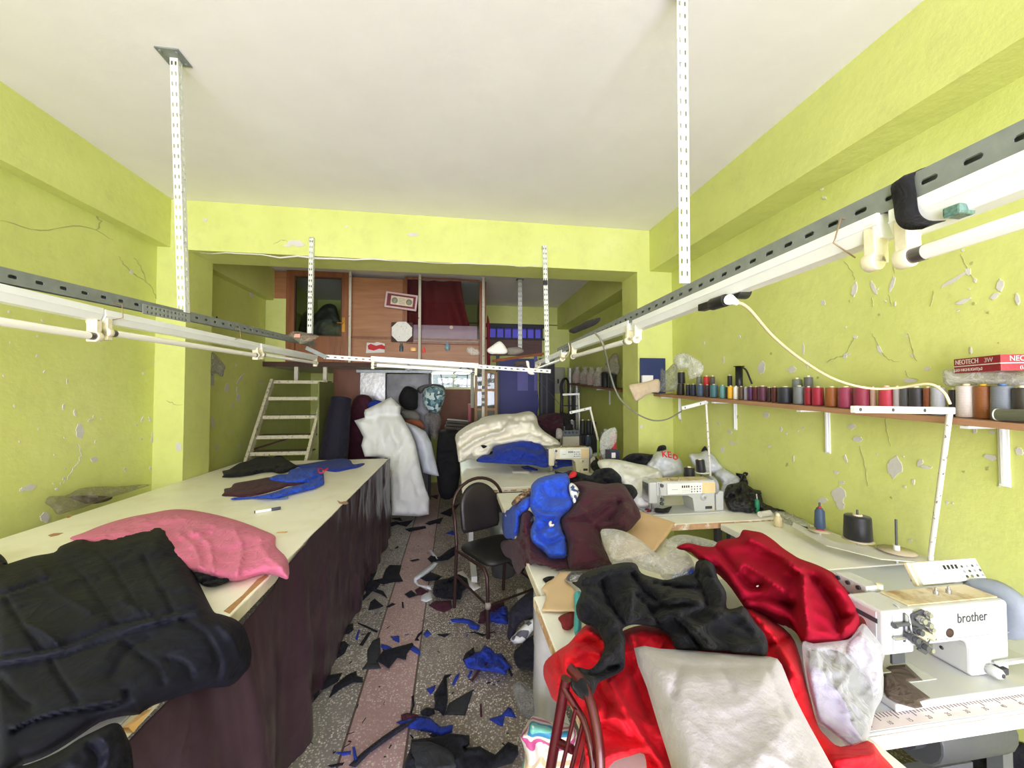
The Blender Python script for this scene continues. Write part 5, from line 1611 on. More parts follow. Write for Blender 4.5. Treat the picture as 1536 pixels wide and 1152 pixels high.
# ================================================================== SEWING TABLES
TS = .78
M_TAB = mat('sewing table laminate', (240, 239, 232), .4, var=.04, vscale=4, bump=.03, dirt=(224, 219, 204), dscale=5, dlo=.5, dhi=.78)
M_TABW = mat('bluish white laminate', (196, 201, 209), .35, var=.04, vscale=4, bump=.02)
M_WEDGE = mat('worn wooden edging', (196, 156, 122), .6, var=.15, vscale=30, dirt=(230, 222, 206), dscale=16, dlo=.5, dhi=.6)
M_LEGW = mat('white steel leg', (214, 214, 208), .45, var=.06)
M_LEGG = mat('grey steel leg', (116, 118, 122), .5, .3, var=.08)
def table(label, x0, x1, y0, y1, z=TS, top=None, edge=None, legs=None, legm=None, t=.038, inset=.1, apron=True, grp='sewing tables'):
 r = thing('sewing_table', label, 'table', ((x0 + x1) / 2, (y0 + y1) / 2, 0), grp)
 MB().box(x0, x1, y0, y1, z - t, z).build('tabletop', top or M_TAB, r, bevel=.004)
 if edge:
  mb = MB().box(x0 + .003, x1 - .003, y0 - .003, y0 - .0005, z - t + .002, z - .003)
  mb.build('front_edging', edge, r)
  MB().box(x0 - .003, x0 - .0005, y0 + .003, y1 - .003, z - t + .002, z - .003).build('end_edging', edge, r)
 lm = legm or M_LEGW
 for xx in (x0 + inset, x1 - inset):
  mb = MB().box(xx - .02, xx + .02, (y0 + y1) / 2 - .09, (y0 + y1) / 2 - .05, .05, z - t).box(xx - .02, xx + .02, (y0 + y1) / 2 + .05, (y0 + y1) / 2 + .09, .05, z - t)
  mb.box(xx - .024, xx + .024, y0 + .05, y1 - .05, .0, .05).box(xx - .02, xx + .02, y0 + .08, y1 - .08, z - t - .03, z - t)
  mb.build('leg', lm, r)
 MB().box(x0 + inset + .021, x1 - inset - .021, (y0 + y1) / 2 - .015, (y0 + y1) / 2 + .015, .26, .29).build('stretcher', lm, r)
 return r
t1 = table('white sewing table with a measuring tape printed along its front edge', .925, 2.08, .765, 1.485, top=M_TABW, edge=mat('pinkish white edging', (226, 216, 222), .5), legm=M_LEGG, inset=.3)
t6 = table('cream sewing table along the lime wall holding the big black cone', 1.56, 2.08, 1.49, 2.105, z=.782, inset=.08)
t2 = table('sewing table with the second machine and chipped wooden front edge', 1.14, 2.08, 2.125, 3.03, z=.785, edge=M_WEDGE, inset=.14, legm=M_LEGG)
t4 = table('white table under the blue and maroon garment heap', .33, 1.13, 1.47, 3.02, z=.776, edge=M_EDGEW, inset=.17)
t5 = table('white table with chipped brown edge under the red cloth', .30, .92, .34, 1.455, z=.785, edge=M_WEDGE, inset=.1)
t3 = table('big white table beyond the metal chair holding the white wadding pile', .065, 1.73, 3.175, 4.62, z=.78, edge=M_EDGEW, inset=.1)
t7 = table('far sewing table carrying the overlock machine', 1.02, 1.95, 4.7, 5.5, z=.8, inset=.15, legm=M_LEGG)
tp = MB().box(.94, 2.06, .772, .812, TS + .0003, TS + .0012)
to = tp.build('measuring_tape', mat('pink white tape', (232, 220, 226), .5), t1)
tk = MB()
for k in range(112):
 x = .945 + k * .01
 L_ = .012 if k % 5 else .02
 tk.box(x - .0011, x + .0011, .812 - L_, .812, TS + .0012, TS + .0018)
tk.build('tape_mark', mat('tape ink', (90, 76, 92), .6), to)['kind'] = 'stuff'
for k in range(20):
 text_mesh('tape_number', str(k * 5 + 5), .013, frame_at((.955 + k * .055, .784, TS + .0013), (1, 0, 0), (0, 1, 0)), MATS['tape ink'], to, .0002)
mb = MB()
for k in range(9):
 x = .1 + k * .075 + rnd.uniform(-.02, .02)
 mb.box(x, x + rnd.uniform(.02, .05), 3.1695, 3.1715, .752, .752 + rnd.uniform(.006, .016))
mb.build('chipped_spot', M_CHIPB, t3)
mb = MB()
for k in range(3):
 z_ = at(694, 704 + k * 9, x=.062)
 mb.box(.0605, .0635, 3.3 + k * .35, 3.4 + k * .35, .752, .768)
mb.build('chipped_spot', M_CHIPB, t3)
# ================================================================== SEWING MACHINES
M_MACH = mat('machine enamel', (192, 194, 195), .45, var=.03, vscale=6, bump=.02, coat=.05, dirt=(206, 196, 168), dscale=7, dlo=.6, dhi=.8)
M_MACHC = mat('cream machine enamel', (214, 208, 186), .38, var=.05, vscale=8, bump=.02, dirt=(160, 140, 106), dscale=14, dlo=.62, dhi=.75)
M_CHROME = mat('polished steel', (186, 186, 190), .25, .75, var=.05, bump=0)
M_DSTEEL = mat('dark steel', (84, 86, 92), .4, .35, var=.1)
M_IVORY = mat('ivory plastic', (232, 222, 190), .4)
M_INK = mat('dark print', (52, 54, 60), .5)
M_GREYP = mat('grey plastic', (150, 154, 160), .45)
M_PANELW = mat('panel white', (236, 238, 236), .35)
M_BEIGE = mat('beige plastic', (224, 200, 150), .45)
M_OILED = mat('oil stained enamel', (206, 192, 160), .4, var=.1, dirt=(150, 118, 80), dscale=10, dlo=.5, dhi=.65)
def panel_front(root, M, w, h, beige=True):
 p = MB().box(0, w, 0, h, -.012, 0, 0, M).build('control_panel', M_PANELW, root, bevel=.002)
 if beige:
  MB().box(w * .72, w - .002, .002, h - .002, 0, .002, 0, M).build('panel_cover', M_BEIGE, p)
 ww = w * (.7 if beige else 1)
 mb = MB()
 for k in range(4):
  x = ww * .42 + k * ww * .062
  mb.box(x, x + ww * .035, h * .58, h * .78, 0, .0012, 0, M)
 mb.build('digit_window', M_BLACKP, p)
 for r_ in range(3):
  for c_ in range(4):
   c0_ = M @ Vector((ww * (.71 + .085 * c_), h * (.2 + .23 * r_), 0))
   n_ = (M.to_3x3() @ Vector((0, 0, 1)))
   MB().cyl(c0_, c0_ + n_ * .0016, h * .065, n=12).build('button', M_GREYP if (r_ + c_) % 2 else M_DSTEEL, p)
 mb = MB()
 for r_ in range(2):
  for c_ in range(4):
   mb.box(ww * (.44 + .062 * c_), ww * (.46 + .062 * c_), h * (.17 + .16 * r_), h * (.2 + .16 * r_), 0, .0008, 0, M)
 mb.box(ww * .12, ww * .3, h * .42, h * .46, 0, .0008, 0, M)
 mb.build('print_mark', M_GREYP, p)
 return p
def lockstitch(label, x0, y0, z0, W, Hh, D, mat_, group, beige=True):
 r = thing('sewing_machine', label, 'sewing machine', (x0 + W / 2, y0 + D / 2, z0), group)
 X = lambda f: x0 + W * f
 Z = lambda f: z0 + Hh * f
 MB().box(X(-.03), X(1.0), y0, y0 + D, z0 + .001, z0 + .012).build('bed', mat_, r, bevel=.003)
 yb_, yf_ = y0 + D * .85, y0 + D * .18
 poly = [(.66, .045), (.97, .045), (.97, 1.), (.1, 1.), (.1, .58), (.56, .55), (.63, .46)]
 MB().prism([(W * a, Hh * b) for a, b in poly], (x0, yb_, z0), (1, 0, 0), (0, 0, 1), yb_ - yf_).build('body', mat_, r, bevel=.009, segs=3)
 MB().box(X(0), X(.13), yf_ + .01, yb_ - .01, Z(.33), Z(.98)).build('head', mat_, r, bevel=.008, segs=3)
 MB().box(X(-.006), X(.0), yf_ + .02, yb_ - .02, Z(.38), Z(.94)).build('face_plate', M_CHROME, r)
 mb = MB().cyl((X(.065), (yf_ + yb_) / 2, Z(.12)), (X(.065), (yf_ + yb_) / 2, Z(.34)), .005, n=10)
 mb.build('needle_bar', M_CHROME, r)
 mb = MB().cyl((X(.1), (yf_ + yb_) / 2, Z(.1)), (X(.1), (yf_ + yb_) / 2, Z(.34)), .006, n=10).box(X(.05), X(.14), yf_ + .03, yf_ + .06, Z(.055), Z(.09))
 mb.build('presser_foot', M_CHROME, r)
 for f in (.35, .47, .9):
  MB().cyl((X(.16), yf_ - .014, Z(f)), (X(.16), yf_ + .002, Z(f)), .011, n=12).build('tension_disc', M_DSTEEL, r)
 MB().tube([(X(.13), yf_ - .004, Z(.98)), (X(.135), yf_ - .012, Z(.7)), (X(.12), yf_ - .012, Z(.42))], .003, 6).build('take_up_lever', M_CHROME, r)
 panel_front(r, frame_at((X(.24), yf_ - .013, Z(.62)), (1, 0, 0), (0, 0, 1)), W * .72, Hh * .34, beige)
 MB().lathe([(0, .016), (.016, .016), (.02, .010), (.024, 0)], (0, 0, 0), 20, 0, frame_at((X(.79), yf_ - .0005, Z(.5)), (1, 0, 0), (0, 0, 1))).build('stitch_dial', mat_, r)
 MB().lathe([(0, .02), (.008, .02), (.008, .016)], (0, 0, 0), 12, 0, frame_at((X(.79), yf_ - .0005, Z(.5)), (1, 0, 0), (0, 0, 1))).build('dial_knob', M_GREYP, r)
 MB().box(X(.82), X(.92), yf_ - .004, yf_ - .0003, Z(.12), Z(.2)).build('name_plate', M_INK, r)
 MB().lathe([(0, 0), (.05, 0), (.062, .008), (.062, .024), (.05, .032), (0, .034)], (0, 0, 0), 24, 0, frame_at((X(.985), (yf_ + yb_) / 2, Z(.76)), (0, 1, 0), (0, 0, 1))).build('hand_wheel', M_GREYP, r)
 MB().box(X(.2), X(.9), yf_ + .01, yb_ - .01, Z(1.001), Z(1.015)).build('oil_tray', M_OILED, r)
 for f in (.3, .45):
  MB().cyl((X(f), yf_ + .02, Z(1.01)), (X(f), yf_ + .02, Z(1.1)), .004, n=8).build('thread_guide', M_CHROME, r)
 MB().box(X(1.02), X(1.14), yf_ + .02, yb_, z0 + .002, Z(.62)).build('motor_cover', mat_, r, bevel=.006)
 return r
y1f = .85
hx0 = at(1323, 950, y=y1f).x
pxl, pxr = at(1458, 1000, y=y1f).x, at(1516, 1000, y=y1f).x
zt1 = at(1430, 909, y=y1f).z
zu1 = at(1420, 966, y=y1f).z
zb1 = TS + .02
r = thing('sewing_machine', 'white twin-needle machine with a printed maker name on its arm', 'sewing machine', ((hx0 + pxr) / 2, .92, TS), 'sewing machines')
y1b = .945
bl = at(1392, 1046, z=zb1)
MB().box(hx0 - .02, 1.62, .806, 1.06, TS + .001, zb1).build('bed', M_MACH, r, bevel=.003)
hx1 = at(1371, 950, y=y1f).x
MB().prism([(pxl - hx0, 0), (pxr - hx0, 0), (pxr - hx0, zt1 - zb1), (hx1 - hx0 - .01, zt1 - zb1), (hx1 - hx0 - .01, zu1 - zb1), (pxl - hx0 - .02, zu1 - zb1), (pxl - hx0, zu1 - zb1 - .015)], (hx0, y1b, zb1 + .0005), (1, 0, 0), (0, 0, 1), y1b - y1f).build('body', M_MACH, r, bevel=.01, segs=3)
MB().box(hx1 + .004, pxr - .01, y1f + .015, y1b - .01, zt1 + .0005, zt1 + .004).build('top_cover', M_OILED, r, bevel=.002)
zhb = at(1326, 983, y=y1f).z
sm_ = MB().box(hx1, pxr - .002, y1f - .0008, y1f + .001, zu1 + .012, zu1 + .0135)
sm_.build('seam', M_GREYP, r)
hd = MB().box(hx0, hx1 - .004, y1f - .004, y1b - .004, zhb, zt1 + .004).build('head', M_MACH, r, bevel=.007, segs=3)
MB().box(hx0 + .026, hx0 + .028, y1f - .0046, y1f - .0038, zhb + .01, zt1 - .006).build('seam', M_GREYP, hd)
MB().box(hx0 - .003, hx0 - .0002, y1f + .012, y1b - .015, zhb + .015, zt1 - .004).build('face_plate', mat('dull silver plate', (190, 188, 190), .4, .3), r)
fp = frame_at((hx0 - .0032, (y1f + y1b) / 2, (zhb + zt1) / 2), (0, -1, 0), (0, 0, 1))
MB().box(-.05, .04, .022, .034, 0, .0008, 0, fp).build('plate_mark', M_INK, r)
MB().prism([(.013 * math.cos(k * PI / 6), .016 * math.sin(k * PI / 6)) for k in range(12)], fp @ Vector((0, .002, .0)), (0, -1, 0), (0, 0, 1), .001).build('badge', mat('brown badge', (120, 60, 52), .5), r)
sx = at(1352, 920, y=y1f).x
MB().box(sx - .002, sx + .004, y1f - .0055, y1f - .0045, zt1 - .075, zt1 - .002).build('lever_slot', M_DSTEEL, hd)
MB().tube([(sx + .004, y1f + .02, zt1 + .008), (sx + .006, y1f - .012, zt1 - .005), (sx + .012, y1f - .014, zt1 - .05), (sx + .016, y1f - .012, zt1 - .07)], .0025, 6).build('take_up_lever', M_CHROME, r)
tq = lambda q: at(*D5([q])[0], y=y1f - .012)
plp = [tq(q) for q in [(830, 520), (960, 460), (1040, 490), (1085, 760), (1040, 870), (1060, 960), (1000, 1020), (900, 960), (960, 860), (800, 640)]]
o_ = plp[0]
tpn = MB().prism([(p.x - o_.x, p.z - o_.z) for p in plp], (o_.x, y1f - .0045, o_.z), (1, 0, 0), (0, 0, 1), .004).build('tension_plate', M_DSTEEL, r)
for q, r_, l_ in (((985, 500), .0075, .018), ((890, 560), .0085, .022), ((965, 610), .0085, .022), ((1030, 680), .007, .016), ((830, 690), .009, .026), ((760, 770), .009, .03), ((860, 850), .009, .034), ((940, 890), .007, .03)):
 p = tq(q)
 mb = MB()
 for j in range(3):
  mb.cyl((p.x, y1f - .006 - l_ * (j + 1) / 3 + .001, p.z), (p.x, y1f - .006 - l_ * j / 3, p.z), r_ * (1.15 if j == 1 else .8), n=14)
 mb.build('tension_disc', M_CHROME if r_ < .0086 else M_DSTEEL, tpn)
for q in ((860, 730), (960, 740)):
 p = tq(q)
 d = Vector((.006, -.026, -.004))
 MB().cyl((p.x, y1f - .006, p.z), Vector((p.x, y1f - .006, p.z)) + d, .0075, n=14).cyl(Vector((p.x, y1f - .006, p.z)) + d, Vector((p.x, y1f - .006, p.z)) + d * 1.01, .003, n=8, mat=1).build('spool_post', [M_IVORY, M_INK], tpn)
a, b_ = tq((600, 645)), tq((770, 620))
MB().cyl(a, b_, .0045, n=10).cyl(a + Vector((-.004, 0, 0)), a + Vector((.002, 0, 0)), .007, n=10).build('guide_pin', M_DSTEEL, r)
a, b_ = tq((590, 810)), tq((720, 800))
MB().cyl(a, b_, .004, n=10).build('guide_pin', M_CHROME, r)
nx_ = (hx0 + hx1) / 2
MB().box(nx_ + .0, nx_ + .022, y1f + .05, y1f + .075, zhb - .035, zhb - .0).build('needle_clamp', M_MACH, r, bevel=.003)
for k in range(2):
 MB().cyl((nx_ + .006 + k * .008, y1f + .06, zb1 + .003), (nx_ + .006 + k * .008, y1f + .06, zhb - .035), .0016, n=8).build('needle', M_CHROME, r)
MB().box(nx_ - .02, nx_ + .03, y1f + .04, y1f + .085, zb1 + .001, zb1 + .01).build('presser_foot', M_CHROME, r, bevel=.002)
MB().box(nx_ + .02, nx_ + .06, y1f + .03, y1f + .036, zhb - .05, zhb - .005).build('finger_guard', M_DSTEEL, r)
MB().box(nx_ - .01, nx_ + .13, .86, .96, zb1 + .0003, zb1 + .002).build('bobbin_cover', mat('frosted cover', (200, 204, 202), .25), r, bevel=.001)
cg = at(1422, 948, y=y1f)
Mg = frame_at((cg.x, y1f - .0003, cg.z), (1, 0, 0), (0, 0, 1))
MB().lathe([(.012, .003), (.0165, .0035), (.0165, 0)], (0, 0, 0), 24, 0, Mg).build('sight_ring', M_MACH, r)
MB().lathe([(0, .0055), (.0115, .0045), (.012, .0)], (0, 0, 0), 24, 0, Mg).build('sight_glass', mat('oily brown glass', (72, 56, 50), .6, spec=.2), r)
cg = at(1481, 1002, y=y1f)
Mg = frame_at((cg.x, y1f - .0003, cg.z), (1, 0, 0), (0, 0, 1))
MB().lathe([(0, .03), (.008, .03), (.013, .024), (.014, .006), (.01, .004), (.01, 0)], (0, 0, 0), 20, 0, Mg).build('stitch_dial', M_MACH, r)
MB().lathe([(0, .0312), (.0055, .0312), (.0055, .03)], (0, 0, 0), 14, 0, Mg).build('dial_knob', M_INK, r)
MB().box(cg.x + .012, cg.x + .036, y1f - .02, y1f - .0005, cg.z - .008, cg.z + .008).build('number_plate', M_INK, r)
lv = MB().bar((cg.x + .01, y1f - .012, cg.z + .018), (cg.x + .14, y1f - .016, cg.z + .024), .012, .008)
lv.build('reverse_lever', M_MACH, r, bevel=.002)
cg = at(1427, 981, y=y1f + .05)
MB().lathe([(0, .001), (.005, .001), (.005, 0)], (0, 0, 0), 12, 0, frame_at((pxl - .021, y1f + .05, zb1 + .05), (0, -1, 0), (0, 0, 1))).build('oil_plug', M_INK, r)
cg = at(1458, 926, y=y1f)
text_mesh('maker_name', 'brother', .036, frame_at((cg.x, y1f - .0004, cg.z), (1, 0, 0), (0, 0, 1)), M_INK, r, .0006, squeeze=.86)
for u in (1404, 1423):
 p = at(u, 893, y=y1f + .05)
 MB().cyl((p.x, y1f + .05, zt1 + .004), (p.x, y1f + .05, zt1 + .014), .006, n=10).cyl((p.x, y1f + .05, zt1 + .014), (p.x, y1f + .05, zt1 + .022), .003, n=8).build('thread_guide', M_CHROME, r)
MB().cyl((at(1320, 905, y=y1f + .1).x, y1f + .1, zt1 + .004), (at(1320, 905, y=y1f + .1).x, y1f + .1, zt1 + .016), .008, n=12).build('oil_cap', M_IVORY, r)
MB().lathe([(0, 0), (.05, 0), (.072, .008), (.076, .018), (.076, .034), (.06, .044), (.05, .04), (0, .04)], (0, 0, 0), 32, 0, frame_at((pxr + .012, (y1f + y1b) / 2, (zt1 + zu1) / 2 + .0), (0, 1, 0), (0, 0, 1))).build('hand_wheel', mat('blue grey plastic', (138, 146, 162), .4), r)
MB().cyl((pxr - .001, (y1f + y1b) / 2, (zt1 + zu1) / 2), (pxr + .012, (y1f + y1b) / 2, (zt1 + zu1) / 2), .03, n=16).build('wheel_hub', M_DSTEEL, r)
pA, pB, pC = at(1378, 846, y=1.13), at(1472, 846, y=1.13), at(1384, 877, y=1.10)
Mp = frame_at(at(1386, 877, y=.95), (1, 0, 0), (0, .5, 1))
wp = (at(1481, 877, y=.95) - at(1386, 877, y=.95)).length
pn = panel_front(r, Mp, wp, .058, beige=False)
MB().box(-.006, wp + .004, -.004, -.0 + .06, -.026, -.0125, 0, Mp).build('panel_housing', M_IVORY, pn, bevel=.003)
pm = Mp @ Vector((wp * .5, .0, -.03))
MB().box(pm.x - wp * .42, pm.x + wp * .45, pm.y - .012, pm.y + .02, zt1 - .0, pm.z).build('panel_bracket', M_GREYP, r)
p = at(1303, 880, y=.96)
mb = MB().box(p.x - .02, p.x + .03, .95, 1.04, zt1 - .03, zt1 + .012)
bx_ = mb.build('thread_tensioner', M_MACH, r, bevel=.003)
for dy in (-.05, -.02, .01):
 MB().cyl((p.x - .026, 1.02 + dy, zt1 + .0), (p.x - .0205, 1.02 + dy, zt1 + .0), .006, n=10).build('screw', M_INK, bx_)
poly = B8([(615, 505), (650, 480), (760, 470), (870, 575), (770, 580), (920, 690), (850, 715), (870, 750), (820, 760), (720, 730), (640, 690), (612, 640)])
relief('brown_strip', fabric('brown grey cotton', (92, 80, 72), .85), poly, [flat(zb1 + .001), ], T=.006, rim=4, amp=.003, step=3, floor_z=zb1 + .0006, back=0, smooth=False, tag_=('brown grey cloth strip under the needle of the twin-needle machine', 'cloth strip'))
for k in range(4):
 pts = [at(1518, 985 + k * 9, y=.98), at(1545, 975 + k * 12, y=.95), at(1570, 1010 + k * 6, y=.9), at(1600, 1040, y=.95)]
 tag(MB().tube(curve3(pts, 4), .007, 8).build('machine_cable', M_BLACKP), 'black cable beside the handwheel of the twin-needle machine', 'cable', 'cables beside the twin-needle machine')
mo = thing('machine_motor', 'grey motor hung under the measuring tape table', 'motor', (1.55, 1.05, .45))
MB().cyl((1.42, 1.05, .5), (1.7, 1.05, .5), .09, n=20).build('motor_case', mat('motor grey', (90, 92, 96), .5, .3), mo, bevel=.006)
MB().box(1.5, 1.62, 1.0, 1.1, .585, TS - .039).build('motor_bracket', M_DSTEEL, mo)
MB().cyl((1.38, 1.05, .5), (1.419, 1.05, .5), .05, n=16).build('pulley', M_DSTEEL, mo)
relief('dark_bundle', M_BLK, [(1390, 1152), (1420, 1122), (1480, 1118), (1530, 1110), (1600, 1120), (1600, 1230), (1390, 1230)], [plane((0, 1.2, .2), (0, -.6, .8))], T=.06, rim=12, amp=.04, size=.1, step=6, back=.1, tag_=('dark bundle in the shade under the measuring tape table', 'bundle'))
p2l, p2r = at(976, 768, y=2.3), at(1076, 774, y=2.3)
W2 = p2r.x - p2l.x
z2 = .785
h2 = at(1030, 722, y=2.3).z - z2
lockstitch('cream-white machine with a control panel beside two black cones', p2l.x, 2.27, z2, W2, h2, .18, M_MACH, 'sewing machines')
p3l, p3r = at(824, 705, y=3.6), at(886, 708, y=3.6)
h3 = at(850, 672, y=3.6).z - .78
lockstitch('cream machine with blue cloth under its needle on the big white table', p3l.x, 3.57, .78, p3r.x - p3l.x, h3, .18, M_MACHC, 'sewing machines')
ov = thing('overlock_machine', 'small grey cream overlock machine behind the cream lockstitch machine', 'sewing machine', at(852, 668, y=4.9))
q0, q1 = at(843, 670, y=4.9), at(866, 648, y=4.9)
zb_ = q0.z - .06
MB().box(q0.x, q1.x + .04, 4.86, 5.02, .801, q1.z - .05).build('base', M_MACHC, ov, bevel=.01)
MB().box(q0.x + .0, q1.x + .02, 4.85, 5.0, q1.z - .049, q1.z + .03).build('head', mat('grey enamel', (150, 150, 140), .45, var=.1), ov, bevel=.012)
for k in range(4):
 x = q0.x + .03 + k * .05
 MB().cyl((x, 4.835, q1.z + .0), (x, 4.849, q1.z + .0), .016, n=12).build('tension_dial', M_DSTEEL, ov)
for k in range(3):
 x = q0.x + .04 + k * .06
 MB().cyl((x, 4.92, q1.z + .03), (x, 4.92, q1.z + .075), .008, n=8).build('thread_guide', M_CHROME, ov)
# ================================================================== THREAD CONES AND STANDS
def cone(name, label, p, rad, h, rgb, group, core=None, shape='cone', cap=True):
 r_ = thing(name, label, 'thread cone', p, group)
 k = .93 if shape == 'cone' else 1.
 prof = [(0, 0), (rad * .9, 0), (rad, .004), (rad * k, h - .004), (rad * k * .94, h), (0, h)]
 if shape == 'tube':
  prof = [(0, 0), (rad * .7, 0), (rad * .72, h * .06), (rad, h * .12), (rad * .86, h * .86), (rad * .6, h * .95), (rad * .55, h), (0, h)]
 MB().lathe(prof, p, 22).build('thread', thread_mat('thread %d %d %d' % rgb, rgb), r_)
 MB().lathe([(0, 0), (rad * .36, 0), (rad * .32, h * .07), (rad * .22, h * .07), (rad * .2, .001), (0, .001)], Vector(p) + Vector((0, 0, h)), 14).build('core', core or M_IVORY, r_)
 return r_
def zs(y):
 return 1.553 - (3.5 - y) * .0425
M_SHELF = wood('brown shelf board', (146, 106, 76), (178, 136, 102), 'Y', 4, .6)
sy0, sy1 = .72, 3.50
ws = thing('wall_shelf', 'long brown plank shelf crowded with thread cones on the lime wall', 'shelf', (2.0, 2.2, zs(2.2)))
MB().bar((2.005, sy0, zs(sy0) - .012), (2.005, sy1, zs(sy1) - .012), .205, .024).build('plank', M_SHELF, ws, bevel=.002)
for u0, u1, vb, u_, v_ in ((1020, 1020, 629, 996, 593), (1104, 1104, 645, 1078, 600), (1243, 1243, 680, 1200, 610), (1509, 1509, 730, 1460, 637)):
 a = at(u1, vb, x=XR)
 y = a.y
 z_ = zs(y) - .026
 mb = MB().box(XR - .008, XR - .0008, y - .016, y + .016, a.z, z_)
 mb.box(XR - .19, XR - .008, y - .014, y + .014, z_ - .012, z_ - .0005)
 mb.box(XR - .016, XR - .008, y - .006, y + .006, a.z + .01, z_ - .0125)
 mb.build('bracket', M_LAMPW, ws, bevel=.002)
cones = [
 (1021, 12, .094, (34, 26, 22), 'blackish brown cone at the far end of the wall shelf row'), (1032, 7, .088, (30, 34, 52), 'dark navy cone next to the stacked black cones'), (1040, 9, .09, (34, 42, 62), 'dark slate cone beside the slate blue one'),
 (1051, 11, .09, (64, 84, 110), 'slate blue cone in the wall shelf row'), (1061, 8, .088, (52, 30, 44), 'dark purple cone between slate blue and teal cones'), (1071, 12, .092, (64, 110, 116), 'wide teal cone in the wall shelf row'),
 (1084, 9, .088, (92, 146, 142), 'paler teal cone in the wall shelf row'), (1091, 5, .08, (40, 34, 28), 'slim dark cone just before the yellow one'), (1096, 9, .086, (232, 178, 36), 'yellow cone in the wall shelf row'), (1104, 8, .084, (236, 232, 224), 'white cone next to the yellow one'),
 (1112, 9, .084, (82, 60, 42), 'brown cone next to the white one'), (1119, 6, .082, (150, 148, 168), 'lavender grey cone next to the brown one'), (1126, 9, .086, (78, 32, 82), 'purple cone in the wall shelf row'), (1134, 8, .086, (98, 26, 38), 'dark red cone beside the plum one'),
 (1144, 14, .09, (84, 34, 56), 'wide plum cone in the wall shelf row'), (1154, 6, .084, (54, 24, 26), 'slim dark brown cone right after the plum one'), (1162, 9, .088, (90, 32, 34), 'maroon cone just before the big navy one'),
 (1178, 24, .09, (32, 34, 46), 'big navy black cone in the middle of the wall shelf row'), (1199, 17, .096, (112, 116, 118), 'shiny grey cone after the big navy one'), (1213, 12, .094, (150, 24, 46), 'first crimson cone after the shiny grey one'), (1227, 16, .094, (160, 24, 54), 'second crimson cone after the shiny grey one'),
 (1248, 18, .096, (146, 84, 34), 'orange brown cone next to the crimson pair'), (1269, 21, .098, (150, 54, 84), 'glossy pink maroon cone next to the orange brown one'), (1294, 23, .1, (146, 46, 72), 'second glossy pink maroon cone under the power cable'),
 (1310, 8, .1, (196, 160, 150), 'slim pinkish grey cone behind the power cable'), (1330, 21, .104, (184, 50, 70), 'rosy red cone under the lowest bend of the power cable'), (1346, 11, .104, (172, 164, 168), 'pale grey lilac cone beside the rosy red one'), (1358, 13, .104, (82, 84, 90), 'dark grey cone beside the pale lilac one'),
 (1375, 19, .104, (50, 48, 52), 'charcoal cone beside the dark grey one'), (1392, 12, .104, (130, 70, 40), 'rust brown cone beside the charcoal one'), (1407, 18, .108, (166, 168, 172), 'silver cone beside the stand pole'), (1430, 12, .1, (30, 22, 28), 'near black cone just behind the stand pole'),
 (1450, 25, .116, (206, 196, 192), 'off-white cone right of the stand pole'), (1475, 23, .116, (136, 80, 38), 'brown cone with yellow rim beside the off-white one'), (1504, 27, .118, (116, 122, 132), 'steel grey cone under the plastic wrap'), (1533, 22, .112, (48, 42, 32), 'dark olive cone at the near end of the wall shelf row')]
for u, w_, h_, rgb, lab in cones:
 lab = lab.replace(' right of the', ' after the').replace('right after', 'after')
 q = at(u, 592, x=1.985)
 dep = (Vector(q) - Vector(EYE)).dot(Vector(FW))
 rad = w_ / 2 / F * dep / 1.06
 rad = min(rad, .042)
 y = q.y
 core = mat('yellow core', (222, 186, 60), .5) if rgb == (136, 80, 38) else mat('blue core', (90, 130, 180), .5) if rgb == (116, 122, 132) else None
 cone('thread_cone', lab, (1.985 - .03 * (w_ > 20) * 0, y, zs(y) + .0015), rad, h_ * 1.06, rgb, 'thread cones on the wall shelf', core)
for u, v, rad, h_, rgb, lab in [(1022, 572, .034, .098, (24, 22, 24), 'black cone stacked on top at the far end of the wall shelf'), (1049, 574, .022, .05, (112, 116, 114), 'small grey spool behind the slate cones'), (1060, 574, .026, .055, (190, 34, 40), 'small red spool standing above the row beside the grey one'),
        (1069, 574, .02, .05, (80, 72, 72), 'small dark grey spool beside the small red one'), (1095, 573, .018, .045, (30, 30, 34), 'little black spool behind the yellow cone'), (1196, 578, .028, .06, (112, 118, 110), 'grey green spool behind the shiny grey cone'), (1213, 575, .024, .05, (92, 92, 92), 'small dark spool behind the crimson pair')]:
 q = at(u, 590, x=1.985 if rad > .03 else 2.06)
 y = q.y
 z_ = zs(y) + .0015
 if rad > .03:
  z_ += .094 + .008
 else:
  z_ = zs(y) + .0015
  h_ = at(u, v - 9, x=2.06).z - z_
 cone('thread_cone', lab, (q.x, y, z_), rad, h_, rgb, 'spools behind and above the shelf row')
q = at(1109, 590, x=2.055)
bs = thing('flanged_spool', 'tall black flanged spool with loose strap behind the brown cones', 'spool', (2.055, q.y, zs(q.y) + .0015))
zt_ = at(1109, 549, x=2.055).z
MB().lathe([(.03, .0), (.03, .004), (.024, .004), (.024, zt_ - zs(q.y) - .006), (.036, zt_ - zs(q.y) - .006), (.036, zt_ - zs(q.y) - .002), (0, zt_ - zs(q.y) - .002)], (2.055, q.y, zs(q.y) + .0015), 20).build('spool_body', M_BLACKP, bs)
pts = [at(1112, 550, x=2.04), at(1119, 555, x=2.03), at(1124, 566, x=2.02), at(1128, 576, x=2.02)]
MB().tube(curve3(pts, 4), .006, 6, flat=.3).build('strap', M_BLACKP, bs)
q = at(1380, 616, x=1.955)
a, b_ = at(1499, 618, x=1.93), at(1545, 613, x=1.93)
ls = thing('lying_spool', 'olive spool lying on its side with its white end showing', 'spool', (1.93, (a.y + b_.y) / 2, zs(a.y)))
zz = zs(a.y) + .024
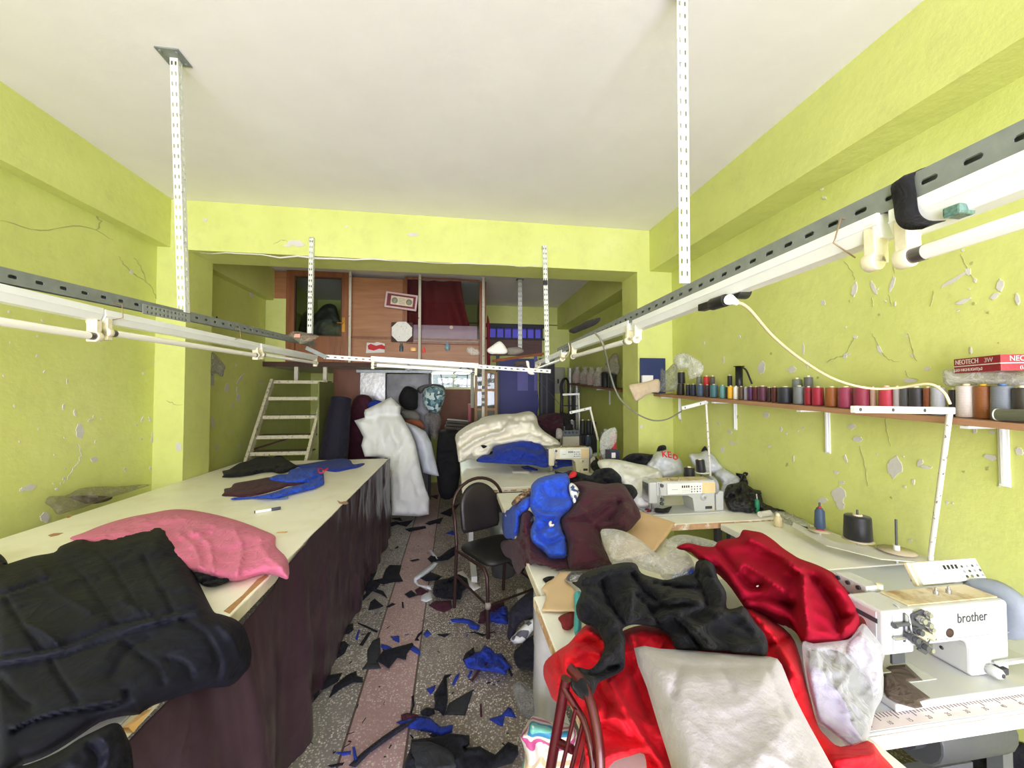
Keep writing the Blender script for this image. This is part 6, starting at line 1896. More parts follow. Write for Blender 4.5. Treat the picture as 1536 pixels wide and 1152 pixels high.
MB().cyl((1.925, a.y - .0, zz), (1.925, a.y - .13, zz), .021, n=18).build('thread', thread_mat('olive', (84, 86, 64)), ls)
MB().cyl((1.925, a.y + .004, zz), (1.925, a.y, zz), .0215, n=18).cyl((1.925, a.y + .0045, zz), (1.925, a.y + .003, zz), .007, n=10, mat=1).build('end_disc', [M_LAMPW, M_BLACKP], ls)
sf = thing('blue_folder', 'dark blue board standing on the shelf against the pillar', 'folder', at(975, 590, y=YB0 - .02))
a, b_ = at(960, 537, y=YB0 - .03), at(998, 577, y=YB0 - .03)
MB().box(a.x, b_.x, YB0 - .035, YB0 - .028, at(978, 590, y=YB0 - .03).z, a.z).build('board', mat('navy card', (30, 44, 92), .6), sf)
a, b_ = at(963, 563, y=YB0 - .06), at(979, 575, y=YB0 - .06)
tag(MB().box(a.x, b_.x, YB0 - .07, YB0 - .045, zs(3.45) if False else b_.z - .03, a.z).build('white_card', M_WPAP), 'small white card in front of the dark blue board', 'card')
relief('beige_cloth', fabric('beige cotton', (206, 186, 160), .85, wr=.2), B2([(305, 375), (360, 360), (430, 350), (520, 330), (525, 420), (480, 425), (420, 450), (390, 475), (350, 485), (325, 430)]), [plane((0, 3.36, 1.55), (0, -1, .45))], T=.012, rim=5, amp=.012, size=.12, step=2.5, back=.004,
  folds=[(B2([(360, 365), (380, 420), (355, 480)]), .01, 3), (B2([(470, 345), (430, 400), (385, 470)]), .01, 3)], tag_=('beige cloth hanging over the far end of the wall shelf', 'cloth'))
relief('grey_bag', film('smoky film', (120, 122, 118), .25, .3, 30, .9, .3), B2([(535, 250), (570, 270), (620, 220), (650, 230), (655, 300), (650, 400), (600, 420), (530, 415), (530, 340)]), [plane((2.0, 0, 0), (-1, -.5, .1))], T=.04, rim=7, amp=.03, size=.05, step=2.5, back=.04,
  tag_=('smoky grey plastic bag on the shelf beside the dark blue board', 'bag'))
relief('clear_bag', film('clear sheet', (228, 230, 222), .16, .6, 34, .9, .3), B2([(640, 160), (700, 140), (780, 180), (840, 230), (830, 290), (800, 310), (740, 330), (725, 260), (650, 260), (625, 200)]), [plane((2.05, 0, 0), (-1, -.3, .1))], T=.03, rim=7, amp=.03, size=.05, step=2.5, back=.03,
  tag_=('clear crinkled bag rising behind the stacked black cone', 'bag'))
M_REDB = mat('dark red box', (156, 18, 38), .35, var=.04, coat=.3)
c0_, c1_ = at(1440, 533, x=2.02), at(1511, 531, x=1.93)
rb = thing('red_light_box', 'dark red lamp box with white lettering lying on the plastic wrap', 'box', (2.0, 1.1, at(1480, 555, x=1.97).z))
bz0, bz1 = at(1512, 556, x=1.93).z, at(1511, 532, x=1.93).z
fA, fB = Vector((c0_.x, c0_.y, 0)), Vector((c1_.x, c1_.y, 0))
dAB = (fB - fA).normalized()
nAB = Vector((dAB.y, -dAB.x, 0))
if nAB.x < 0:
 nAB = -nAB
LAB = (fB - fA).length
dp = .13
Mb = frame_at((fA.x, fA.y, bz0), dAB, (0, 0, 1))
hB = bz1 - bz0
base2 = [fA, fB, fB + nAB * dp, fA + nAB * dp]
sh_ = max(p.x for p in base2) - (XR - .004)
vsb = [(p.x - max(0, sh_), p.y, z_) for z_ in (bz0, bz1) for p in base2]
Mb = frame_at((vsb[0][0], vsb[0][1], bz0), dAB, (0, 0, 1))
MB().add(vsb, [(0, 1, 5, 4), (1, 2, 6, 5), (2, 3, 7, 6), (3, 0, 4, 7), (4, 5, 6, 7), (3, 2, 1, 0)]).build('carton', M_REDB, rb)
Ms = frame_at((vsb[1][0], vsb[1][1], bz0), nAB, (0, 0, 1))
M_WHT = mat('white print', (236, 232, 228), .5)
for M_, w_, pre in ((Mb, LAB, 1), (Ms, dp, 2)):
 n_ = (M_.to_3x3() @ Vector((0, 0, 1)))
 MB().box(0, w_, hB * .44, hB * .5, .0004, .0012, 0, M_).build('white_line', M_WHT, rb)
 text_mesh('lettering', 'NEOTECH', hB * .46, M_ @ Matrix.Translation((w_ * .3 if pre == 1 else w_ * .55, hB * .74, .0006)), M_WHT, rb, .0004, squeeze=.9 if pre == 1 else .8)
 text_mesh('lettering', '(LED HIGHLIGHT)s2' if pre == 1 else '(LED', hB * .27, M_ @ Matrix.Translation((w_ * .32 if pre == 1 else w_ * .5, hB * .2, .0006)), M_WHT, rb, .0004)
text_mesh('lettering', '3W', hB * .42, Mb @ Matrix.Translation((LAB * .77, hB * .73, .0006)), mat('grey print light', (206, 196, 190), .5), rb, .0004)
relief('plastic_wrap', film('white film', (226, 224, 224), .2, .22, 16, .7, .3), [(1414, 556), (1430, 554), (1460, 552), (1490, 554), (1520, 556), (1570, 555), (1575, 578), (1530, 580), (1490, 578), (1450, 578), (1425, 580), (1415, 574)], [plane((1.93, 1.1, 0), (-1, -.35, .1))], T=.03, rim=8, amp=.012,
  size=.09, step=3, back=.06, stretch=(1, .5, 2), tag_=('folded white plastic wrap lying across the near cones under the red box', 'plastic wrap'))
def stand(label, base, pole_b, pole_t, arm_e, r_=.009, m=None, holes=3, plate=None):
 s_ = thing('thread_stand', label, 'thread stand', base, 'thread stands')
 m = m or mat('chipped white pole', (224, 220, 208), .5, var=.05, dirt=(112, 92, 76), dscale=60, dlo=.6, dhi=.66)
 MB().cyl(pole_b, pole_t, r_, n=12).build('pole', m, s_)
 a_ = MB()
 d = (Vector(arm_e) - Vector(pole_t))
 a_.bar(Vector(pole_t) - d.normalized() * .012, Vector(arm_e), .02, .026)
 ao = a_.build('arm', M_LAMPW, s_, bevel=.003)
 sd = Vector((0, 0, 1)).cross(d.normalized()).normalized()
 if sd.y > 0:
  sd = -sd
 for k in range(holes):
  c_ = Vector(pole_t).lerp(Vector(arm_e), .3 + .65 * k / max(1, holes - 1))
  MB().lathe([(.003, .002), (.007, .002), (.007, 0)], (0, 0, 0), 12, 0, frame_at(c_ + sd * .0101, d.normalized(), (0, 0, 1))).build('eyelet', M_DSTEEL, ao)
 return s_
zt6 = .782
p0_, p1_ = at(1396, 838, y=1.46), at(1425, 613, y=1.42)
p0_ = Vector((2.055, 1.45, zt6 + .004))
p1_ = at(1425, 616, x=1.86)
s1_ = stand('chipped white thread stand with a long arm before the wall shelf', (2.0, 1.7, zt6), at(1396, 832, x=2.03), p1_, at(1279, 614, y=p1_.y + .0), .0095)
pb_ = at(1396, 832, x=2.03)
MB().cyl((pb_.x, pb_.y, zt6 + .001), (pb_.x, pb_.y, pb_.z), .0095, n=12).build('pole_foot', M_LEGW, s1_)
q = [at(u, v, z=.83) for u, v in ((1190, 783), (1250, 812), (1335, 825), (1400, 836), (1402, 845), (1320, 838), (1240, 818), (1188, 790))]
MB().prism([(min(p.x, 2.09), p.y) for p in q], (0, 0, .826), (1, 0, 0), (0, 1, 0), .004).build('base_bar', M_LEGW, s1_)
def disc(root, u, v, rad, spike=.0, z=zt6, m=None):
 p = at(u, v, z=.84)
 MB().cyl((p.x, p.y, zt6 + .001), p, .006, n=8).build('plate_stem', M_LEGW, root)
 MB().lathe([(0, 0), (rad, 0), (rad, .003), (0, .004)], p, 26).build('cone_plate', m or mat('dusty plate', (196, 184, 156), .4), root)
 if spike:
  MB().cyl(p, p + Vector((0, 0, spike)), .0045, n=8).build('spike', M_DSTEEL, root)
 return p
pA_ = disc(s1_, 1230, 796, .05, .145)
pB_ = disc(s1_, 1287, 810, .062, .145)
pC_ = disc(s1_, 1345, 826, .068, .14)
MB().cyl(pC_, pC_ + Vector((0, 0, .025)), .012, n=12).build('spike_collar', M_LAMPW, s1_)
cb = cone('thread_cone', 'big black cone on the thread stand plate beside the wall', pB_ + Vector((0, 0, .005)), .056, .112, (22, 22, 26), 'cones on the front thread stand')
ct_ = cone('thread_cone', 'slim slate blue cone with red ends on the thread stand', pA_ + Vector((0, 0, .005)), .025, .112, (58, 78, 104), 'cones on the front thread stand', mat('red plastic end', (196, 40, 52), .5), 'tube')
MB().lathe([(.018, 0), (.018, .006), (0, .006)], pA_ + Vector((0, 0, .0045)), 16).build('red_foot', mat('red plastic end', (196, 40, 52), .5), ct_)
s2_ = stand('white thread stand behind the machine with the control panel', (1.75, 2.75, z2), at(1066, 722, y=2.72), at(1059, 603, y=2.72), at(1024, 612, y=2.6), .008, holes=2)
pb_ = at(1066, 722, y=2.72)
MB().cyl((pb_.x, pb_.y, z2 + .001), (pb_.x, pb_.y, pb_.z), .008, n=10).build('pole_foot', M_LEGW, s2_)
for u, v, lab, rr_, hh_, tl in ((1034, 722, 'black cone on the white plate behind the panel machine', .04, .1, 0), (1052, 708, 'second black cone leaning on its spike beside the white pole', .033, .09, 1)):
 p = at(u, v, y=2.6)
 MB().lathe([(0, 0), (.055, 0), (.055, .004), (0, .004)], p - Vector((0, 0, .005)), 22).build('cone_plate', M_LEGW, s2_)
 MB().cyl((p.x, p.y, z2 + .001), p - Vector((0, 0, .005)), .006, n=8).build('spike', M_DSTEEL, s2_)
 cc_ = cone('thread_cone', lab, p, rr_, hh_, (26, 22, 24), 'black cones behind the panel machine')
 cc_.rotation_euler = (0, -.12 * tl, 0)
s3_ = stand('white thread stand behind the cream lockstitch machine', at(897, 660, y=3.9), at(897, 660, y=3.9), at(885, 612, y=3.9), at(855, 619, y=3.8), .011, holes=2)
pb_ = at(897, 660, y=3.9)
MB().cyl((pb_.x, pb_.y, .781), (pb_.x, pb_.y, pb_.z), .011, n=10).build('pole_foot', mat('lime painted foot', (150, 176, 84), .5), s3_)
s4_ = stand('white thread stand in front of the far corner', at(869, 628, y=5.0), at(869, 628, y=5.0), at(868, 591, y=5.0), at(844, 592, y=5.0), .011, holes=0)
pb_ = at(869, 628, y=5.0)
MB().cyl((pb_.x, pb_.y, .801), (pb_.x, pb_.y, pb_.z), .011, n=10).build('pole_foot', M_LEGW, s4_)
# ================================================================== CLUTTER ON THE REAR TABLES
_a, _b = at(869, 652, y=4.86), at(895, 652, y=4.86)
rk = thing('cone_rack', 'dark step rack carrying the black cones behind the overlock machine', 'rack', (_a.x, 4.84, .8))
MB().box(_a.x - .0, _b.x, 4.78, 4.9, .801, at(882, 652, y=4.84).z - .001).build('rack_body', mat('dark metal', (40, 40, 42), .5, .3), rk)
MB().box(at(876, 668, y=4.72).x, at(888, 668, y=4.72).x, 4.66, 4.779, .801, at(882, 668, y=4.72).z - .001).build('step', mat('dark metal', (40, 40, 42), .5, .3), rk)
KG = 'dark cones behind the cream lockstitch machine'
for u, v, w_, h_, rgb, lab in [(874, 652, 9, 22, (22, 24, 26), 'first black cone from the overlock machine'), (883, 652, 8, 22, (24, 30, 34), 'second black cone from the overlock machine'), (891, 652, 7, 20, (20, 20, 24), 'third black cone from the overlock machine'),
        (882, 668, 8, 14, (44, 62, 84), 'slate blue cone in front of the black cones'), (858, 646, 8, 16, (120, 122, 122), 'grey cone above the overlock machine')]:
 yy_ = 4.84 if v < 660 else 4.72
 if u == 858:
  yy_ = 4.93
 p = at(u, v, y=yy_)
 dep = 4.85
 cone('thread_cone', lab, (p.x, yy_, p.z), w_ / 2 / F * dep, h_ / F * dep, rgb, KG)
 MB_ = None
for u, v, w_, h_, rgb, lab in [(908, 676, 14, 28, (94, 96, 102), 'large grey cone in a plastic bag beside the pillar'), (920, 672, 9, 22, (186, 24, 54), 'red cone wrapped in plastic beside the pillar')]:
 p = at(u, v, y=3.42)
 dep = 3.65
 c_ = cone('thread_cone', lab, (p.x, 3.42, .781), w_ / 2 / F * dep, at(u, v - h_, y=3.42).z - .781, rgb, 'wrapped cones beside the pillar', M_GREYP)
relief('clear_bag', film('clear sheet', (228, 230, 222), .16, .6, 34, .9, .3), [(899, 670), (903, 652), (912, 644), (924, 642), (925, 660), (918, 672), (908, 682), (915, 690), (905, 688)], [plane((0, 3.3, 0), (0, -1, 0))], T=.02, rim=5, amp=.02, size=.05, step=2, back=.0,
  tag_=('clear bag round the grey cone beside the pillar', 'bag'))
a, b_ = at(919, 678, y=3.1), at(934, 692, y=3.1)
nb_ = thing('navy_box', 'small navy box with a white label on the rear table by the pillar', 'box', ((a.x + b_.x) / 2, 3.2, .781))
MB().box(a.x, b_.x, 3.16, 3.26, .7815, a.z).build('carton', mat('navy box', (36, 40, 70), .5), nb_)
MB().box(a.x + .015, a.x + .05, 3.157, 3.1595, a.z - .06, a.z - .015).build('label', M_WPAP, nb_)
relief('red_reel', mat('red plastic end', (196, 40, 52), .5), C1([(720, 900), (750, 885), (785, 900), (790, 930), (750, 940), (715, 930)]), [plane((0, 3.2, 0), (0, -1, .3))], T=.02, rim=5, amp=.005, step=2.5, back=.02, tag_=('small red reel beside the white sack on the rear table', 'reel'))
relief('white_fleece_bits', mat('grey white scraps', (176, 170, 166), .9, var=.25, vscale=40, bump=.4), C1([(250, 600), (300, 600), (320, 650), (310, 700), (270, 710), (245, 690)]), [plane((0, 4.4, 0), (0, -1, .3))], T=.04, rim=6, amp=.04, size=.05, step=2.5, back=.03, tag_=('grey white scraps at the edge of the wadding pile', 'scraps'))
relief('wadding_pile', mat('cream wadding', (232, 228, 214), .95, var=.04, bump=.35, bscale=14, sheen=.1),
  B1([(210, 440), (300, 370), (370, 340), (400, 318), (480, 300), (560, 292), (640, 290), (740, 272), (790, 310), (805, 370), (850, 420), (940, 480), (960, 520), (900, 530), (800, 520), (700, 500), (560, 510), (480, 530), (440, 590), (340, 600), (320, 580), (240, 640), (225, 600), (215, 520)]),
  [slope(3.75, .8, 4.45, 1.22)], T=.12, rim=14, amp=.085, size=.2, step=2.8, under=.781, back=.2, oct=2,
  folds=[(B1([(230, 470), (330, 400), (420, 370)]), .08, 3), (B1([(240, 520), (360, 430), (520, 390)]), -.08, 3), (B1([(240, 560), (380, 470), (560, 420)]), .08, 3), (B1([(260, 600), (400, 500), (600, 450)]), -.08, 3), (B1([(560, 300), (640, 340), (780, 330)]), -.06, 3),
    (B1([(560, 400), (680, 360), (800, 380)]), .05, 5), (B1([(330, 560), (420, 520), (480, 490)]), .06, 3), (B1([(600, 440), (760, 430), (900, 500)]), -.06, 3)],
  tag_=('heap of folded cream white wadding on the big white table', 'wadding'))
relief('black_scrap', M_BLK, B1([(390, 520), (410, 515), (435, 525), (410, 540)]), [slope(3.6, .86, 4.2, 1.2)], T=.07, rim=3, amp=0, step=2, back=0, tag_=('tiny black scrap on the white wadding heap', 'scrap'))
relief('blue_cloth', M_BLUED, B1([(360, 635), (400, 590), (470, 580), (480, 530), (560, 510), (650, 490), (750, 482), (820, 510), (865, 560), (890, 600), (885, 660), (850, 680), (760, 660), (680, 655), (520, 648)]), [slope(3.5, .785, 3.85, .95)], T=.05, rim=9, amp=.035, size=.1, step=2.6, under=.781, back=.05,
  folds=[(B1([(500, 600), (640, 560), (800, 590)]), .03, 4), (B1([(560, 540), (700, 520), (820, 560)]), -.03, 4), (B1([(600, 630), (740, 610), (860, 640)]), -.03, 3)], tag_=('heap of deep blue cloth in front of the wadding on the big white table', 'cloth'))
relief('blue_cloth', M_BLUED, B1([(905, 660), (930, 620), (1000, 610), (1060, 605), (1080, 640), (1060, 665), (980, 675), (920, 690)]), [slope(3.66, .795, 3.8, .85)], T=.025, rim=5, amp=.02, size=.07, step=2.4, under=.793, back=.02, tag_=('blue cloth lying under the needle of the cream machine', 'cloth'))
relief('grey_paper', mat('greyish card', (196, 192, 184), .7), B1([(590, 670), (700, 668), (760, 700), (740, 725), (620, 720)]), [flat(.7815)], T=.002, rim=3, amp=0, step=4, back=0, floor_z=.781, smooth=False, tag_=('flat grey card on the big white table beside the blue cloth', 'card'))
relief('blue_tag', M_BLUED, B1([(675, 672), (730, 665), (800, 690), (800, 702), (700, 690)]), [flat(.785)], T=.004, rim=2, amp=0, step=3, back=0, floor_z=.784, smooth=False, tag_=('small blue piece lying on the grey card', 'cloth'))
relief('brown_heap', M_MAROON, C1([(30, 470), (130, 440), (230, 425), (300, 440), (330, 500), (320, 580), (260, 610), (160, 600), (60, 560)]), [slope(4.6, 1.0, 5.2, 1.25)], T=.08, rim=8, amp=.06, size=.12, step=2.2, back=.2, tag_=('dark brown cloth heap behind the white wadding', 'cloth'))
relief('dark_tangle', mat('tangled dark threads', (34, 30, 30), .9, var=.4, vscale=60, bump=.8, bscale=90), C1([(290, 420), (350, 430), (410, 440), (440, 500), (430, 610), (350, 620), (320, 540)]), [slope(4.8, 1.0, 5.1, 1.25)], T=.06, rim=6, amp=.06, size=.06, step=2.2, back=.1,
  tag_=('tangle of dark threads above the overlock machine', 'threads'))
relief('cable_tangle', mat('tangled dark threads', (34, 30, 30), .9), C1([(630, 960), (660, 900), (700, 930), (700, 1000), (740, 1040), (700, 1060), (640, 1040), (615, 1000)]), [slope(3.3, .79, 3.7, .9)], T=.03, rim=5, amp=.04, size=.04, step=2.2, back=.05, tag_=('dark cable tangle beside the cream machine', 'cable'))
relief('white_sack', mat('woven white sack', (226, 226, 224), .6, var=.05, bump=.4, bscale=18, dirt=(196, 194, 186), dscale=10), B5([(155, 150), (180, 125), (280, 125), (400, 150), (500, 170), (560, 195), (575, 260), (565, 400), (500, 430), (380, 420), (330, 330), (280, 260), (200, 210)]),
  [slope(2.45, .80, 2.85, .98)], T=.08, rim=14, amp=.045, size=.14, step=3, under=.788, back=.1, tag_=('wrinkled white sack on the table behind the maroon garment', 'sack'))
relief('black_straps', M_BLK, B5([(310, 130), (360, 90), (440, 85), (520, 90), (545, 40), (590, 35), (590, 70), (540, 80), (500, 130), (460, 160), (400, 150), (350, 145)]), [slope(2.9, .95, 3.1, 1.05)], T=.05, rim=6, amp=.05, size=.05, step=2.5, back=.08, tag_=('black straps heaped behind the white sack', 'straps'))
bagm = mat('milky carrier film', (206, 210, 222), .25, var=.06, vscale=20, bump=.6, bscale=22, spec=.7)
cb1 = relief('carrier_bag', bagm, B5([(465, 160), (500, 110), (530, 75), (590, 62), (640, 95), (690, 130), (705, 190), (700, 215), (650, 230), (560, 240), (500, 190)]), [slope(2.72, .82, 3.0, 1.0)], T=.09, rim=14, amp=.04, size=.12, step=2.4, under=.79, back=.1,
    tag_=('stuffed milky carrier bag with red lettering beside the white sack', 'bag'))
cbp = at(1002, 684, y=2.63)
Mt = frame_at(at(1000, 682, y=2.66), (1, 0, -.12), (0, .5, 1))
text_mesh('lettering', 'KE', .07, Mt, M_REDP, cb1, .003)
Mt = frame_at(at(1013, 686, y=2.66), (1, 0, -.5), (0, .5, 1))
text_mesh('lettering', 'D', .06, Mt, M_REDP, cb1, .003)
relief('carrier_bag', bagm, B5([(740, 90), (800, 85), (850, 60), (900, 80), (950, 130), (975, 170), (960, 200), (900, 215), (850, 210), (800, 190), (760, 150)]), [slope(2.8, .9, 3.02, 1.08)], T=.07, rim=12, amp=.04, size=.12, step=2.4, under=.79, back=.1, tag_=('grey white carrier bag leaning on the wall behind the stand pole', 'bag'))
cb3 = relief('carrier_bag', bagm, B5([(900, 215), (960, 170), (1010, 190), (1080, 210), (1130, 240), (1140, 300), (1060, 330), (980, 370), (940, 330), (950, 270)]), [slope(2.6, .84, 2.95, 1.0)], T=.07, rim=12, amp=.04, size=.12, step=2.4, under=.79, back=.1, tag_=('milky carrier bag with small red print behind the black strap bundle', 'bag'))
text_mesh('lettering', 'NDI', .045, frame_at(at(1092, 716, y=2.66), (1, 0, .02), (0, .5, 1)), M_REDP, cb3, .003)
relief('navy_knot', M_NAVY, D2([(880, 160), (930, 90), (970, 100), (1010, 150), (1020, 200), (960, 230), (890, 215)]), [plane((0, 2.8, 0), (0, -1, .2))], T=.04, rim=6, amp=.02, size=.05, step=2.2, back=.05, tag_=('navy cloth knot behind the white stand pole', 'cloth'))
bundle = relief('strap_bundle', mat('black webbing', (22, 22, 24), .6, var=.2, vscale=30, bump=.3, bscale=60), B5([(965, 370), (985, 290), (1060, 270), (1090, 215), (1120, 215), (1110, 280), (1160, 310), (1215, 320), (1215, 400), (1300, 430), (1380, 440), (1380, 468), (1280, 460), (1170, 470), (1080, 470), (1000, 450)]),
    [slope(2.32, .79, 2.7, .97)], T=.06, rim=7, amp=.05, size=.06, step=2.4, under=.787, back=.05, tag_=('tangled black strap bundle beside the panel machine', 'straps'))
pts = [at(*q, y=2.5) for q in B5([(1190, 320), (1260, 345), (1330, 380), (1375, 420), (1378, 455), (1340, 440)])]
MB().tube(curve3(pts, 4), .011, 6, flat=.35).build('strap_loop', MATS['black webbing'], bundle)
pts = [at(*q, y=2.55) for q in B5([(1060, 290), (1085, 220), (1110, 215), (1120, 250), (1095, 300)])]
MB().tube(curve3(pts, 4), .012, 6, flat=.4).build('strap_loop', MATS['black webbing'], bundle)
gt = thing('green_tool', 'green handled tool standing by the black strap bundle', 'tool', at(1136, 776, z=z2))
a, b_ = at(1136, 776, y=2.24), at(1136, 756, y=2.26)
MB().lathe([(.0, 0), (.014, 0), (.012, .02), (.015, .05), (.012, .085), (0, .09)], (a.x, 2.24, z2 + .001), 14).build('handle', mat('green plastic', (30, 130, 96), .4), gt)
MB().cyl((a.x, 2.24, z2 + .09), (a.x + .005, 2.25, z2 + .12), .004, n=8).build('shaft', M_CHROME, gt)
a = at(1140, 772, z=z2 + .018)
tag(MB().cyl((a.x, a.y, z2 + .019), (a.x + .085, a.y + .02, z2 + .019), .018, n=16).build('white_roll', M_WPAP), 'small white paper roll lying beside the green tool', 'roll')
a = at(1167, 790, z=zt6)
bt_ = thing('beige_bottle', 'little beige bottle standing beside the white roll', 'bottle', (a.x, a.y, zt6))
MB().lathe([(0, 0), (.021, 0), (.022, .01), (.021, .05), (.012, .062)], (a.x, a.y, zt6 + .001), 16).build('bottle_body', mat('beige oil plastic', (206, 192, 150), .35), bt_)
MB().lathe([(.012, 0), (.009, .012), (.004, .016), (0, .016)], (a.x, a.y, zt6 + .063), 12).build('nozzle', M_IVORY, bt_)
sc_ = thing('scissors', 'dark scissors lying near the beige bottle', 'scissors', at(1187, 780, z=zt6 + .005))
a, b_ = at(1172, 775, z=zt6 + .006), at(1196, 787, z=zt6 + .006)
MB().bar(a, b_, .01, .004).build('blade', M_DSTEEL, sc_)
cc_ = at(1198, 792, z=zt6 + .006)
MB().tube([cc_ + Vector((.02 * math.cos(t), .014 * math.sin(t), 0)) for t in np.linspace(0, 2 * PI, 13)[:-1]], .004, 6, closed=True).build('finger_ring', M_DSTEEL, sc_)
MB().tube([cc_ + Vector((.035 + .02 * math.cos(t), .014 * math.sin(t), 0)) for t in np.linspace(0, 2 * PI, 13)[:-1]], .004, 6, closed=True).build('finger_ring', M_DSTEEL, sc_)
mb = MB()
for k in range(5):
 p = at(1160 + k * 9, 768 + k * 4, z=zt6 + .02)
 a_ = rnd.random() * 3
 mb.bar(p, p + Vector((.05 * math.cos(a_), .05 * math.sin(a_), .002)), .012, .01)
relief('clear_bits', film('clear sheet', (228, 230, 222), .16, .6, 34, .9, .3), [(1160, 768), (1180, 766), (1205, 778), (1215, 790), (1190, 788), (1172, 780)], [flat(zt6 + .004)], T=.02, rim=5, amp=.02, size=.04, step=2.4, floor_z=zt6, tag_=('crumpled clear film beside the scissors', 'plastic'))
relief('dark_threads', mat('tangled dark threads', (34, 30, 30), .9), D2([(200, 1000), (240, 980), (330, 990), (400, 970), (460, 960), (430, 1010), (400, 1050), (280, 1050), (220, 1040)]), [flat(z2 + .012)], T=.02, rim=4, amp=.02, size=.03, step=2, floor_z=z2 + .012, tag_=('dark thread clump under the needle of the panel machine', 'threads'))
relief('red_threads', mat('dark red scraps', (120, 26, 34), .9), D2([(40, 1020), (80, 970), (130, 980), (170, 1020), (160, 1050), (60, 1040)]), [flat(z2 + .002)], T=.02, rim=4, amp=.02, size=.03, step=2, floor_z=z2, tag_=('dark red scraps beside the head of the panel machine', 'scraps'))
# ================================================================== GARMENT HEAPS ON THE NEAR TABLES
HP = slope(1.70, .785, 2.38, 1.06)
HL = plane((.275, 0, 0), (-1, 0, .12))
def lift(pl, d):
 return (pl[0] + pl[1] * d, pl[1])
relief('maroon_trousers', M_MAROON, C3([(60, 620), (90, 580), (160, 560), (190, 400), (240, 360), (290, 400), (290, 540), (330, 620), (420, 690), (530, 690), (560, 790), (500, 800), (450, 808), (320, 755), (270, 780), (220, 825), (175, 770), (160, 715), (100, 690)]), [lift(HP, -.02), HL], T=.06, rim=12, amp=.025, size=.16, step=3, back=.06,
  avoid=[(.33, 1.1, .776)], soft=.04, folds=[(C3([(170, 580), (280, 690), (420, 760), (540, 790)]), .03, 5), (C3([(160, 600), (180, 700), (230, 790)]), .02, 5), (C3([(240, 400), (220, 480), (190, 560)]), .02, 5)],
  tag_=('lower maroon garment slipping over the table edge by the metal chair', 'clothing'))
relief('black_crumple', M_BLK, C3([(440, 80), (500, 90), (560, 75), (640, 95), (700, 110), (740, 70), (830, 55), (870, 70), (920, 120), (930, 170), (1000, 180), (1040, 240), (1000, 285), (950, 270), (900, 200), (700, 190), (560, 170), (470, 120)]), [lift(slope(2.1, .79, 2.6, .98), .0)], T=.06, rim=8, amp=.06, size=.08, step=2.8,
  under=.787, back=.08, tag_=('crumpled black cloth behind the maroon garment', 'cloth'))
relief('red_scrap', mat('bright red scrap', (214, 34, 52), .8), C3([(545, 110), (570, 80), (600, 90), (590, 120), (550, 130)]), [lift(slope(2.1, .79, 2.6, .98), .08)], T=.015, rim=4, amp=.01, size=.04, step=2, back=.02, tag_=('small bright red scrap on the black crumpled cloth', 'scrap'))
relief('brown_lace', pattern('brown print', [(140, 110, 84), (86, 66, 52), (178, 152, 122), (60, 46, 40)], 60), C3([(130, 310), (170, 260), (215, 232), (265, 222), (262, 270), (200, 295), (150, 330)]), [lift(HP, -.01)], T=.03, rim=6, amp=.02, size=.06, step=2.6, back=.03, under=.778, tag_=('brown patterned cloth end beside the blue sleeve', 'cloth'))
relief('maroon_garment', M_MAROON, C3([(560, 175), (640, 150), (720, 160), (800, 172), (900, 165), (950, 190), (1000, 270), (1040, 340), (1062, 405), (1040, 440), (970, 512), (900, 500), (860, 488), (790, 505), (765, 520), (770, 580), (800, 650), (865, 742), (780, 775), (690, 805), (600, 800), (540, 790), (530, 690), (530, 600), (480, 450), (520, 380), (570, 320), (620, 230)]),
  [HP], T=.11, rim=18, amp=.03, size=.2, step=3, back=.1, under=.779, oct=2,
  folds=[(C3([(480, 450), (570, 430), (680, 440), (760, 500)]), -.035, 5), (C3([(500, 420), (620, 390), (720, 350), (800, 300), (900, 290)]), .035, 6), (C3([(720, 400), (760, 380), (820, 330), (900, 300)]), -.03, 5), (C3([(730, 470), (850, 480), (930, 420), (960, 350)]), .03, 6),
    (C3([(840, 420), (880, 380), (900, 310)]), -.045, 6), (C3([(720, 500), (790, 440), (860, 430)]), -.03, 5), (C3([(900, 300), (980, 300), (1030, 400)]), -.025, 5), (C3([(600, 560), (700, 640), (800, 720)]), .025, 7), (C3([(640, 770), (740, 770), (830, 730)]), -.03, 5),
    (C3([(560, 330), (640, 300), (720, 190)]), .03, 6)],
  tag_=('big maroon garment heaped beside the bright blue one', 'clothing'))
relief('white_lining', pattern('white blue print', [(230, 232, 236), (224, 228, 234), (236, 238, 240), (60, 76, 130)], 46), C3([(545, 185), (560, 165), (585, 175), (610, 205), (612, 235), (600, 290), (580, 310), (565, 270), (550, 235)]), [lift(HP, .1)], T=.02, rim=4, amp=.01, size=.05, step=2.2, back=.05,
  tag_=('white printed lining showing at the rim of the blue garment', 'lining'))
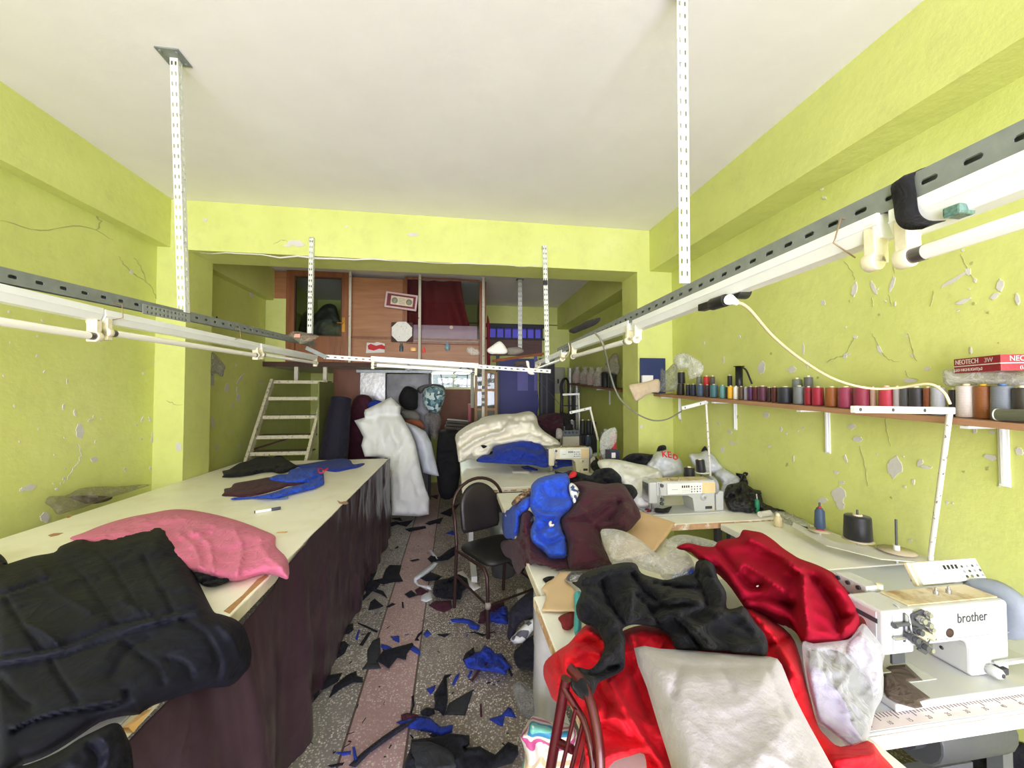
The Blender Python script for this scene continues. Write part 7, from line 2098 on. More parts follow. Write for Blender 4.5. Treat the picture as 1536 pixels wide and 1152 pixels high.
relief('blue_trousers', M_BLUE, C3([(262, 330), (270, 220), (275, 180), (320, 135), (390, 110), (460, 98), (520, 95), (545, 120), (552, 160), (548, 190), (552, 240), (580, 310), (540, 370), (500, 400), (480, 440), (492, 500), (520, 560), (528, 640), (525, 690), (460, 695), (400, 690), (360, 640), (300, 605), (272, 570), (268, 500), (295, 430), (285, 380)]),
  [lift(HP, .04)], T=.075, rim=11, amp=.03, size=.1, step=2.8, back=.1, under=.779,
  folds=[(C3([(270, 310), (350, 360), (430, 375), (520, 380)]), -.03, 4), (C3([(290, 380), (350, 420), (420, 430), (480, 430)]), -.035, 4), (C3([(280, 350), (360, 395), (450, 400)]), .04, 5), (C3([(330, 470), (330, 540), (390, 590), (470, 570), (500, 520)]), -.035, 4), (C3([(350, 480), (420, 450), (480, 480)]), -.03, 4),
    (C3([(400, 560), (460, 540), (480, 490)]), .03, 5), (C3([(370, 200), (400, 260), (380, 320)]), -.02, 5), (C3([(280, 590), (340, 640), (400, 660)]), .03, 5), (C3([(480, 200), (470, 260), (530, 320)]), -.02, 6), (C3([(430, 260), (540, 270)]), -.015, 4)],
  tag_=('bright blue elastic garment on top of the maroon heap', 'clothing'))
relief('blue_sleeve', M_BLUE, C3([(268, 262), (210, 285), (150, 318), (110, 360), (88, 395), (75, 470), (78, 520), (95, 558), (140, 570), (172, 570), (185, 520), (192, 450), (200, 390), (268, 335)]), [lift(HP, .02), lift(HL, .02)], avoid=[(.33, 1.1, .776)], T=.05, rim=10, amp=.02, size=.08, step=2.8, back=.05, soft=.04,
  folds=[(C3([(150, 350), (170, 420), (150, 520)]), .025, 5), (C3([(100, 540), (140, 545), (175, 540)]), -.02, 3), (C3([(200, 300), (220, 330), (190, 380)]), -.02, 4)],
  tag_=('bright blue sleeve hanging over the table edge by the metal chair', 'clothing'))
relief('grey_lining', mat('grey silky lining', (150, 148, 152), .4, var=.1, bump=.3, bscale=30), C3([(190, 540), (230, 440), (280, 400), (290, 430), (268, 500), (255, 545)]), [lift(HP, .0), lift(HL, .01)], T=.02, rim=5, amp=.02, size=.05, step=2.4, back=.03, tag_=('grey lining strip between blue sleeve and maroon garment', 'lining'))
relief('white_drawcord', M_WPAP, C3([(398, 455), (410, 438), (422, 445), (418, 460), (438, 462), (432, 475), (405, 475)]), [lift(HP, .14)], T=.012, rim=3, amp=.0, step=1.6, back=.03, tag_=('small white drawcord knot on the blue garment', 'cord'))
card = [(961, 767), (1013, 784), (1004, 800), (982, 827), (952, 840), (915, 838), (903, 818), (902, 797), (930, 788)]
M_CARD = mat('pale brown card', (214, 180, 144), .8, var=.06, vscale=6)
relief('card_sheet', M_CARD, card, [slope(1.75, .80, 2.2, .86)], T=.003, rim=3, amp=.006, size=.3, step=5, smooth=False, back=.001, under=.786, tag_=('pale brown card sheet sticking out under the maroon garment', 'card'))
CF = film('crackling clear film', (226, 226, 230), .1, .86, 10, .9, .14)
relief('clear_wrap', CF, B5([(580, 680), (620, 625), (700, 605), (820, 625), (925, 658), (900, 690), (840, 690), (780, 670), (700, 665), (650, 700)]), [slope(1.75, .85, 2.15, .93)], T=.04, rim=7, amp=.03, size=.07, step=2.8, under=.80, back=.03, tag_=('clear wrap lying behind the crimson cloth', 'plastic wrap'))
cw = relief('clear_bag', CF, B5([(172, 590), (230, 568), (310, 580), (370, 605), (450, 655), (560, 740), (640, 700), (700, 705), (740, 730), (780, 810), (770, 855), (700, 875), (620, 890), (570, 880), (540, 850), (430, 815), (350, 785), (260, 795), (225, 750)]), [slope(1.3, .88, 1.95, .98)], T=.05, rim=9, amp=.045, size=.08, step=2.8, under=.80, back=.03,
   tag_=('clear crackling bag with a blue band between black and maroon cloth', 'bag'))
relief('blue_band', mat('blue print film', (50, 86, 190), .3), B5([(725, 830), (765, 808), (785, 835), (775, 860), (745, 868)]), [slope(1.3, .9, 1.95, 1.0)], T=.03, rim=4, amp=.005, step=2.2, back=.03, parent=cw)
relief('white_label', stripes('label bars', [(236, 238, 244), (150, 170, 216), (236, 238, 244), (90, 110, 160)], 90, 0), B5([(625, 872), (680, 845), (735, 822), (745, 858), (690, 878), (640, 890)]), [slope(1.3, .9, 1.95, 1.0)], T=.03, rim=4, amp=.005, step=2.2, back=.03, parent=cw)
relief('cardboard_piece', mat('kraft cardboard', (200, 172, 138), .85, var=.05), C3([(345, 930), (385, 880), (440, 850), (480, 808), (560, 805), (540, 850), (515, 860), (590, 935), (580, 1000), (590, 1090), (480, 1092), (345, 1088), (380, 990), (378, 965)]), [plane((.3, 1.45, .797), (-.12, -.05, 1))], T=.004, rim=3, amp=.0, step=5, smooth=False, back=.002, under=.787,
  tag_=('brown kraft cardboard piece on the corner of the near white table', 'cardboard'))
relief('foil_scrap', mat('black and silver foil', (130, 130, 134), .3, .5, var=.8, vscale=60), C3([(520, 860), (560, 810), (640, 805), (690, 815), (640, 850), (570, 875)]), [plane((.3, 1.45, .81), (-.1, -.05, 1))], T=.015, rim=4, amp=.02, size=.04, step=2.5, back=.01, under=.788, tag_=('black and silver foil scrap above the kraft cardboard', 'foil'))
relief('dark_bits', M_BLK, C3([(355, 860), (390, 840), (440, 838), (420, 860), (385, 885)]), [flat(.778)], T=.012, rim=3, amp=.01, size=.03, step=2.2, back=0, floor_z=.777, tag_=('black thread bits on the far white table corner', 'threads'))
relief('teal_bag', mat('teal print bag', (76, 172, 186), .5, var=.1), B7([(290, 215), (325, 205), (335, 260), (325, 300), (330, 400), (300, 440), (288, 400), (292, 300)]), [slope(1.05, .80, 1.5, .9)], T=.03, rim=5, amp=.01, size=.06, step=3, back=.03, under=.788, tag_=('teal bag edge showing beside the black cloth', 'bag'))
relief('dark_red_scrap', mat('dark red scraps', (120, 26, 34), .9), B7([(205, 345), (250, 320), (292, 315), (292, 380), (265, 410), (230, 405), (220, 375)]), [flat(.787)], T=.02, rim=5, amp=.012, size=.05, step=3, back=0, floor_z=.786, tag_=('dark red cloth scrap on the near white table beside the teal bag', 'cloth'))
M_RED = fabric('bright red satin', (206, 12, 34), .72, .03, .2, 7, .08, .05, .3)
M_CRIM = fabric('crimson fleece', (150, 16, 42), .95, .0, .1, 7, .2, .06, .1)
NP = slope(.62, .83, 1.45, .925)
SIDE = plane((.245, 0, 0), (-1, 0, .06))
FRONTP = plane((0, .42, 0), (0, -1, .1))
redo = [(815, 1012), (818, 992), (838, 975), (853, 965), (866, 950), (878, 938), (890, 936), (905, 950), (920, 955), (937, 945), (960, 938), (1000, 936), (1060, 925), (1116, 910), (1140, 917), (1152, 925), (1186, 952), (1200, 985), (1208, 1020), (1225, 1083), (1240, 1105), (1261, 1120), (1302, 1111), (1322, 1132), (1345, 1160), (1345, 1195),
  (985, 1195), (972, 1165), (966, 1131), (945, 1134), (921, 1142), (905, 1156), (862, 1156), (862, 1130), (872, 1085), (860, 1060), (832, 1052), (822, 1032)]
relief('red_cloth', M_RED, redo, [NP, SIDE], T=.05, rim=16, amp=.032, size=.13, step=4.2, back=.015, soft=.04,
  folds=[(B7([(480, 690), (560, 840), (640, 960), (720, 1080), (800, 1200)]), .035, 6), (B7([(430, 1110), (540, 1070), (660, 1060)]), .03, 7), (B7([(560, 410), (600, 450), (620, 520)]), .04, 6), (B7([(420, 710), (470, 830), (440, 930)]), -.03, 6), (B7([(270, 480), (330, 470), (420, 480)]), -.03, 5),
    (B7([(300, 560), (350, 530), (430, 540)]), .025, 5), (B7([(350, 400), (400, 440), (440, 480)]), .03, 5), (B7([(140, 620), (200, 690), (210, 780)]), .025, 6), (B7([(1220, 300), (1320, 400), (1400, 520), (1480, 660)]), .04, 7), (B7([(1330, 490), (1400, 470), (1460, 440)]), -.03, 5),
    (B7([(690, 1080), (740, 1150), (780, 1200)]), -.03, 5), (B8([(170, 850), (280, 920), (330, 1010)]), -.03, 5), (B8([(300, 1100), (450, 1080), (560, 1060)]), .03, 8), (B7([(440, 900), (520, 880), (580, 960)]), .025, 6), (B7([(580, 560), (620, 680), (700, 880)]), -.03, 5)],
  tag_=('large bright red satin cloth draped over the near table and its edge', 'cloth'))
BP = slope(.80, .93, 1.62, 1.02)
M_BLK2 = fabric('charcoal black cotton', (14, 15, 20), .92, .03, .3, 11)
blko = B7([(278, 155), (305, 150), (332, 112), (420, 75), (500, 58), (560, 48), (620, 55), (650, 105), (720, 130), (790, 142), (880, 118), (930, 108), (945, 45), (1000, 25), (1040, 45), (1050, 90), (1062, 135), (1105, 210), (1108, 292), (1160, 292), (1200, 285), (1260, 370), (1320, 450), (1322, 545), (1250, 545), (1180, 540), (1060, 525), (940, 518), (840, 516),
   (815, 470), (795, 440), (740, 402), (660, 385), (600, 382), (550, 405), (565, 450), (562, 540), (555, 620), (490, 660), (425, 690), (400, 740), (376, 792), (330, 780), (295, 750), (268, 700), (282, 640), (305, 608), (370, 622), (410, 590), (440, 540), (450, 480), (400, 400), (350, 380), (310, 345), (300, 280), (328, 205), (300, 175)])
relief('black_cloth', M_BLK2, blko, [BP, lift(SIDE, .05)], avoid=[(.297, .92, .785)], T=.06, rim=14, amp=.04, size=.14, step=3.6, back=.02, soft=.05,
  folds=[(B7([(290, 160), (380, 130), (500, 90), (610, 70)]), .03, 5), (B7([(440, 150), (460, 230), (500, 300), (560, 380)]), -.045, 6), (B7([(600, 110), (650, 180), (700, 230), (760, 265)]), -.045, 6), (B7([(620, 220), (700, 300), (740, 380)]), -.03, 5), (B7([(720, 160), (840, 180), (950, 190)]), -.035, 5),
    (B7([(760, 260), (860, 245), (960, 260)]), .045, 6), (B7([(700, 360), (800, 330), (900, 300), (970, 280)]), .04, 6), (B7([(850, 340), (930, 400), (1000, 470), (1030, 510)]), .045, 7), (B7([(830, 350), (900, 420), (960, 500)]), -.04, 5), (B7([(1060, 320), (1180, 330), (1260, 420)]), .03, 7),
    (B7([(330, 210), (420, 300), (520, 380)]), .03, 8), (B7([(940, 110), (980, 200), (1000, 280)]), -.04, 6), (B7([(1000, 60), (1060, 160), (1100, 260)]), .03, 6), (B7([(300, 640), (400, 650), (520, 600)]), -.03, 5), (B7([(600, 215), (590, 300), (580, 370)]), .035, 5), (B7([(320, 620), (440, 570), (540, 500)]), .02, 6)],
  tag_=('charcoal black cloth crumpled across the bright red cloth', 'cloth'))
CP = slope(1.02, .9, 1.82, 1.0, -.02)
crimo = B5([(660, 692), (700, 665), (750, 660), (830, 680), (900, 682), (925, 650), (980, 635), (1055, 622), (1075, 590), (1092, 574), (1150, 582), (1210, 595), (1280, 640), (1340, 690), (1400, 730)]) + [(1200, 838), (1225, 847), (1249, 859), (1262, 872), (1275, 890), (1286, 910), (1291, 930), (1287, 946), (1279, 953), (1262, 961), (1235, 962), (1208, 963), (1196, 950), (1183, 930), (1160, 922), (1138, 912), (1118, 908), (1104, 892), (1088, 870), (1070, 852), (1050, 840), (1034, 826)]
relief('crimson_cloth', M_CRIM, crimo, [CP], T=.1, rim=16, amp=.028, size=.22, step=3.8, back=.06, under=.79, oct=2,
  folds=[(B5([(930, 700), (1000, 790), (1060, 860), (1130, 930), (1190, 930)]), -.045, 6), (B5([(1130, 640), (1180, 660), (1300, 720), (1400, 800), (1480, 880)]), .05, 8), (B5([(1060, 830), (1100, 800), (1200, 860), (1340, 960)]), .04, 6), (B6([(20, 280), (110, 340), (110, 480), (140, 700)]), .05, 7), (B6([(110, 340), (220, 440), (320, 600), (340, 760)]), -.05, 7),
    (B6([(200, 300), (320, 420), (420, 520), (470, 600)]), .03, 8), (B6([(350, 640), (420, 620), (460, 560)]), -.03, 5), (B6([(340, 740), (380, 700), (440, 620)]), .03, 5), (B5([(690, 670), (830, 720), (920, 800), (980, 950)]), -.02, 6), (B5([(1100, 590), (1200, 620), (1320, 700), (1440, 790)]), -.03, 6), (B6([(0, 540), (60, 640), (100, 740)]), -.03, 6),
    (B5([(1000, 1050), (1200, 1010), (1400, 1060)]), -.035, 6)],
  tag_=('crimson cloth heap between black cloth and the twin-needle machine', 'cloth'))
relief('white_lint', M_WPAP, B5([(1170, 935), (1181, 929), (1188, 933), (1178, 939)]), [lift(CP, .1)], T=.004, rim=2, amp=0, step=1.6, back=.02, tag_=('tiny white lint on the crimson cloth', 'lint'))
M_CUSH = mat('pale grey velour', (206, 198, 204), .9, var=.06, vscale=9, bump=.25, bscale=90, sheen=.25)
M_CUSH = mat('pale velour', (168, 163, 171), .85, var=.05, vscale=14, bump=.22, bscale=120, sheen=.2, dirt=(162, 157, 165), dscale=16, dlo=.5, dhi=.6)
cuo = [(951, 972), (990, 973), (1040, 976), (1100, 981), (1140, 984), (1166, 988), (1178, 1010), (1192, 1045), (1215, 1090), (1240, 1135), (1262, 1180), (1262, 1215), (1005, 1215), (1012, 1180), (1004, 1140), (988, 1090), (970, 1030)]
cu_ = relief('cushion', M_CUSH, cuo, [slope(.50, .895, .93, .965)], T=.085, rim=52, amp=.012, size=.12, step=4.5, back=.03, rimpow=.6, smooth=True, spl=2,
    folds=[([(960, 980), (990, 1060), (1010, 1140)], -.012, 6), ([(965, 985), (1060, 1000), (1160, 998)], -.01, 7), ([(1150, 1000), (1180, 1070), (1230, 1160)], -.012, 6), ([(1020, 1000), (1010, 1040)], -.01, 5), ([(1080, 1000), (1100, 1030)], -.008, 5)],
    tag_=('pale grey velour cushion lying on the red cloth', 'cushion'))
BG = slope(.74, .795, .99, .975)
bago = B8([(80, 320), (150, 330), (250, 320), (340, 310), (400, 290), (470, 200), (520, 240), (590, 330), (622, 390), (605, 470), (612, 560), (605, 680), (560, 770), (535, 860), (505, 970), (470, 1010), (430, 1042), (370, 1010), (320, 960), (240, 890), (175, 850), (145, 740), (110, 600), (85, 450)])
gb = thing('garment_bag', 'clear bag of lilac and olive garments beside the twin-needle machine', 'bag', at(1265, 1120, z=.79))
relief('olive_garment', fabric('olive grey cotton', (84, 86, 72), .85, .03), B8([(110, 380), (200, 350), (320, 380), (420, 470), (500, 560), (545, 660), (545, 780), (500, 900), (460, 960), (400, 880), (330, 720), (240, 580), (150, 500)]), [lift(BG, .02)], T=.025, rim=9, amp=.015, size=.08, step=3.4, back=.02, parent=gb, under=.789)
relief('lilac_garment', fabric('lilac grey cotton', (158, 148, 186), .85, .03), B8([(110, 500), (200, 490), (300, 620), (380, 720), (430, 850), (470, 970), (430, 1020), (330, 950), (220, 870), (160, 740)]), [lift(BG, .032)], T=.02, rim=8, amp=.015, size=.06, step=3.4, back=.015, parent=gb, under=.789)
relief('pale_garment', fabric('pale lilac cotton', (190, 186, 204), .85, .03), B8([(360, 340), (460, 240), (560, 340), (600, 450), (590, 600), (540, 620), (470, 520), (400, 430)]), [lift(BG, .02)], T=.02, rim=8, amp=.015, size=.06, step=3.4, back=.02, parent=gb, under=.789)
relief('clear_film', film('heavy crackling film', (222, 224, 234), .1, .92, 9, .8, .08), bago, [lift(BG, .045)], T=.05, rim=12, amp=.02, size=.07, step=3, back=.02, parent=gb, under=.788)
# ================================================================== CHAIRS, FLOOR AND SCRAPS
M_CHAIRF = mat('dark bronze tube', (62, 42, 40), .4, .4, var=.1, vscale=30)
M_VINYL = mat('black brown vinyl', (36, 30, 33), .42, var=.08, vscale=10, bump=.25, bscale=40)
M_VINYL2 = mat('black vinyl seat', (24, 23, 24), .5, var=.08, bump=.2, bscale=60)
FL, BL, BR = Vector((.215, 2.49, 0)), Vector((.012, 2.86, 0)), Vector((.395, 3.06, 0))
FR = FL + (BR - BL)
ch = thing('metal_chair', 'metal chair with rounded dark vinyl backrest in the aisle', 'chair', (FL + BR) / 2)
wv_, dv = (BR - BL), (FL - BL)
wn, dn = wv_.normalized(), dv.normalized()
W_ = wv_.length
up_ = Vector((0, 0, 1))
htop = .90
lean = -dn * .055
for a, nm in ((BL, 'rear_leg'), (BR, 'rear_leg')):
 MB().tube([a + dn * -.02, a + up_ * .22 + dn * .0, a + up_ * .46 + dn * .012], .0125, 12).build(nm, M_CHAIRF, ch)
arch = [BL + up_ * .46 + dn * .012, BL + up_ * .6 + lean * .3 + dn * .008, BL + up_ * .72 + lean * .7]
nA = 16
for k in range(nA + 1):
 t = PI * k / nA
 c_ = (BL + BR) / 2 + up_ * .72 + lean * .7
 arch.append(c_ - wn * (W_ / 2 * math.cos(t)) + up_ * ((htop - .72) * math.sin(t)) + lean * .35 * math.sin(t))
arch += [BR + up_ * .6 + lean * .3 + dn * .008, BR + up_ * .46 + dn * .012]
MB().tube(arch, .0125, 12).build('back_frame', M_CHAIRF, ch)
mb = MB()
NB = 22
ringsf, ringsb = [], []
pts2 = []
hb0, hb1 = .52, htop - .035
for k in range(NB + 1):
 t = PI * k / NB
 pts2.append((-.165 * math.cos(t), .70 + (hb1 - .70) * math.sin(t)))
pts2 += [(.165, .56), (.15, .525), (.05, .515), (-.05, .515), (-.15, .525), (-.165, .56)]
cen = (0, .68)
levels = [(1., .0), (.97, .012), (.85, .02), (.5, .024), (.0, .025)]
vs, fs = [], []
n = len(pts2)
base_c = (BL + BR) / 2
def bp(x, z, o):
 f = (z - .46) / (htop - .46)
 return base_c + wn * x + up_ * z + lean * f + dn * (.012 * (1 - f) + o - .018 * (1 - (x / .17) ** 2))
for side in (1, -1):
 b0 = len(vs)
 for s_, o_ in levels[:-1]:
  for x, z in pts2:
   vs.append(bp(cen[0] + (x - cen[0]) * s_, cen[1] + (z - cen[1]) * s_, side * (o_ * .9 + .004)))
 vs.append(bp(cen[0], cen[1], side * .028))
 for j in range(len(levels) - 2):
  for i in range(n):
   q = (b0 + j * n + i, b0 + j * n + (i + 1) % n, b0 + (j + 1) * n + (i + 1) % n, b0 + (j + 1) * n + i)
   fs.append(q if side < 0 else tuple(reversed(q)))
 L_ = b0 + (len(levels) - 2) * n
 for i in range(n):
  q = (L_ + i, L_ + (i + 1) % n, len(vs) - 1)
  fs.append(q if side < 0 else tuple(reversed(q)))
 if side == 1:
  first = b0
 else:
  for i in range(n):
   fs.append((first + i, first + (i + 1) % n, b0 + (i + 1) % n, b0 + i))
mb.add(vs, fs, 0, True)
mb.build('backrest', M_VINYL, ch)
sc0 = (BL + BR + FL + FR) / 4
ms = MB()
NS = 28
out = []
for k in range(NS):
 t = 2 * PI * k / NS
 c_, s_ = math.cos(t), math.sin(t)
 e = .38
 x = abs(c_) ** e * (1 if c_ > 0 else -1)
 y = abs(s_) ** e * (1 if s_ > 0 else -1)
 out.append((x * (W_ / 2 - .005), y * (dv.length / 2 + .0)))
prof = [(.9, .425), (.98, .43), (1., .44), (.98, .455), (.9, .465), (.6, .472), (.0, .475)]
vs, fs = [], []
for s_, z in prof:
 for x, y in out:
  vs.append(sc0 + wn * x * max(s_, .02) + dn * y * max(s_, .02) + up_ * z)
for j in range(len(prof) - 1):
 for i in range(NS):
  fs.append((j * NS + i, j * NS + (i + 1) % NS, (j + 1) * NS + (i + 1) % NS, (j + 1) * NS + i))
fs.append(tuple(range(NS - 1, -1, -1)))
fs.append(tuple((len(prof) - 1) * NS + i for i in range(NS)))
ms.add(vs, fs, 0, True)
seat = ms.build('seat', M_VINYL2, ch)
for a in (FL, FR):
 MB().tube([a, a + up_ * .3 - dn * .005, a + up_ * .38 - dn * .012, a + up_ * .415 - dn * .04, a + up_ * .42 - dn * .09], .0125, 12).build('front_leg', M_CHAIRF, ch)
for a, b_ in ((BL, FL), (BR, FR)):
 MB().cyl(a + up_ * .42 + dn * .012, b_ + up_ * .42 - dn * .05, .011, n=10).build('seat_rail', M_CHAIRF, ch)
 MB().cyl(a + up_ * .24 + dn * .006, b_ + up_ * .2 - dn * .003, .008, n=10).build('stretcher', M_CHAIRF, ch)
MB().cyl(FL + up_ * .2, FR + up_ * .2, .008, n=10).build('stretcher', M_CHAIRF, ch)
p = FL + up_ * .205
MB().lathe([(0, -.022), (.018, -.018), (.021, 0), (.018, .018), (0, .022)], p, 12).build('tape_wrap', mat('dirty tape', (140, 132, 122), .7), ch)
M_CH2 = mat('dark red tube', (74, 14, 22), .32, .2, var=.15, vscale=25, coat=.3)
c2 = thing('metal_chair', 'dark red metal chair with rods in its back beside the red cloth', 'chair', (.40, .66, 0))
A = at(853, 996, y=0.780)
A_low = at(826, 1152, y=0.794)
slope_ = (A_low - A)
leg_b = A + slope_ * (A.z / -slope_.z)
zz0 = A.z
Bx, By = .30, .46
MB().tube([leg_b, A.lerp(leg_b, .5), A.lerp(leg_b, .03)], .0105, 14).build('rear_leg', M_CH2, c2)
P2 = [at(855, 1003, y=0.775), at(872, 1022, y=0.743), at(886, 1055, y=0.710), at(896, 1100, y=0.681), at(900, 1152, y=0.658), at(893, 1230, y=0.639)]
MB().tube(curve3(P2, 5), .0095, 12).build('back_arch', M_CH2, c2)
P3 = [at(846, 1032, y=0.778), at(862, 1058, y=0.752), at(876, 1082, y=0.728), at(886, 1120, y=0.705), at(890, 1160, y=0.691), at(888, 1230, y=0.677)]
MB().tube(curve3(P3, 5), .0068, 10).build('inner_arch', M_CH2, c2)
for q in (((864, 1062), (842, 1156)), ((874, 1085), (856, 1156)), ((882, 1105), (870, 1156))):
 a, b_ = at(*q[0], y=0.743), at(*q[1], y=0.752)
 e = a + (b_ - a) * 1.5
 MB().cyl(a, e, .0042, n=8).build('back_rod', M_CH2, c2)
a, b_ = at(836, 1113, y=0.788), at(862, 1122, y=0.752)
MB().cyl(a, at(858, 1124, y=0.752), .008, n=10).build('cross_bar', M_CH2, c2)
low = at(893, 1230, y=0.639)
MB().tube([low, Vector((low.x + .01, low.y - .02, .45)), Vector((low.x + .02, low.y - .02, 0))], .0135, 12).build('rear_leg', M_CH2, c2)
MB().box(.27, .60, .42, .78, .42, .46).build('seat', M_VINYL2, c2, bevel=.012)
for y in (.45, .75):
 MB().cyl((.58, y, 0), (.57, y, .42), .0125, n=12).build('front_leg', M_CH2, c2)
rolls = thing('film_roll', 'roll of silvery clear film standing under the corner of the near tables', 'film roll', (.43, 1.60, 0))
sil = MB()
prof = [(.0, 0), (.056, 0), (.058, .1), (.055, .2), (.059, .33), (.056, .5), (.058, .62), (.055, .73), (.05, .735), (0, .735)]
sil.lathe(prof, (.385, 1.60, .001), 24)
arr = np.array(sil.v)
cc = np.array([.385, 1.60, 0])
dd = arr - cc
k_ = 1 + .08 * (crumple(arr * np.array([1, 1, 2.5]), .12, 8) - .5)
arr[:, 0] = cc[0] + dd[:, 0] * k_
arr[:, 1] = cc[1] + dd[:, 1] * k_
sil.v = [tuple(a_) for a_ in arr]
sil.build('rolled_film', mat('silvery film', (176, 176, 178), .16, .25, var=.12, vscale=9, coat=.8, bump=.25, bscale=14), rolls)
st_m = stripes('striped carrier', [(226, 222, 216), (226, 222, 216), (196, 84, 142), (228, 222, 214), (60, 140, 190), (120, 196, 186), (228, 222, 214), (216, 190, 160)], 7.5, 2, .5)
sb = relief('striped_bag', st_m, C7([(1130, 540), (1180, 490), (1210, 425), (1290, 435), (1380, 450), (1420, 480), (1500, 470), (1560, 500), (1560, 900), (1140, 900), (1165, 700), (1150, 600)]), [plane((0, 1.28, 0), (0, -1, .18))], T=.07, rim=16, amp=.012, size=.2, step=4, back=.1, under=.004,
   folds=[(C7([(1140, 550), (1260, 560), (1340, 620)]), -.03, 6), (C7([(1260, 600), (1290, 700), (1260, 800)]), -.03, 6), (C7([(1210, 440), (1220, 540)]), .02, 5)], tag_=('white bag with pink, blue and teal stripes standing behind the red chair', 'bag'))
relief('clear_sheet', film('floor film', (130, 130, 132), .1, .8, 20, 1., .3), Z8([(1080, 770), (1120, 750), (1170, 790), (1200, 800), (1205, 900), (1170, 930), (1120, 900), (1095, 840)]), [slope(1.85, .0, 2.05, .12)], T=.04, rim=8, amp=.03, size=.08, step=3, under=.002, back=.03, tag_=('clear plastic sheet crumpled on the floor beside the silvery roll', 'plastic'))
relief('navy_garment', M_NAVY, Z8([(1060, 430), (1100, 380), (1150, 340), (1190, 320), (1205, 400), (1205, 450), (1150, 460), (1110, 490), (1075, 560), (1055, 540), (1062, 480)]), [slope(2.15, .12, 2.45, .42)], T=.07, rim=9, amp=.04, size=.12, step=3, back=.15, under=.003, tag_=('navy garment bundle on the floor under the white tables', 'clothing'))
relief('white_print_cloth', pattern('white print cloth', [(206, 208, 214), (198, 200, 208), (90, 90, 104), (214, 216, 220)], 30), Z8([(1070, 555), (1100, 520), (1140, 480), (1200, 445), (1205, 480), (1170, 520), (1140, 560), (1100, 575)]), [slope(2.1, .12, 2.4, .4)], T=.04, rim=6, amp=.02, size=.08, step=2.6, back=.08, under=.003,
  tag_=('white printed cloth over the navy garment under the tables', 'cloth'))
relief('black_garment', M_BLK, Z8([(1085, 620), (1120, 580), (1180, 530), (1205, 520), (1205, 690), (1150, 695), (1100, 680)]), [slope(2.02, .02, 2.3, .3)], T=.06, rim=9, amp=.04, size=.1, step=3, back=.15, under=.003, tag_=('black garment on the floor below the white printed cloth', 'clothing'))
p = at(745, 790, z=.22)
bk = thing('steel_bucket', 'dull steel bucket under the white table behind the metal chair', 'bucket', (.42, 3.3, 0))
zb = at(745, 762, y=3.35).z
MB().lathe([(0, 0), (.1, 0), (.135, zb), (.13, zb), (.097, .01), (0, .01)], (.42, 3.35, .001), 28).build('bucket_body', mat('dull tin', (120, 124, 128), .4, .6, var=.15, vscale=12), bk)
relief('white_board_piece', M_WPAP, C8([(205, 640), (250, 625), (300, 690), (378, 740), (320, 770), (285, 720), (230, 680)]), [flat(.006)], T=.003, rim=2, amp=0, step=4, smooth=False, back=0, floor_z=.001, tag_=('white paper piece on the floor under the metal chair', 'paper'))
SCM = {'k': M_BLK, 'g': fabric('charcoal cotton', (44, 46, 50), .85, .03, .2, 10), 'b': M_BLUED, 'm': M_MAROON, 'w': fabric('white interlining', (206, 210, 216), .85, .03, .3, 12), 'n': M_NAVY}
NMC = {'k': 'black', 'g': 'charcoal', 'b': 'blue', 'm': 'maroon', 'w': 'white', 'n': 'navy'}
def scrap(kind, pts, label, T=.012, step=3.2, z=.002, conv=Z8, amp=.01, group='fabric scraps on the terrazzo', smooth=False, name='fabric_scrap', planes=None, size=.06):
 return relief(name, SCM[kind], conv(pts) if conv else pts, planes or [flat(z)], T=T, rim=5, amp=amp, size=size, step=step, back=0, floor_z=.0006, smooth=smooth, seed=len(label), tag_=(label, 'fabric scrap', group))
scrap('g', [(405, 605), (430, 560), (465, 545), (468, 620), (455, 660), (470, 690), (380, 695), (405, 660)], 'charcoal scrap with a rounded edge on the pink stripe', .006)
scrap('k', [(455, 640), (480, 605), (540, 590), (615, 570), (622, 580), (590, 620), (585, 650), (545, 640), (505, 690), (475, 670), (450, 655)], 'pointed black scrap overlapping the charcoal one on the pink stripe', .025, z=.008)
scrap('b', [(470, 575), (500, 582), (522, 595), (480, 602), (468, 590)], 'blue scrap corner peeping from under the pointed black scrap', .006)
scrap('b', [(512, 540), (555, 538), (555, 570), (535, 562)], 'small blue triangle on the pink stripe', .006)
scrap('b', [(600, 600), (620, 580), (652, 605), (652, 630), (625, 615)], 'blue triangle at the tip of the pointed black scrap', .006)
scrap('b', [(665, 530), (685, 508), (705, 530), (680, 545)], 'lone small blue scrap beside the pink stripe', .006)
scrap('k', [(625, 560), (640, 530), (665, 510), (660, 525), (640, 548), (648, 560)], 'thin curled black sliver next to the lone blue scrap', .012, step=2.4)
scrap('k', [(725, 530), (790, 527), (765, 545)], 'slim black triangle before the front chair leg', .005)
scrap('k', [(120, 800), (150, 730), (290, 710), (270, 750), (200, 790), (150, 850), (120, 890)], 'large black scrap against the foot of the brown cloth', .03)
scrap('k', [(225, 830), (250, 770), (310, 720), (355, 700), (358, 725), (385, 730), (385, 755), (340, 755), (290, 780), (250, 810)], 'black scrap with ragged tails beside the big one at the brown cloth', .025)
scrap('w', [(140, 715), (165, 670), (215, 625), (220, 640), (190, 690), (165, 720)], 'white strip lying along the foot of the brown cloth', .012)
scrap('k', [(200, 640), (230, 590), (300, 560), (320, 580), (300, 620), (250, 655), (270, 610), (220, 640)], 'black tangle above the white strip at the brown cloth', .03, amp=.03)
scrap('k', [(280, 490), (340, 480), (342, 510), (320, 530), (290, 525)], 'small black crumple beside the brown cloth above the tangle', .03, amp=.02)
scrap('k', [(360, 475), (400, 490), (455, 515), (450, 525), (400, 500), (362, 482)], 'narrow black strip pointing at the pink stripe', .01)
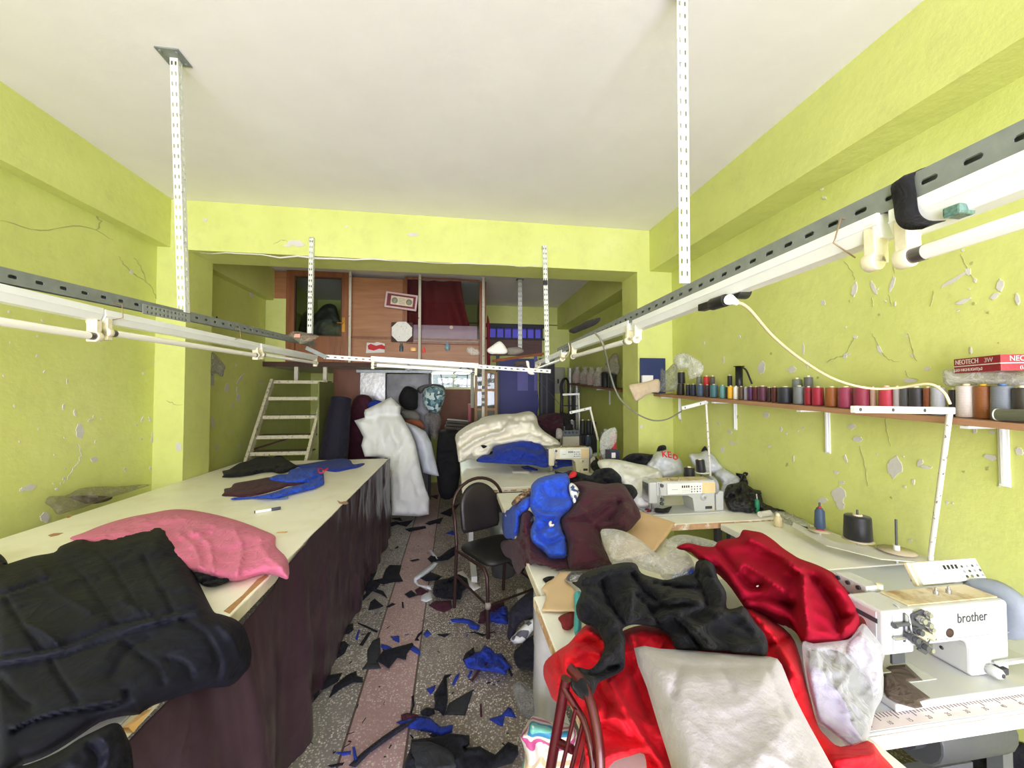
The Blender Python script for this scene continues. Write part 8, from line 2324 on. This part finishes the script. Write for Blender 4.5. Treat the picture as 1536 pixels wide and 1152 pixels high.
scrap('b', [(350, 555), (362, 510), (372, 512), (360, 558)], 'faded blue sliver left of the pink stripe'.replace('left of', 'before'), .005)
scrap('k', [(368, 580), (410, 520), (425, 520), (385, 585)], 'short black strip beside the faded blue sliver', .008)
scrap('k', [(410, 420), (420, 380), (440, 365), (482, 400), (450, 412)], 'black triangle next to the narrow trimmings near the brown cloth', .008)
scrap('k', [(490, 405), (520, 385), (540, 390), (510, 405)], 'thin black flake on the edge of the pink stripe', .006)
scrap('k', [(565, 380), (573, 380), (576, 410), (568, 408)], 'tiny black thread on the pink stripe', .004, step=2)
scrap('k', [(475, 270), (490, 230), (510, 208), (565, 210), (555, 250), (572, 285), (520, 290), (480, 300), (430, 280)], 'broad black scrap at the upper edge of the pink stripe', .015)
scrap('k', [(385, 300), (410, 260), (440, 225), (450, 240), (430, 280), (470, 290), (450, 320), (480, 330), (500, 365), (470, 345), (430, 330), (390, 370), (345, 400), (355, 380), (400, 340)], 'black trimmings tangled beside the broad black scrap', .02, amp=.03, step=2.6)
scrap('k', [(280, 460), (320, 420), (365, 410), (340, 450), (300, 475)], 'black scrap tucked under the edge of the brown cloth', .015)
scrap('k', [(455, 135), (480, 112), (505, 115), (490, 140), (462, 150)], 'black scrap by the far foot of the brown cloth', .03, amp=.02)
scrap('k', [(530, 132), (552, 118), (548, 130)], 'tiny black chip on the floor near the far brown cloth', .004, step=2)
scrap('k', [(580, 42), (610, 35), (675, 27), (680, 38), (600, 54)], 'long black rectangle at the far end of the pink stripe', .004, step=2.4)
scrap('k', [(672, 15), (725, 3), (722, 15), (695, 24)], 'black scrap beside the long black rectangle', .008, step=2.4)
scrap('k', [(500, 15), (540, 5), (560, 15), (520, 30), (498, 35)], 'black scrap at the corner of the cutting table cloth', .02, step=2.4)
scrap('k', [(600, 188), (640, 180), (650, 184), (615, 193)], 'narrow black flake on the pink stripe beyond the white strip', .004, step=2.2)
scrap('w', [(620, 270), (640, 250), (690, 215), (715, 195), (735, 200), (715, 225), (660, 265), (635, 280), (645, 300), (705, 305), (700, 325), (640, 305), (622, 290)], 'long bent white strip beside the metal chair', .02, amp=.015)
scrap('w', [(690, 140), (702, 138), (730, 170), (745, 180), (735, 192), (708, 165)], 'short white strip end knotted with threads near the chair', .018, step=2.6)
scrap('w', [(655, 350), (700, 332), (706, 370), (680, 382), (655, 375)], 'white square scrap at the end of the long white strip', .008)
scrap('k', [(685, 180), (700, 165), (740, 172), (780, 140), (815, 120), (815, 160), (780, 185), (740, 190), (700, 195)], 'black and blue threads tangled round the white strip end', .03, amp=.04, step=2.6)
scrap('k', [(578, 345), (610, 325), (640, 350), (600, 362)], 'black pointed scrap before the white square scrap', .01)
scrap('m', [(625, 325), (650, 310), (688, 330), (660, 350), (640, 350)], 'dark maroon scrap touching the white square scrap', .01)
scrap('k', [(650, 270), (700, 242), (755, 262), (730, 280), (680, 285)], 'black folded scrap beside the bend of the white strip', .02, amp=.02)
scrap('k', [(710, 320), (720, 280), (780, 270), (830, 250), (870, 270), (880, 310), (850, 330), (840, 370), (780, 365), (730, 360), (710, 345)], 'heap of black trimmings under the metal chair', .06, amp=.06, step=2.8)
scrap('m', [(690, 395), (720, 375), (795, 375), (800, 410), (760, 430), (720, 415)], 'maroon scrap by the rear chair leg', .02, amp=.02)
scrap('b', [(792, 460), (850, 455), (890, 465), (930, 490), (920, 512), (885, 505), (870, 480), (800, 475)], 'long blue scrap between the chair legs', .025, amp=.02)
scrap('m', [(920, 480), (930, 430), (980, 395), (1040, 380), (1045, 410), (990, 440), (950, 480)], 'maroon trimmings beside the front chair leg', .03, amp=.03)
scrap('b', [(960, 440), (1000, 400), (1055, 400), (1060, 440), (1060, 485), (1010, 480), (970, 470)], 'blue and black trimmings next to the navy garment', .04, amp=.05, step=2.6)
scrap('k', [(860, 525), (900, 518), (950, 530), (1000, 515), (990, 522), (940, 540), (905, 525)], 'thin black thread across the front chair leg foot', .005, step=2.2)
scrap('b', [(848, 650), (870, 620), (930, 610), (950, 580), (985, 600), (1000, 620), (1030, 620), (1080, 685), (1055, 700), (1050, 720), (980, 705), (930, 700), (870, 690)], 'ruffled blue bundle of offcuts in the open aisle', .05, amp=.05, step=2.6)
scrap('k', [(848, 650), (860, 620), (900, 590), (905, 615), (880, 650), (860, 665)], 'black tuft on the ruffled blue bundle', .03, z=.02, amp=.03, step=2.6)
scrap('k', [(1030, 640), (1045, 640), (1083, 720), (1075, 730)], 'black strip across the corner of the ruffled blue bundle', .01, z=.03, step=2.6)
scrap('m', [(885, 745), (930, 680), (965, 650), (975, 665), (940, 690), (895, 752)], 'dark maroon strip slanting from the ruffled blue bundle', .012, z=.02)
scrap('b', [(870, 730), (885, 698), (896, 702), (880, 736)], 'little blue strip under the ruffled bundle', .006, step=2.4)
scrap('b', [(798, 765), (815, 725), (835, 710), (830, 730), (808, 770)], 'narrow blue strip beside the winged black scrap', .006, step=2.6)
scrap('g', [(765, 905), (785, 850), (900, 785), (860, 908), (800, 905)], 'charcoal wing shaped scrap in the near aisle', .008)
scrap('k', [(715, 810), (750, 750), (765, 720), (800, 715), (775, 735), (780, 830), (775, 870), (760, 912), (740, 890), (715, 880), (720, 850)], 'black winged scrap standing beside the charcoal wing', .05, amp=.03)
scrap('b', [(680, 785), (700, 775), (725, 765), (715, 795), (698, 812)], 'small blue corner under the winged black scrap', .006)
scrap('b', [(540, 940), (600, 915), (650, 910), (700, 920), (745, 960), (805, 950), (800, 985), (750, 1005), (690, 985), (610, 970)], 'broad bright blue scrap in the near aisle', .02, amp=.015)
scrap('m', [(560, 905), (590, 895), (650, 905), (600, 930), (565, 930)], 'dark maroon scrap at the corner of the broad blue scrap', .008, z=.012)
scrap('n', [(318, 1140), (380, 1080), (470, 1010), (560, 950), (640, 910), (655, 915), (600, 955), (520, 1010), (420, 1080), (350, 1150)], 'long navy strap running across the pink stripe', .02, z=.014, amp=.008)
scrap('k', [(650, 890), (680, 870), (715, 875), (720, 900), (690, 912), (660, 908)], 'black knot at the end of the long navy strap', .04, amp=.03, step=2.6)
scrap('m', [(928, 855), (937, 852), (940, 915), (930, 915)], 'short dark strip standing alone in the near aisle', .006, step=2.4)
scrap('b', [(970, 925), (1030, 905), (1060, 868), (1075, 875), (1100, 920), (1045, 910), (1035, 960), (1010, 950)], 'blue bow tie shaped scrap near the clear plastic sheet', .008, step=2.6)
scrap('b', [(255, 1080), (330, 1072), (328, 1088), (295, 1095)], 'small blue flake on the pink stripe near the strap end', .005, step=2.6)
scrap('b', [(335, 1055), (348, 1052), (362, 1115), (345, 1130)], 'small blue sliver crossing the strap end', .006, z=.02, step=2.6)
scrap('k', [(220, 1140), (300, 1125), (290, 1140), (240, 1150)], 'thin black curl beside the strap end', .006, step=2.6)
scrap('k', [(560, 1180), (605, 1060), (610, 1020), (700, 1010), (780, 990), (880, 1000), (880, 1040), (860, 1060), (930, 1050), (960, 1070), (1000, 1090), (1030, 1060), (1060, 1030), (1105, 1050), (1108, 1090), (1080, 1130), (1010, 1150), (960, 1180)], 'big black heap of cloth lying at the near end of the aisle', .07, amp=.05, step=4, size=.12)
scrap('g', [(610, 1080), (612, 1030), (700, 1030), (770, 1060), (810, 1090), (830, 1150), (690, 1180), (630, 1160)], 'charcoal piece on top of the near black heap', .03, z=.065, amp=.02, step=4, size=.12)
scrap('k', [(610, 820), (622, 812), (625, 860), (612, 900), (605, 895), (616, 860)], 'curled black thread above the long navy strap', .006, step=2.2)
scrap('k', [(690, 1000), (715, 985), (740, 1010), (725, 1012)], 'tiny black corner under the broad blue scrap', .005, step=2.6)
for i, (pts, kd, lab) in enumerate([([(660, 770), (690, 755), (676, 775)], 'k', 'black scrap beside the big white table corner'), ([(640, 783), (665, 776), (660, 786)], 'k', 'black flake beyond the metal chair'), ([(655, 720), (668, 714), (672, 724), (660, 728)], 'w', 'white scrap by the weathered plank'),
         ([(668, 722), (690, 718), (694, 726), (676, 729)], 'w', 'second white scrap nearer the big white table'), ([(645, 744), (658, 742), (656, 749)], 'm', 'reddish chip beside the big wadding sheet'), ([(590, 785), (620, 780), (610, 790)], 'k', 'black flake at the foot of the big wadding sheet'),
         ([(586, 778), (600, 776), (604, 782)], 'k', 'second black flake touching the big wadding sheet'), ([(668, 800), (680, 795), (682, 803)], 'b', 'small blue chip behind the chair back')]):
 scrap(kd, pts, lab, .01, 2.4, conv=None)
cr = MB()
rr = random.Random(21)
for k in range(150):
 x, y = rr.uniform(-.66, .3), rr.uniform(1.3, 4.6)
 a = rr.random() * 6.3
 L_, w2 = rr.uniform(.004, .018), rr.uniform(.001, .004)
 c_, s_ = math.cos(a), math.sin(a)
 z = .0012
 q = [(-L_, -w2), (L_, -w2 * rr.random()), (L_ * .8, w2), (-L_ * .6, w2)]
 pl = [(x + u * c_ - v * s_, y + u * s_ + v * c_) for u, v in q]
 cr.prism(pl, (0, 0, z), (1, 0, 0), (0, 1, 0), .0012, rr.choice([0, 0, 0, 1, 2]))
o = cr.build('thread_clippings', [M_BLK, M_BLUED, M_MAROON])
tag(o, 'tiny thread clippings sprinkled over the terrazzo floor', 'clippings', None, 'stuff')
